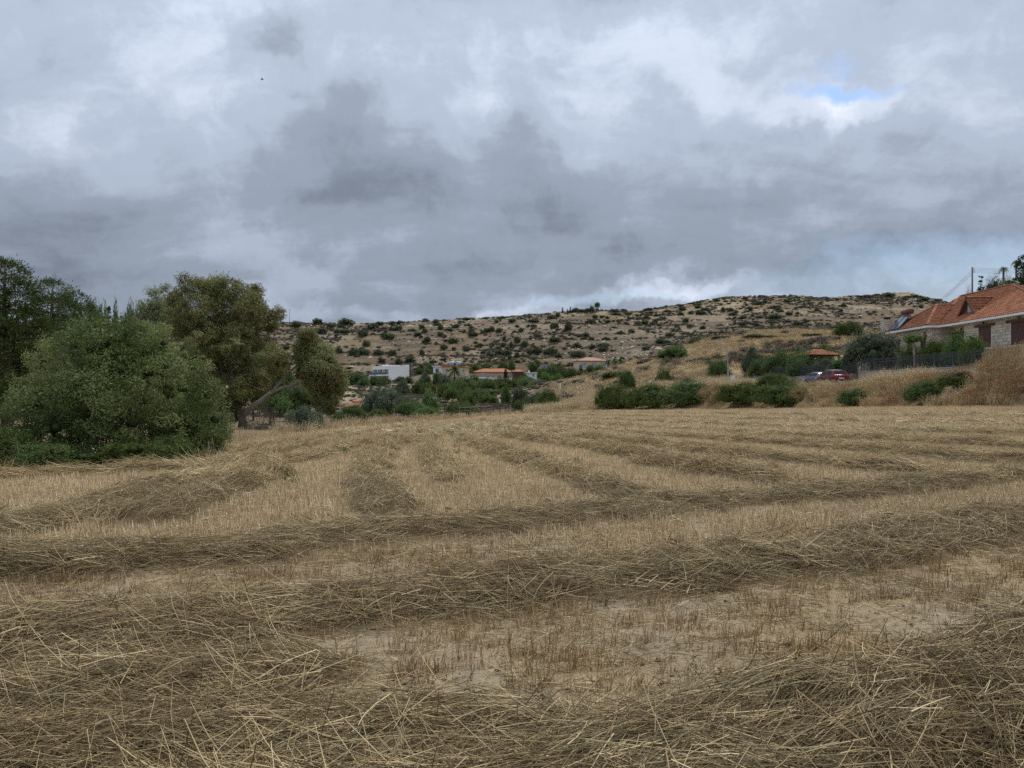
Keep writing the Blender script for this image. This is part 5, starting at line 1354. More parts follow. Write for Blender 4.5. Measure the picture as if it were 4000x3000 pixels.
# --- cypress and conifers
def cypress(u, vt, vb, Y, wpx, label, group=None, n=2200, zb=None, cone=True, seed=0, name='cypress_tree', L=.5):
    r = np.random.default_rng(700 + seed)
    p = at(u, vb, Y); z0 = hz(p.x, p.y) if zb is None else zb; ht = EYE + (HV - vt) / F * Y - z0; w_ = wpx / F * Y / 2
    e = empty(name, (p.x, p.y, z0 - .1), 0, label, 'tree', group)
    lum = []
    for i in range(34):
        f = r.uniform(.03, 1); a = r.uniform(0, 6.28); rr = w_ * (1 - f ** (1.2 if cone else 2.4)) * r.uniform(.3, .85)
        s = w_ * .45 * (1.1 - .7 * f)
        lum.append((rr * math.cos(a), rr * math.sin(a), ht * (.06 + .9 * f), s, s * 1.2))
    V, Q, T = crown_arrays(r, lum, n, L, L * .4, .5, -.3, .2, .2)
    inst('crown', np_mesh('crown', V, Q, M_dark, tint=T), e)
    MB().tube([(0, 0, -.4), (0, 0, ht * .9)], [w_ * .12 + .05, .03], 6).build('trunk', M_bark, e, True)
cypress(1975, 1438, 1490, 268, 17, 'slim dark cypress at the end of the bungalow', seed=1)
cypress(2268, 1425, 1462, 286, 22, 'dark conifer in front of the yellow villa', seed=2)
for i, (u, vt, wpx) in enumerate([(2197, 1200, 9), (2217, 1206, 8), (2228, 1197, 10)]):
    g = ground_hit(u, 1222, 380, 540); cypress(u, vt, 1222, g.y, wpx, 'slim dark cypress on the ridge beside the round ridge trees', 'cypresses on the ridge', 700, seed=10 + i)
for (u, vt, wpx) in [(2250, 1202, 30), (2270, 1208, 36), (2295, 1205, 24), (2310, 1196, 26), (2240, 1210, 20)]:
    g = ground_hit(u, 1221, 380, 540); plant('hill', u - wpx / 2, u + wpx / 2, vt, g.y, 'dark round tree in the clump on the ridge', 'tree', 'round trees on the ridge', 'ridge_tree', tree=True, lift=.15)
g = ground_hit(2333, 1218, 380, 540); plant('hill', 2322, 2345, 1182, g.y, 'thin open tree standing tallest on the ridge', 'tree', None, 'ridge_tree', tree=True, lift=.45)
# trees on the rise at far left, behind the pines
cypress(425, 1182, 1260, 120, 26, 'dark cypress on the rise behind the wild olive', seed=20, n=2600, L=.35)
for (u0, u1, vt, lab) in [(430, 475, 1212, 'low dark tree beside the cypress behind the wild olive'), (468, 528, 1198, 'round grey-green tree behind the wild olive'), (500, 560, 1228, 'dark shrub beside the round grey-green tree'), (340, 430, 1215, 'dark tree between pines and cypress')]:
    plant('lentisk_far', u0, u1, vt, 124, lab, 'tree', None, 'dense_tree', tree=True, lift=.3)
# --- gazebo with orange roof, pergola frame, brushwood shelter, rail fence and stakes
p = at(1400, 1594, 92); zb = hz(p.x, p.y)
e = empty('gazebo', (p.x, p.y, zb), R(20), 'square gazebo with orange tiled pyramid roof behind the corner bushes', 'gazebo')
zr = p.z - zb
r = MB().add([(-2, -2, zr), (2, -2, zr), (2, 2, zr), (-2, 2, zr), (-.55, -.55, zr + .85), (.55, -.55, zr + .85), (.55, .55, zr + .85), (-.55, .55, zr + .85)], [(0, 3, 2, 1), (0, 1, 5, 4), (1, 2, 6, 5), (2, 3, 7, 6), (3, 0, 4, 7), (4, 5, 6, 7)]).build('roof', M_roof, e)
MB().add([(-.75, -.75, zr + .92), (.75, -.75, zr + .92), (.75, .75, zr + .92), (-.75, .75, zr + .92), (0, 0, zr + 1.25)], [(0, 3, 2, 1), (0, 1, 4), (1, 2, 4), (2, 3, 4), (3, 0, 4)]).build('cupola', M_roof, r)
for x in (-1.7, 1.7):
    for y in (-1.7, 1.7): MB().box(x - .1, x + .1, y - .1, y + .1, -.4, zr).build('post', M_dkwood, e)
p = at(1325, 1640, 80); zb = hz(p.x, p.y); zt = at(1325, 1594, 80).z - zb
e = empty('pergola_frame', (p.x, p.y, zb), 0, 'bare grey pole pergola beside the orange gazebo', 'pergola')
for x in (-.9, 0, .9): MB().tube([(x, 0, -.3), (x, 0, zt)], .05, 6).build('post', M_wood, e)
for y in (0, 1.5): MB().tube([(-1.4, y, zt), (1.2, y, zt + .05)], .05, 6).build('beam', M_wood, e)
for x in (-1.2, -.4, .4, 1.1): MB().tube([(x, -.3, zt + .06), (x, 1.9, zt + .06)], .035, 5).build('rafter', M_wood, e)
pA = at(1932, 1616, 96); zb = hz(pA.x, pA.y)
e = empty('brushwood_shelter', (pA.x, pA.y, zb), R(5), 'low open shelter with sagging brushwood roof beyond the field end', 'shelter')
zt = at(1932, 1585, 96).z - zb
for x in (-1.7, -.9, -.1, .8, 1.6):
    for y in (0, 2.2): MB().tube([(x, y, -.4), (x + rnd.uniform(-.1, .1), y, zt)], .06, 6).build('post', M_wood, e)
MB().tube([(-1.9, 0, zt), (0, 0, zt - .05), (1.8, 0, zt + .15)], .07, 6).tube([(-1.9, 2.2, zt), (1.8, 2.2, zt + .12)], .07, 6).build('beam', M_wood, e)
v, f, k = strands(np.random.default_rng(5), np.c_[rng.uniform(-1.9, 1.9, 420), rng.uniform(-.4, 2.4, 420), rng.uniform(zt + .02, zt + .25, 420)], rng.normal(0, 1, (420, 3)) * np.array([1, 1, .12]), rng.uniform(.4, 1.1, 420), .035, .15, 2)
inst('brush_roof', np_mesh('brush_roof', v, f, M_scrub, tint=np.repeat(rng.random(420) * .6, k)), e)
rail_fence('rail_fence', [at(1795, 1618, 92), at(1880, 1614, 94), at(1985, 1606, 98)], .95, (.45, .85), M_wood, 'grey wooden rail fence beside the brushwood shelter', .12, 1.6)
for u, lean in ((1780, .15), (1821, -.2), (1844, .3), (1710, -.35), (1735, .1)):
    p = at(u, 1620, 86); z0 = hz(p.x, p.y)
    o = MB().tube([(0, 0, -.2), (lean, .05, 1.25)], [.035, .02], 6).build('stake', M_wood, None); o.location = (p.x, p.y, z0)
    tag(o, 'thin leaning wooden stake at the field corner fence', 'stake', 'thin stakes by the field corner')
# ------------------------------------------------------------------ street, walls, fence
M_asph = simple('worn_asphalt', (.10, .10, .10), .9, .2, 1.0, .3, fine=20)
M_stone = None
def stone_mat(name, a, b_):
    m, n = new_mat(name)
    r = n.n('ShaderNodeObjectInfo').outputs['Random']
    t = n.n('ShaderNodeAttribute', attribute_name='tint').outputs['Fac']
    p = n.n('ShaderNodeNewGeometry').outputs['Position']
    nz = n.noise(p, 5, 6, .65).outputs[0]
    f = n.math('MULTIPLY_ADD', nz, .9, n.math('MULTIPLY_ADD', n.math('FRACT', n.math('ADD', r, t)), .6, -.3), clamp=True)
    c = n.ramp(f, [(.15, a), (.85, b_)])
    bs = n.n('ShaderNodeBsdfPrincipled', ins={'Base Color': c, 'Roughness': .92, 'Specular IOR Level': .15})
    bp = n.n('ShaderNodeBump', ins={'Strength': .6, 'Distance': .03, 'Height': n.noise(p, 14, 5, .65).outputs[0]})
    n.t.links.new(bp.outputs[0], bs.inputs['Normal'])
    n.n('ShaderNodeOutputMaterial', ins={0: bs.outputs[0]})
    return m
M_stone = stone_mat('hewn_limestone', (.50, .44, .35), (.74, .68, .57))
M_mortar = simple('mortar', (.46, .41, .33), .95, .12, 3, .3)
M_tile = stone_mat('clay_tiles', (.27, .108, .058), (.44, .205, .115))
M_fence = simple('dark_green_iron', (.085, .095, .098), .6, .15, 6, 0, .2)
road = MB()
ys_ = np.arange(ST_Y0 + 1, ST_Y1 - 1, 4.0)
for a, b_ in zip(ys_[:-1], ys_[1:]): road.box(ST_X0 + .5, ST_X1 - .55, a, b_ - .004, ST_Z - .2, ST_Z + .03)
rd = road.build('street', M_asph); tag(rd, 'narrow asphalt street along the villa wall', 'street', kind='structure')
MB().box(ST_X1 - .5, ST_X1 - .1, ST_Y0 + 1, ST_Y1 - 6, ST_Z - .2, ST_Z + .14).build('kerb', M_conc)
tag(bpy.data.objects['kerb'], 'concrete kerb at the foot of the villa retaining wall', 'kerb', kind='structure')
FX = 36.95     # fence line
def stone_block(rng, w_, h_, d_, jig=.02):
    """rough hewn stone, chamfered and uneven: face towards -y"""
    j = lambda: rng.uniform(-jig, jig)
    c = min(.03, w_ * .12)
    v = [(0 + j() * .3, 0, 0), (w_ + j() * .3, 0, 0), (w_ + j() * .3, 0, h_), (0, 0, h_), (c + j(), -d_ + j() * .5, c + j()), (w_ - c + j(), -d_ + j() * .5, c + j()), (w_ - c + j(), -d_ + j() * .5, h_ - c + j()), (c + j(), -d_ + j() * .5, h_ - c + j())]
    return v, [(4, 5, 6, 7), (0, 1, 5, 4), (1, 2, 6, 5), (2, 3, 7, 6), (3, 0, 4, 7)]
STONES = []
for i in range(10):
    r = random.Random(i); v, f = stone_block(r, 1, 1, 1, .07)
    STONES.append(MB().add(v, f).mesh('stone', M_stone))
stone_total = [0]
def stone_wall(parent, x0, x1, z0, z1, y, holes, seed, near_first=True, course=(.20, .34), width=(.26, .62), budget=300, flipx=False, face='front'):
    """courses of stones on a wall plane facing -y (front) or +x / -x; holes are (x0,x1,z0,z1)"""
    r = random.Random(seed); z = z0; lst = []
    while z < z1 - .06:
        h_ = min(r.uniform(*course), z1 - z)
        if z1 - z - h_ < .12: h_ = z1 - z
        x = x0
        while x < x1 - .05:
            w_ = min(r.uniform(*width), x1 - x)
            if x1 - x - w_ < .15: w_ = x1 - x
            segs = [(x, x + w_)]
            for (a, b_, c, d) in holes:
                if z + h_ > c + .02 and z < d - .02:
                    ns = []
                    for (p, q) in segs:
                        if q <= a or p >= b_: ns.append((p, q))
                        else:
                            if p < a - .06: ns.append((p, a))
                            if q > b_ + .06: ns.append((b_, q))
                    segs = ns
            for (p, q) in segs: lst.append((p + .012, z + .012, q - p - .024, h_ - .024))
            x += w_
        z += h_
    rest = MB()
    for (x, zz, w_, h_) in (sorted(lst, key=lambda t: -t[0]) if near_first else lst):
        d_ = r.uniform(.03, .06)
        if stone_total[0] < budget and x < 11.5:
            if face == 'front': inst('stone', r.choice(STONES), parent, (x, y, zz), (0, 0, 0), (w_, d_, h_))
            else: inst('stone', r.choice(STONES), parent, (y, x, zz), (0, 0, R(90) if face == 'right' else R(-90)), (w_, d_, h_))
            if face == 'left': parent.children[-1].location = (y, x + w_, zz)
            stone_total[0] += 1
        else:
            v, f = stone_block(r, w_, h_, d_)
            if face == 'front': rest.add([(x + a, y + b_, zz + c) for a, b_, c in v], f)
            elif face == 'right': rest.add([(y - b_, x + a, zz + c) for a, b_, c in v], f)
            else: rest.add([(y + b_, x + w_ - a, zz + c) for a, b_, c in v], f)
    if rest.v:
        o = rest.build('stonework', M_stone, parent); o['kind'] = 'stuff'
        me = o.data; a = me.attributes.new('tint', 'FLOAT', 'FACE')
        a.data.foreach_set('value', np.repeat(np.random.default_rng(seed).random(len(me.polygons) // 5), 5))

# retaining wall with coping, broken by the driveway gate
def ret_wall(y0, y1, ztop, label, mat=None):
    e = empty('retaining_wall', (FX, y1, ST_Z), R(-90), label, 'wall')
    # local +x runs towards the camera, -y faces the street
    L_ = y1 - y0
    MB().box(0, L_, .0, .30, -.4, ztop - ST_Z).build('wall_body', M_mortar, e)
    MB().box(-.04, L_ + .04, -.08, .36, ztop - ST_Z + .003, ztop - ST_Z + .07).build('coping', M_conc, e)
    return e
w1 = ret_wall(46, 75.6, 3.45, 'low rubble retaining wall under the iron fence of the villa')
w2 = ret_wall(79.4, 112, 3.25, 'low retaining wall under the iron fence of the garden')
def iron_fence(y0, y1, zb, zt, label, seg=2.6):
    e = empty('iron_fence', (FX + .12, y1, zb), R(-90), label, 'fence', None)
    n_ = max(1, round((y1 - y0) / seg)); L_ = y1 - y0
    h_ = zt - zb
    pk = MB().box(-.011, .011, -.011, .011, .06, h_ + .10).add([(-.02, -.02, h_ + .10), (.02, -.02, h_ + .10), (.02, .02, h_ + .10), (-.02, .02, h_ + .10), (0, 0, h_ + .2)], [(0, 1, 4), (1, 2, 4), (2, 3, 4), (3, 0, 4)]).mesh('picket', M_fence)
    po = MB().box(-.04, .04, -.04, .04, 0, h_ + .22).mesh('post', M_fence)
    for i in range(n_ + 1): inst('post', po, e, (L_ * i / n_, 0, 0))
    for z in (.10, h_ - .22, h_): MB().box(.0, L_, -.02, .02, z, z + .04).build('rail', M_fence, e)
    m = int(L_ / .17)
    global picket_n
    for i in range(1, m):
        x = L_ * i / m
        inst('picket', pk, e, (x, 0, 0)); picket_n += 1
    return e
picket_n = 0
iron_fence(52, 75.4, 3.53, 4.62, 'dark iron picket fence on the wall in front of the villa')
iron_fence(82.5, 104, 3.33, 4.55, 'dark iron picket fence in front of the garden hedge')
# driveway gate leaf standing open, white low wall beyond
p = Vector((FX, 79.0, ST_Z))
e = empty('iron_gate', p, R(-90), 'dark iron driveway gate with swept top rail behind the red car', 'gate')
MB().box(0, .07, -.03, .04, 0, 2.45).box(2.9, 2.97, -.03, .04, 0, 2.9).build('frame', M_fence, e)
MB().tube([(0, 0, 2.1), (1, 0, 2.2), (2, 0, 2.45), (2.93, 0, 2.8)], .03, 6).tube([(0, 0, 1.9), (1, 0, 2.0), (2, 0, 2.25), (2.93, 0, 2.6)], .025, 6).box(0, 2.93, -.02, .02, .1, .15).build('rail', M_fence, e)
for i in range(1, 19):
    x = 2.93 * i / 19; MB().box(x - .012, x + .012, -.012, .012, .15, 2.12 + .75 * (x / 2.93) ** 1.8 + .1).build('picket', M_fence, e)
e = empty('white_wall', (FX + 1.5, 76.8, ST_Z), R(-90), 'low white wall in the driveway opening beside the red car', 'wall')
MB().box(0, 3.6, 0, .25, -.3, 1.0).build('wall_body', M_white, e); MB().box(-.03, 3.63, -.03, .28, 1.003, 1.06).build('coping', M_conc, e)
# gate pillar, small garden gate, sheet-metal fence and rubble wall at the end of the street
p = at(2862, 1512, 92); p.z = hz(p.x, p.y)
zt = at(2862, 1469, 92).z - p.z
o = MB().box(-.22, .22, -.22, .22, -.5, zt).prism([(-.27, -.27), (.27, -.27), (.27, .27), (-.27, .27)], 'z', zt + .003, zt + .08).build('gate_pillar', M_white, None); o.location = p
tag(o, 'white gate pillar beside the street lamp', 'pillar')
p = at(2868, 1512, 93); zb = hz(p.x, p.y)
e = empty('garden_gate', (p.x + .3, 93.2, zb), R(-30), 'blue-grey arched garden gate beside the white pillar', 'gate')
M_blue = simple('blue_grey_paint', (.13, .16, .20), .5, .15, 3, 0, .3)
zt = at(2868, 1472, 93).z - zb
MB().box(0, .06, 0, .06, -.2, zt).box(1.2, 1.26, 0, .06, -.2, zt).build('frame', M_blue, e)
MB().tube([(.03 + 1.2 * i / 8, .03, zt - .35 + .3 * math.sin(PI * i / 8)) for i in range(9)], .03, 5).build('arch', M_blue, e)
for i in range(1, 9): MB().box(.03 + 1.2 * i / 9 - .012, .03 + 1.2 * i / 9 + .012, .02, .045, 0, zt - .35 + .3 * math.sin(PI * i / 9)).build('bar', M_blue, e)
low_wall('rubble_wall', [at(2880, 1508, 92.5), at(2940, 1506, 90)], .75, .3, M_mortar, 'short rubble wall beside the blue-grey garden gate', below=.8)
pA, pB = at(2942, 1510, 88), at(3006, 1500, 83)
e = empty('sheet_fence', pA, 0, 'tilted blue-grey corrugated sheet fence at the end of the street', 'fence')
d = pB - pA; L_ = math.hypot(d.x, d.y); e.rotation_euler.z = math.atan2(d.y, d.x)
for i in range(4):
    z0 = -.2 + i * .33
    MB().add([(0, 0, z0), (L_, 0, z0 + .35), (L_, 0, z0 + .35 + .31), (0, 0, z0 + .31), (0, .05, z0), (L_, .05, z0 + .35), (L_, .05, z0 + .66), (0, .05, z0 + .31)], [(0, 1, 2, 3), (7, 6, 5, 4), (0, 4, 5, 1), (3, 2, 6, 7), (1, 5, 6, 2), (0, 3, 7, 4)]).build('sheet', M_blue, e)
for x in (.0, L_): MB().box(x - .04, x + .04, .055, .13, -.6, 1.55 + (.35 if x else 0)).build('post', M_blue, e)

# street lamp
p = at(2845, 1515, 85); p.z = hz(p.x, p.y); zt = at(2830, 1341, 85).z - p.z
M_galv = simple('galvanised_steel', (.36, .38, .40), .45, .1, 3, 0, .5)
e = empty('street_lamp', p, 0, 'tall grey street lamp with curved arm at the field bank', 'lamp')
MB().tube([(0, 0, -.5), (0, 0, .9), (0, 0, .95), (-.1, 0, zt - 1.0), (-.18, 0, zt - .6), (-.42, 0, zt - .22), (-.85, 0, zt - .03), (-1.05, 0, zt)], [.10, .10, .075, .055, .05, .045, .04, .035], 9).build('mast', M_galv, e, True)
MB().add([(-1.62, -.1, zt), (-1.0, -.13, zt - .02), (-1.0, .13, zt - .02), (-1.62, .1, zt), (-1.58, -.07, zt + .1), (-1.0, -.08, zt + .1), (-1.0, .08, zt + .1), (-1.58, .07, zt + .1)], [(0, 3, 2, 1), (4, 5, 6, 7), (0, 1, 5, 4), (1, 2, 6, 5), (2, 3, 7, 6), (3, 0, 4, 7)]).build('lamp_head', M_galv, e)
MB().box(-1.5, -1.1, -.08, .08, zt - .05, zt - .03).build('lens', M_pane, e)
# leaning white plank, orange board, broken picket fence, junk heap
p = at(2535, 1495, 104); p.z = hz(p.x, p.y)
o = MB().box(-.14, .14, -.05, .05, -.3, 1.35).build('white_post', M_white, None, loc=p, rot=(0, R(8), 0)); tag(o, 'leaning white board post on the knoll slope', 'post')
p = at(2543, 1495, 103.5); p.z = hz(p.x, p.y)
o = MB().box(-.22, .22, -.03, .03, -.1, .62).build('orange_board', simple('orange_plywood', (.50, .27, .09), .8, .2, 4), None, loc=p, rot=(0, R(6), 0)); tag(o, 'orange plywood board beside the leaning white post', 'board')
pA = at(2552, 1490, 105); pA.z = hz(pA.x, pA.y)
e = empty('picket_fence', pA, R(-8), 'broken brown picket fence beside the orange board', 'fence')
for i in range(17):
    x = i * .11; MB().box(x, x + .07, 0, .03, -.2, .62 + rnd.uniform(-.1, .1)).build('picket', M_brown if i > 6 else M_wood, e, rot=(0, R(rnd.uniform(-6, 6)), 0))
MB().box(0, 1.9, .035, .07, .1, .16).box(0, 1.9, .035, .07, .42, .48).build('rail', M_wood, e)
p = at(2627, 1490, 104); p.z = hz(p.x, p.y)
e = empty('junk_heap', p, 0, 'heap of dark scrap behind the broken picket fence', 'scrap')
for i in range(7):
    MB().box(-.3, .3, -.2, .2, 0, .25).build('scrap_piece', M_grey if i % 2 else M_dkwood, e, loc=(rnd.uniform(-.6, .6), rnd.uniform(-.3, .3), rnd.uniform(0, .35)), rot=(rnd.uniform(-.6, .6), rnd.uniform(-.6, .6), rnd.uniform(0, 3)))
# boulder on the knoll
p = at(2575, 1392, 168); p.z = hz(p.x, p.y)
rgb = np.random.default_rng(8); mb = MB()
pts = []
for i in range(5):
    for j in range(9):
        ph = PI * (i + .5) / 5.4; a = 2 * PI * j / 9; s = rgb.uniform(.8, 1.15)
        pts.append((1.4 * s * math.sin(ph) * math.cos(a), 1.2 * s * math.sin(ph) * math.sin(a), .5 + 1.35 * s * math.cos(ph)))
fs = [(i * 9 + j, (i + 1) * 9 + j, (i + 1) * 9 + (j + 1) % 9, i * 9 + (j + 1) % 9) for i in range(4) for j in range(9)] + [tuple(range(9)), tuple(range(36, 45))[::-1]]
o = mb.add(pts, fs).build('boulder', simple('pinkish_rock', (.48, .36, .26), .95, .2, 1.5, .5), None, loc=p); tag(o, 'pinkish boulder on the knoll behind the windswept carob', 'boulder')

# ------------------------------------------------------------------ parked cars
M_carglass = simple('car_glass', (.02, .025, .03), .3, .1, 1, 0, 0, .2)
def car(x, y, label, paint, L_=4.35, wd=1.8, ht=1.55, hatch=True):
    e = empty('parked_car', (x, y, ST_Z + .03), 0, label, 'car', 'cars parked in the street')
    hl, hw = L_ / 2, wd / 2
    # lower body by sections along +y (front) with rounded plan and shoulder
    secs = [(-hl, .80, .42, .92), (-hl + .12, .94, .30, 1.0), (-hl + .7, 1.0, .22, 1.0), (-.6, 1.0, .20, .97), (.6, 1.0, .20, .95), (hl - 1.0, .99, .20, .93), (hl - .45, .95, .22, .84), (hl - .1, .84, .30, .70), (hl, .70, .42, .60)]
    v, f = [], []
    for (yy, k, zl, zs) in secs:
        w_ = hw * k
        ring = [(-w_ * .86, zl), (-w_, zl + .14), (-w_, zl + (zs - zl) * .62), (-w_ * .95, zs - .03), (-w_ * .8, zs + .02), (w_ * .8, zs + .02), (w_ * .95, zs - .03), (w_, zl + (zs - zl) * .62), (w_, zl + .14), (w_ * .86, zl)]
        v += [(a, yy, b_) for a, b_ in ring]
    m = 10
    for i in range(len(secs) - 1):
        for j in range(m): f.append((i * m + j, i * m + (j + 1) % m, (i + 1) * m + (j + 1) % m, (i + 1) * m + j))
    f += [tuple(range(m))[::-1], tuple(range((len(secs) - 1) * m, len(secs) * m))]
    body = MB().add(v, [q[::-1] for q in f]).build('body', paint, e, True)
    md = body.modifiers.new('edge', 'EDGE_SPLIT'); md.split_angle = R(50)
    # cabin
    zb_, zr = .96, ht
    cs = [(-hl + .10, .90, zb_ - .02, .78), (-hl + .42, .86, zr - .12, .70), (-hl + .9, .86, zr - .01, .70), (-.1, .86, zr, .70), (.55, .86, zr - .07, .68), (hl - 1.05, .90, zb_ - .04, .80)]
    v, f = [], []
    for (yy, kb, zt_, kt) in cs:
        v += [(-hw * kb * 1.04, yy, zb_ - .04), (-hw * (kb if zt_ < 1.1 else kt * 1.08), yy, max(zt_ - .05, zb_ - .03)), (-hw * kt * .85, yy, max(zt_, zb_ - .02)), (hw * kt * .85, yy, max(zt_, zb_ - .02)), (hw * (kb if zt_ < 1.1 else kt * 1.08), yy, max(zt_ - .05, zb_ - .03)), (hw * kb * 1.04, yy, zb_ - .04)]
    for i in range(len(cs) - 1):
        for j in range(5): f.append((i * 6 + j, (i + 1) * 6 + j, (i + 1) * 6 + j + 1, i * 6 + j + 1))
    cab = MB().add(v, f).build('cabin', paint, e, True)
    md = cab.modifiers.new('edge', 'EDGE_SPLIT'); md.split_angle = R(40)
    # windows: proud dark glass on the sides, rear and front
    for s in (-1, 1):
        def sp(yy, z):   # point on the cabin side
            t = (z - .92) / (zr - .05 - .92); return (s * (hw * .87 * 1.04 * (1 - t) + hw * .70 * 1.08 * t + .008), yy, z)
        for nm, pts_ in (('side_window', [(-hl + .95, 1.0), (-.15, 1.0), (-.15, zr - .13), (-hl + 1.0, zr - .15)]), ('side_window', [(-.05, 1.0), (hl - 1.35, 1.0), (.55, zr - .17), (-.05, zr - .13)]), ('quarter_window', [(-hl + .55, 1.04), (-hl + .87, 1.02), (-hl + .92, zr - .17), (-hl + .72, zr - .22)])):
            q = [sp(a, b_) for a, b_ in pts_]
            q2 = [(a - s * .02, b_, c) for a, b_, c in q]
            MB().add(q + q2, [(0, 1, 2, 3), (4, 7, 6, 5), (0, 4, 5, 1), (1, 5, 6, 2), (2, 6, 7, 3), (3, 7, 4, 0)]).build(nm, M_carglass, e)
    MB().add([(-.62, -hl + .10, 1.02), (.62, -hl + .10, 1.02), (.52, -hl + .36, zr - .16), (-.52, -hl + .36, zr - .16), (-.62, -hl + .16, 1.02), (.62, -hl + .16, 1.02), (.52, -hl + .42, zr - .16), (-.52, -hl + .42, zr - .16)], [(0, 1, 2, 3), (0, 4, 5, 1), (1, 5, 6, 2), (2, 6, 7, 3), (3, 7, 4, 0)]).build('rear_window', M_carglass, e)
    MB().add([(-.66, hl - 1.08, 1.0), (.66, hl - 1.08, 1.0), (.55, .62, zr - .12), (-.55, .62, zr - .12), (-.66, hl - 1.03, .98), (.66, hl - 1.03, .98), (.55, .67, zr - .08), (-.55, .67, zr - .08)], [(4, 5, 6, 7), (0, 4, 5, 1), (1, 5, 6, 2), (2, 6, 7, 3), (3, 7, 4, 0)]).build('windscreen', M_carglass, e)
    M_lamp = simple('red_lamp', (.55, .08, .06), .2, .1)
    for s in (-1, 1):
        MB().box(s * hw * .80 - .17, s * hw * .80 + .17, -hl - .02, -hl + .12, .80, .94).build('taillight', M_lamp, e)
        MB().box(s * hw * .72 - .2, s * hw * .72 + .2, hl - .16, hl - .03, .60, .72).build('headlight', M_frame, e)
        MB().box(s * (hw + .10) - .1, s * (hw + .10) + .1, hl - 1.45, hl - 1.33, .98, 1.12).build('mirror', paint, e, bevel=.02)
        for yy in (-hl + .85, hl - .9):
            t_ = MB().tube([(s * (hw - .20), yy, .31), (s * (hw + .005), yy, .31)], .31, 18).build('wheel', simple('tyre_rubber', (.02, .02, .02), .9, .1), e)
            MB().tube([(s * (hw - .05), yy, .31), (s * (hw + .012), yy, .31)], .20, 14).build('rim', M_galv, t_)
        for yy in (-.55, .45): MB().box(s * (hw + .012) - .012, s * (hw + .012) + .012, yy, yy + .18, .80, .83).build('handle', paint, e)
    MB().box(-.28, .28, -hl - .012, -hl + .05, .58, .70).build('number_plate', M_frame, e)
    MB().box(-hw * .8, hw * .8, -hl - .03, -hl + .1, .36, .52).build('bumper', paint, e, bevel=.03)
M_red = simple('dark_red_paint', (.17, .012, .016), .18, .05, 1, 0, .2, .6)
M_silv = simple('silver_paint', (.20, .22, .24), .25, .05, 1, 0, .5, .6)
car(33.6, 74.6, 'dark red hatchback parked in the street, rear towards the field', M_red)
car(34.7, 80.6, 'grey car parked ahead of the dark red hatchback', M_silv, 4.2, 1.75, 1.45)

# ------------------------------------------------------------------ stone villa with tiled roof
VX, VY, VZ = 44.4, 71.0, 5.3
va = math.atan2(-1, -.05)
vil = empty('stone_villa', (VX, VY, VZ), va, 'long limestone villa with orange tiled hip roof, dormer and brown shutters', 'house')
EZ = 3.0      # eave height above the pad
# walls: local x runs towards the camera along the front, local y into the house (roof eave at y = 0)
C0, C1, CY = 0.35, 17.0, .6
B0, B1, BY = -3.4, .35, 1.5
A0, A1, AY = -11.2, -3.4, -.7
wall = MB().box(C0, C1, CY, 11, -.6, EZ).box(B0, B1 - .003, BY, 11.2, -.6, EZ - .003).box(A0, A1 - .003, AY, 10.8, -.6, EZ - .006).build('wall', M_mortar, vil)
holesC = [(2.7, 4.75, -.6, 2.27), (7.5, 10.2, -.6, 2.27)]
holesB = [(-2.9, -.6, .3, 2.0)]
holesA = [(-5.3, -4.25, .5, 1.85), (-10.7, -9.9, .7, 1.8), (-8.1, -6.9, .5, 1.85)]
stone_wall(wall, C0, C1, -.2, EZ - .1, CY, holesC, 1)
stone_wall(wall, B0 + .02, B1 - .05, -.2, EZ - .1, BY, holesB, 2)
stone_wall(wall, A0, A1, -.2, EZ - .1, AY, holesA, 3)
stone_wall(wall, AY, BY, -.2, EZ - .1, A1, [], 4, face='right')
M_shut = simple('brown_shutter', (.10, .045, .035), .6, .15, 8)
def opening(x0, x1, z0, z1, y, kind, lint=.35):
    if kind == 'shutter':
        o = MB().box(x0, x1, y - .03, y - .003, z0, z1).build('door', M_shut, vil)
        n_ = int((z1 - z0) / .11)
        for i in range(n_):
            z = z0 + (z1 - z0) * i / n_
            MB().prism([(y - .05, z + .01), (y - .031, z + .10), (y - .031, z + .005)], 'x', x0 + .04, x1 - .04).build('slat', M_shut, o)
        MB().box(x0 - .05, x0, y - .08, y - .003, z0, z1).box(x1, x1 + .05, y - .08, y - .003, z0, z1).build('jamb', M_white, o)
    else:
        o = MB().box(x0, x1, y - .03, y - .003, z0, z1).build('window', M_glass, vil)
        t = .08
        MB().box(x0, x0 + t, y - .07, y - .031, z0, z1).box(x1 - t, x1, y - .07, y - .031, z0, z1).box(x0 + t, x1 - t, y - .07, y - .031, z1 - t, z1).box(x0 + t, x1 - t, y - .07, y - .031, z0, z0 + t).box((x0 + x1) / 2 - .04, (x0 + x1) / 2 + .04, y - .065, y - .031, z0 + t, z1 - t).build('frame', M_brown, o)
    MB().box(x0 - lint, x1 + lint, y - .14, y - .062, z1 + .02, z1 + .27).build('lintel', M_brown, o)
opening(2.7, 4.75, -.3, 2.25, CY, 'shutter', .5); opening(7.5, 10.2, -.3, 2.25, CY, 'shutter', .6)
opening(-2.9, -.6, .3, 1.98, BY, 'window', .25)
opening(-5.3, -4.25, .5, 1.83, AY, 'window', .2); opening(-10.7, -9.9, .7, 1.78, AY, 'window', .2); opening(-8.1, -6.9, .5, 1.83, AY, 'window', .2)
for x, z, y in ((3.7, 2.62, CY), (8.8, 2.62, CY), (-4.2, 2.3, AY), (-1.5, 2.45, BY)):
    l_ = MB().tube([(x, y - .05, z), (x, y - .22, z + .03)], .02, 6).build('wall_lamp', M_fence, vil)
    MB().tube([(x, y - .22, z - .10), (x, y - .22, z + .10)], [.07, .09], 8).build('lamp_shade', M_fence, l_)
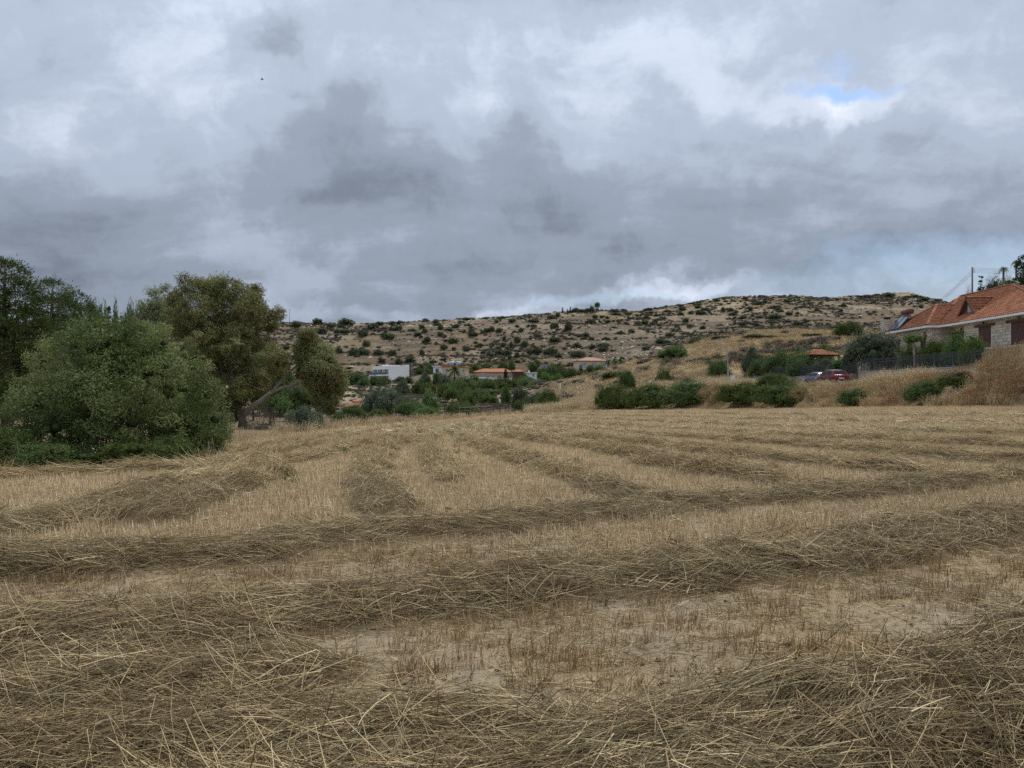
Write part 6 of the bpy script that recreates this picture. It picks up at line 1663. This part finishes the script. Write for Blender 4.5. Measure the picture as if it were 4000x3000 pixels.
# roof planes (local coordinates, z above the pad)
ez, rz_, az = EZ, 6.75, 5.6
apex = (-7.4, 2.05, az)
E = {}
planes = []      # name, polygon (eave first edge left-right), deck
ridgeA, ridgeB = (-9.0, 5.5, rz_), (0.0, 5.5, rz_)
yA, yB = -1.3, .9
x_n, x_f = 14.0, -13.4
def slope_z(y, y0): return ez + (y - y0) * (rz_ - ez) / (5.5 - y0)
main_poly = [(x_n, 0.0, ez), (-.3, 0.0, ez), (-.3, yB, slope_z(yB, 0)), (-2.9, yB, slope_z(yB, 0)), (-2.9, 2.05, slope_z(2.05, 0)), (-8.8, 4.2, slope_z(4.2, 0)), ridgeA, ridgeB]
deck = MB()
def polydeck(poly, t=.12):
    n_ = len(poly); deck.add([p for p in poly] + [(p[0], p[1], p[2] - t) for p in poly], [tuple(range(n_)), tuple(range(n_, 2 * n_))[::-1]] + [(i, n_ + i, n_ + (i + 1) % n_, (i + 1) % n_) for i in range(n_)])
sl = (rz_ - ez) / 5.5
F1 = [(x_n, 0, ez), (x_n - .001, 0, ez)]
front = [(-4.05, 0, ez), (x_n, 0, ez), ridgeB, ridgeA, (-11.5, 1.0, ez + sl * 1.0), (-6.0, 1.0, ez + sl * 1.0)]
near = [(x_n, 0, ez), (x_n, 11.0, ez), ridgeB]
back = [(x_n, 11.0, ez), (x_f, 11.0, ez), ridgeA, ridgeB]
far = [(x_f, 11.0, ez), (x_f, 0.2, ez), ridgeA]
bA0, bA1 = -12.1, -3.0
rback = (-7.4, (az - ez) / sl, az)        # wing ridge meets the main roof
vN = (bA1, 0.0, ez)                        # valley foot, near side
aF = [(bA0, yA, ez), (bA1, yA, ez), apex]
aN = [(bA1, yA, ez), (bA1, .0, ez), rback, apex]
aFar = [(bA0, .3, ez), (bA0, yA, ez), apex, rback]
for q in (front, near, back, far, aF, aN, aFar): polydeck([(p[0], p[1], p[2] - .02) for p in q])
roof = deck.build('roof', M_tile, vil)
# eave boards and white soffit
MB().box(-2.98, x_n, -.06, -.01, ez - .22, ez - .02).build('fascia', M_white, roof)
MB().box(bA0, bA1 + .05, yA - .06, yA - .01, ez - .22, ez - .02).build('fascia', M_white, roof)
MB().box(bA1 + .01, bA1 + .06, yA - .01, -.07, ez - .22, ez - .02).build('fascia', M_white, roof)
MB().box(-2.9, x_n, -.005, CY + .9, ez - .2, ez - .16).build('soffit', M_white, roof)
MB().box(bA0, bA1, yA - .005, AY, ez - .2, ez - .16).build('soffit', M_white, roof)
# tiles: rolled clay tiles in courses, sharing meshes
TW, TL = .30, .36
tv, tf = [], []
for iy, (yy, lift) in enumerate(((-.02, .035), (TL * 1.06, .0))):
    for i in range(7):
        t = i / 6; tv.append((TW * (t - .5) * 1.06, yy, lift + .055 * math.sin(PI * min(1, t / .62)) if t < .62 else lift - .012 * math.sin(PI * (t - .62) / .38)))
for i in range(7): tv.append((tv[i][0], tv[i][1], tv[i][2] - .03))
tf = [(i, i + 1, 7 + i + 1, 7 + i) for i in range(6)] + [(14 + i, 14 + i + 1, i + 1, i) for i in range(6)]
TILE = MB().add(tv, tf).mesh('tile', M_tile)
def inside(poly, x, y):
    c = False; n_ = len(poly)
    for i in range(n_):
        (x1, y1), (x2, y2) = poly[i], poly[(i + 1) % n_]
        if (y1 > y) != (y2 > y) and x < (x2 - x1) * (y - y1) / (y2 - y1) + x1: c = not c
    return c
tiles = []
def tile_plane(poly, eave_dir, cut=None):
    """poly in local 3D; tiles laid in courses along eave_dir; returns placements"""
    P = [Vector(p) for p in poly]; ex = Vector(eave_dir).normalized()
    nn = None
    for i in range(len(P) - 2):
        c = (P[i + 1] - P[0]).cross(P[i + 2] - P[0])
        if c.length > .3: nn = c.normalized(); break
    if nn.z < 0: nn = -nn
    ey = nn.cross(ex)
    if ey.z < 0: ex = -ex; ey = nn.cross(ex)
    q = [((p - P[0]).dot(ex), (p - P[0]).dot(ey)) for p in P]
    m = Matrix((ex, ey, nn)).transposed()
    y = min(b_ for a, b_ in q); row = 0
    while y < max(b_ for a, b_ in q):
        x = min(a for a, b_ in q) + (row % 2) * 0
        while x < max(a for a, b_ in q):
            if inside(q, x + TW / 2, y + TL * .5):
                o_ = P[0] + ex * (x + TW / 2) + ey * y + nn * .01
                if cut is None or not cut(o_): tiles.append((o_, m))
            x += TW
        y += TL; row += 1
wing_cut = lambda o_: (o_.x < bA1 + .1 and o_.x > bA0 and o_.y < rback[1] and o_.z < az + .05 and (abs(o_.x + 7.4) < 4.5 * (1 - (o_.z - ez) / (az - ez)) + .1))
# dormer on the main slope
DX0, DX1, DXm = -1.4, 1.2, -.1
dorm_cut = lambda o_: wing_cut(o_) or (abs(o_.x - DXm) < 1.45 - max(0, (o_.y - 1.5)) * .68 and 1.3 < o_.y < 3.6)
tile_plane(front, (1, 0, 0), dorm_cut)
tile_plane(aF, (1, 0, 0)); tile_plane(aN, (0, 1, 0)); tile_plane(near, (0, 1, 0)); tile_plane(aFar, (0, 1, 0))
# dormer: steep gable facing the street
dz = lambda y: ez + sl * y
yb = 1.0                                          # gable face distance from the eave
ht_d = 1.8
pk_ = (DXm, yb, dz(yb) + ht_d); yr = (pk_[2] - ez) / sl
L0, R0 = (DXm - 1.45, yb, dz(yb)), (DXm + 1.45, yb, dz(yb))
dorm = MB().add([L0, R0, pk_, (DXm, yr, pk_[2])], [(0, 2, 3), (1, 3, 2)]).build('dormer', M_tile, vil)
dorm_planes = [[L0, pk_, (DXm, yr, pk_[2])], [R0, pk_, (DXm, yr, pk_[2])]]
n0 = len(tiles)
for q in dorm_planes: tile_plane(q, (0, 1, 0))
MB().add([(DXm - 1.0, yb + .25, dz(yb) + .25), (DXm + 1.0, yb + .25, dz(yb) + .25), (DXm, yb + .25, dz(yb) + ht_d - .35), (DXm - 1.0, yb + .4, dz(yb)), (DXm + 1.0, yb + .4, dz(yb)), (DXm, yb + .4, dz(yb) + ht_d - .35)], [(0, 1, 2), (0, 3, 4, 1)]).build('gable', M_brown, dorm)
MB().add([(DXm - .1, yb + .22, dz(yb) + .32), (DXm + .72, yb + .22, dz(yb) + .32), (DXm + .1, yb + .22, dz(yb) + 1.35), (DXm - .1, yb + .22, dz(yb) + 1.35)], [(0, 1, 2, 3)]).build('window', M_pane, dorm)
for s in (-1, 1):
    a_, b_ = Vector((DXm + s * 1.5, yb - .05, dz(yb) - .02)), Vector((DXm, yb - .05, dz(yb) + ht_d + .06))
    up = Vector((0, 0, -.28))
    MB().add([a_, b_, b_ + up, a_ + up * .9, a_ + Vector((0, .1, 0)), b_ + Vector((0, .1, 0)), b_ + up + Vector((0, .1, 0)), a_ + up * .9 + Vector((0, .1, 0))], [(0, 1, 2, 3), (7, 6, 5, 4), (0, 4, 5, 1), (3, 2, 6, 7), (0, 3, 7, 4)]).build('bargeboard', M_brown, dorm)
# the 300 tiles that show largest are objects of their own, the rest one mesh
camv = Vector((0, 0, EYE)); vm = vil.matrix_basis
near_w = Matrix.Translation((VX, VY, VZ)) @ Matrix.Rotation(va, 4, 'Z')
def tile_key(t):
    w_ = near_w @ t[0]; u = HU + F * w_.x / w_.y
    return (w_ - camv).length + (100 if u > 4040 else 0) + (200 if (t[1] @ Vector((0, 0, 1))).dot(Vector((0, -1, 0))) < .2 else 0)
tiles.sort(key=tile_key)
rest = []
tvn = np.array(tv); tfn = np.array(tf)
for i, (o_, m) in enumerate(tiles):
    if i < 300:
        inst('tile', TILE, roof, o_, m.to_euler())
    else:
        rest.append(tvn @ np.array(m).T + np.array(o_))
n_ = len(rest)
rt = inst('tile_courses', np_mesh('tile_courses', np.concatenate(rest), (tfn[None] + (np.arange(n_) * len(tv))[:, None, None]).reshape(-1, 4), M_tile, tint=np.repeat(np.random.default_rng(3).random(n_), len(tf))), roof)
rt['kind'] = 'stuff'
# ridge and hip caps: a line of half-round tiles
CAP = MB().add([(.16 * math.cos(a), y, .13 * math.sin(a) + (.03 if y == 0 else 0)) for y in (0, .42) for a in [PI * i / 6 for i in range(7)]], [(i, i + 1, 7 + i + 1, 7 + i) for i in range(6)]).mesh('ridge_tile', M_tile)
for a_, b_ in ((ridgeB, ridgeA), ((x_n, 0, ez), ridgeB), ((bA1, yA, ez), apex), ((bA0, yA, ez), apex), (apex, rback), (pk_, (DXm, yr, pk_[2])), (ridgeA, rback)):
    a_, b_ = Vector(a_), Vector(b_); d = b_ - a_; n_ = max(1, int(d.length / .36))
    q = d.to_track_quat('Y', 'Z').to_euler()
    for i in range(n_): inst('ridge_tile', CAP, roof, a_ + d * (i / n_) + Vector((0, 0, .0)), q)
# chimney at the far end
ch = MB().box(-13.6, -12.5, -1.2, -.1, -1, 4.55).build('chimney', M_mortar, vil)
stone_wall(ch, -13.6, -12.5, 1.5, 4.5, -1.2, [], 8, budget=0); stone_wall(ch, -1.2, -.1, 1.5, 4.5, -12.5, [], 9, budget=0, face='right')
MB().box(-13.3, -12.8, -.9, -.4, 4.55, 4.8).build('flue', M_dkwood, ch); MB().box(-13.75, -12.35, -1.35, .05, 4.8, 4.88).build('cap', M_conc, ch)
# solar water heater on the far wing slope (a thing of its own)
sol = empty('solar_water_heater', near_w @ Vector((-10.0, 0.0, 0)) * 1.0, va, 'solar water heater with brown tank and two glass collectors on the villa roof', 'solar heater')
sol.location = near_w @ Vector((-10.2, 0, 0))
def ap(y): return ez + (y - yA) * (az - ez) / (apex[1] - yA)
for i in (0, 1):
    x0 = -1.15 + i * 1.15
    zz0, zz1 = ap(-1.15) + .1, ap(-.2) + 1.02 - .15
    v = [(x0, -1.25, zz0), (x0 + 1.08, -1.25, zz0), (x0 + 1.08, .05, zz1), (x0, .05, zz1)]
    c = MB().add(v + [(a, b_ + .05, z - .1) for a, b_, z in v], [(0, 1, 2, 3), (7, 6, 5, 4), (0, 4, 5, 1), (1, 5, 6, 2), (2, 6, 7, 3), (3, 7, 4, 0)]).build('collector', M_panel, sol)
    MB().tube([v[0], v[1]], .035, 5).tube([v[1], v[2]], .035, 5).tube([v[2], v[3]], .035, 5).tube([v[3], v[0]], .035, 5).build('frame', M_brown, c)
tz = ap(-.1) + 1.25
MB().tube([(-1.0, .25, tz), (-.93, .25, tz), (.93, .25, tz), (1.0, .25, tz)], [.22, .32, .32, .22], 16).build('tank', M_tank, sol, True)
for x in (-.8, .8): MB().tube([(x, .25, ap(.25) - .1), (x, .25, tz - .2)], .03, 6).tube([(x, 1.0, ap(1.0) - .1), (x, .3, tz - .25)], .025, 6).build('strut', M_grey, sol)
# terrace edge under the villa
low_wall('terrace_wall', [Vector((41.5, 48, 5.25)), Vector((41.5, 95, 5.25))], .05, .3, M_mortar, 'terrace wall carrying the villa garden', below=2.2)
# tiled garden gazebo
p = at(3195, 1389, 94); zb = hz(p.x, p.y)
e = empty('garden_gazebo', (p.x, p.y, zb), R(10), 'garden gazebo with low orange tiled roof above the hedge', 'gazebo')
zr = p.z - zb
rg_ = MB().add([(-2.15, -2.15, zr), (2.15, -2.15, zr), (2.15, 2.15, zr), (-2.15, 2.15, zr), (-.3, 0, zr + .85), (.3, 0, zr + .85)], [(0, 3, 2, 1), (0, 1, 5, 4), (1, 2, 5), (2, 3, 4, 5), (3, 0, 4)]).build('roof', M_tile, e)
k0 = len(tiles); sv = tiles; tiles = []
tile_plane([(-2.15, -2.15, zr), (2.15, -2.15, zr), (.3, 0, zr + .85), (-.3, 0, zr + .85)], (1, 0, 0)); tile_plane([(2.15, -2.15, zr), (2.15, 2.15, zr), (.3, 0, zr + .85)], (0, 1, 0)); tile_plane([(-2.15, 2.15, zr), (-2.15, -2.15, zr), (-.3, 0, zr + .85)], (0, 1, 0))
for o_, m in tiles: inst('tile', TILE, rg_, o_, m.to_euler())
for x in (-1.8, 1.8):
    for y in (-1.8, 1.8): MB().box(x - .09, x + .09, y - .09, y + .09, -.3, zr).build('post', M_dkwood, e)
MB().box(-1.9, 1.9, -1.9, -1.75, zr - .2, zr).build('beam', M_dkwood, e)

# ------------------------------------------------------------------ garden plants
plant('olive', 3295, 3520, 1300, 78.5, 'large dark olive tree beside the villa chimney', 'tree', tree=True, lift=.12)
for (u0, u1, vt, Y, k, lab) in [(2985, 3120, 1376, 102, 'lentisk', 'dense dark garden tree behind the iron fence'), (3070, 3215, 1380, 93, 'lentisk', 'dense dark tree in front of the tiled gazebo'), (3175, 3265, 1398, 88.5, 'olive', 'grey-green shrub between gazebo and olive tree'), (3235, 3345, 1400, 83, 'green', 'leafy green shrub beside the driveway gate'), (3195, 3265, 1352, 101, 'green', 'fresh green tree behind the tiled gazebo'), (3090, 3150, 1360, 104, 'lentisk', 'dark tree peeking over the gazebo hedge'), (2930, 3030, 1400, 108, 'lentisk', 'dark garden tree at the end of the iron fence'),
                                (3510, 3620, 1352, 70, 'lentisk', 'clipped dark shrub in front of the villa wing'), (3590, 3720, 1332, 68, 'lentisk', 'dark leafy shrub under the villa windows'), (3680, 3800, 1312, 66, 'green', 'glossy fig bush in front of the villa window'), (3760, 3870, 1318, 63, 'green', 'glossy fig bush beside the brown shutter')]:
    plant(k, u0, u1, vt, Y, lab, 'tree' if 'tree' in lab else 'bush', name='garden_tree' if 'tree' in lab else 'garden_shrub', base=3.33)
# papaya
p = at(3572, 1395, 67.5); zb = 3.35; zt = at(3572, 1312, 67.5).z - zb
e = empty('papaya_tree', (p.x, p.y, zb), 0, 'small papaya tree with pale bare trunk and a cap of drooping leaves', 'tree')
MB().tube([(0, 0, -.3), (-.03, 0, zt * .5), (-.12, 0, zt - .2)], [.11, .10, .07], 8).build('trunk', M_pale, e, True)
rg = np.random.default_rng(77)
lum = [(math.cos(a) * r_ - .1, math.sin(a) * r_, zt - .12 - .25 * r_ + rg.normal(0, .05), .34, .2) for a, r_ in zip(rg.uniform(0, 6.28, 16), rg.uniform(.1, .85, 16))]
V, Q, T = crown_arrays(rg, lum, 1500, .26, .12, .3, .5, .2, .2)
inst('crown', np_mesh('crown', V, Q, M_bright, tint=T), e)
# behind the villa: pole with wires, palms, conifers
pz = hz(64, 98)
e = pole(3798, 1044, 1200, 98, 'dark power pole with five wires behind the villa roof', 0, .13, M_brown, zb=8.0)
zt = EYE + (HV - 1044) / F * 98 - 8.0
for i in range(5): MB().tube([(0, 0, zt - .1 - i * .16), (.38, 0, zt - .1 - i * .16)], .03, 5).build('insulator', M_dkwood, e)
ends = [at(4250, 1046 + 6 * i, 92) for i in range(5)]; p0 = Vector((e.location.x + .38, 98, 8.0))
for i in range(5):
    a_ = p0 + Vector((0, 0, zt - .1 - i * .16)); b_ = ends[i]
    o = MB().tube([a_.lerp(b_, t) - Vector((0, 0, .5 * t * (1 - t))) for t in np.linspace(0, 1, 9)], .012, 4).build('power_wire', M_dkwood, None)
    tag(o, 'thin power wire running from the pole above the villa roof', 'wire', 'wires at the villa pole')
    c_ = at(3640, 1195 + 2 * i, 170)
    o = MB().tube([(p0 + Vector((-.4, 0, zt - .25 - i * .18))).lerp(c_, t) - Vector((0, 0, 1.2 * t * (1 - t))) for t in np.linspace(0, 1, 9)], .014, 4).build('power_wire', M_dkwood, None)
    tag(o, 'thin power wire slanting down behind the villa to the hillside', 'wire', 'wires slanting down to the hill')
palm(3920, 1040, 1160, 100, 40, 'tall thin fan palm behind the villa ridge', False, 5, zb=8.0, trunk_mat=M_redbark)
palm(3970, 1013, 1150, 104, 48, 'fan palm beside the big dark conifer', False, 6, zb=8.5, trunk_mat=M_redbark)
palm(3950, 1090, 1180, 96, 70, 'low feathery palm behind the villa ridge', True, 7, zb=8.5)
palm(3930, 1098, 1180, 95, 50, 'small feathery palm beside the low one', True, 8, zb=8.5)
cypress(3832, 1072, 1190, 108, 34, 'tiered dark conifer beside the power pole', zb=8.0, n=2600, seed=30, L=.4)
cypress(3998, 985, 1180, 100, 150, 'big dark cypress overhanging the end of the villa roof', zb=8.0, n=16000, cone=False, seed=31, L=.4)
plant('olive', 3835, 3925, 1092, 106, 'grey-green tree behind the villa roof', 'tree', base=8.0, tree=True, lift=.3)
plant('lentisk', 3880, 3990, 1100, 102, 'dark tree under the palms behind the villa', 'tree', name='dense_tree', base=8.0, tree=True, lift=.3)
plant('scrub', 3770, 3800, 1140, 104, 'thin bush at the foot of the power pole', base=8.5)

# ------------------------------------------------------------------ weeds in the stubble, bird
WM = bush_mesh(770, 'foliage', M_lent, 500, .28, .10, k=9, rl=.45, core=False, fuzz=.3)
for (u, v, wpx, hpx, lab) in [(1140, 1890, 62, 38, 'largest dark green weed standing in the stubble'), (1332, 1778, 50, 22, 'flat green weed between two straw rows'), (1694, 1778, 42, 18, 'small weed on a straw row beside the thin upright weed'), (1785, 1774, 22, 30, 'thin upright weed between straw rows'), (2258, 1812, 34, 18, 'small dark weed on the long straw row'), (1828, 1790, 24, 16, 'tiny weed beside the thin upright weed'), (500, 2012, 90, 26, 'sparse green weed patch beside the straw mound')]:
    g = ground_hit(u, v, 2, 80); s = wpx / F * g.y / 2
    e = empty('green_weed', (g.x, g.y, g.z), rnd.uniform(0, 6), lab, 'weed')
    inst('foliage', WM, e, (0, 0, 0), (0, 0, 0), (s, s, hpx / F * g.y * 1.25))
    inst('stem', STEM[0], e, (0, 0, 0), (0, 0, 0), (s, s, hpx / F * g.y))
p = at(1024, 310, 60)
e = empty('flying_bird', p, R(20), 'small dark bird gliding under the clouds', 'bird')
M_bird = simple('dark_feathers', (.03, .03, .035), .8, .2)
MB().tube([(-.13, 0, 0), (-.06, 0, .01), (.03, 0, .01), (.10, 0, 0), (.17, 0, -.005)], [.012, .035, .032, .02, .006], 8).build('body', M_bird, e, True)
for s in (-1, 1):
    MB().add([(-.05, s * .02, .02), (.05, s * .02, .02), (.02, s * .16, .055), (-.05, s * .15, .055), (-.03, s * .30, .02), (-.055, s * .29, .02), (-.05, s * .02, .01), (.05, s * .02, .01), (.02, s * .16, .045), (-.05, s * .15, .045), (-.03, s * .30, .015), (-.055, s * .29, .015)], [(0, 1, 2, 3), (3, 2, 4, 5), (6, 9, 8, 7), (9, 11, 10, 8), (1, 7, 8, 2), (0, 3, 9, 6), (2, 8, 10, 4), (3, 5, 11, 9)]).build('wing', M_bird, e)
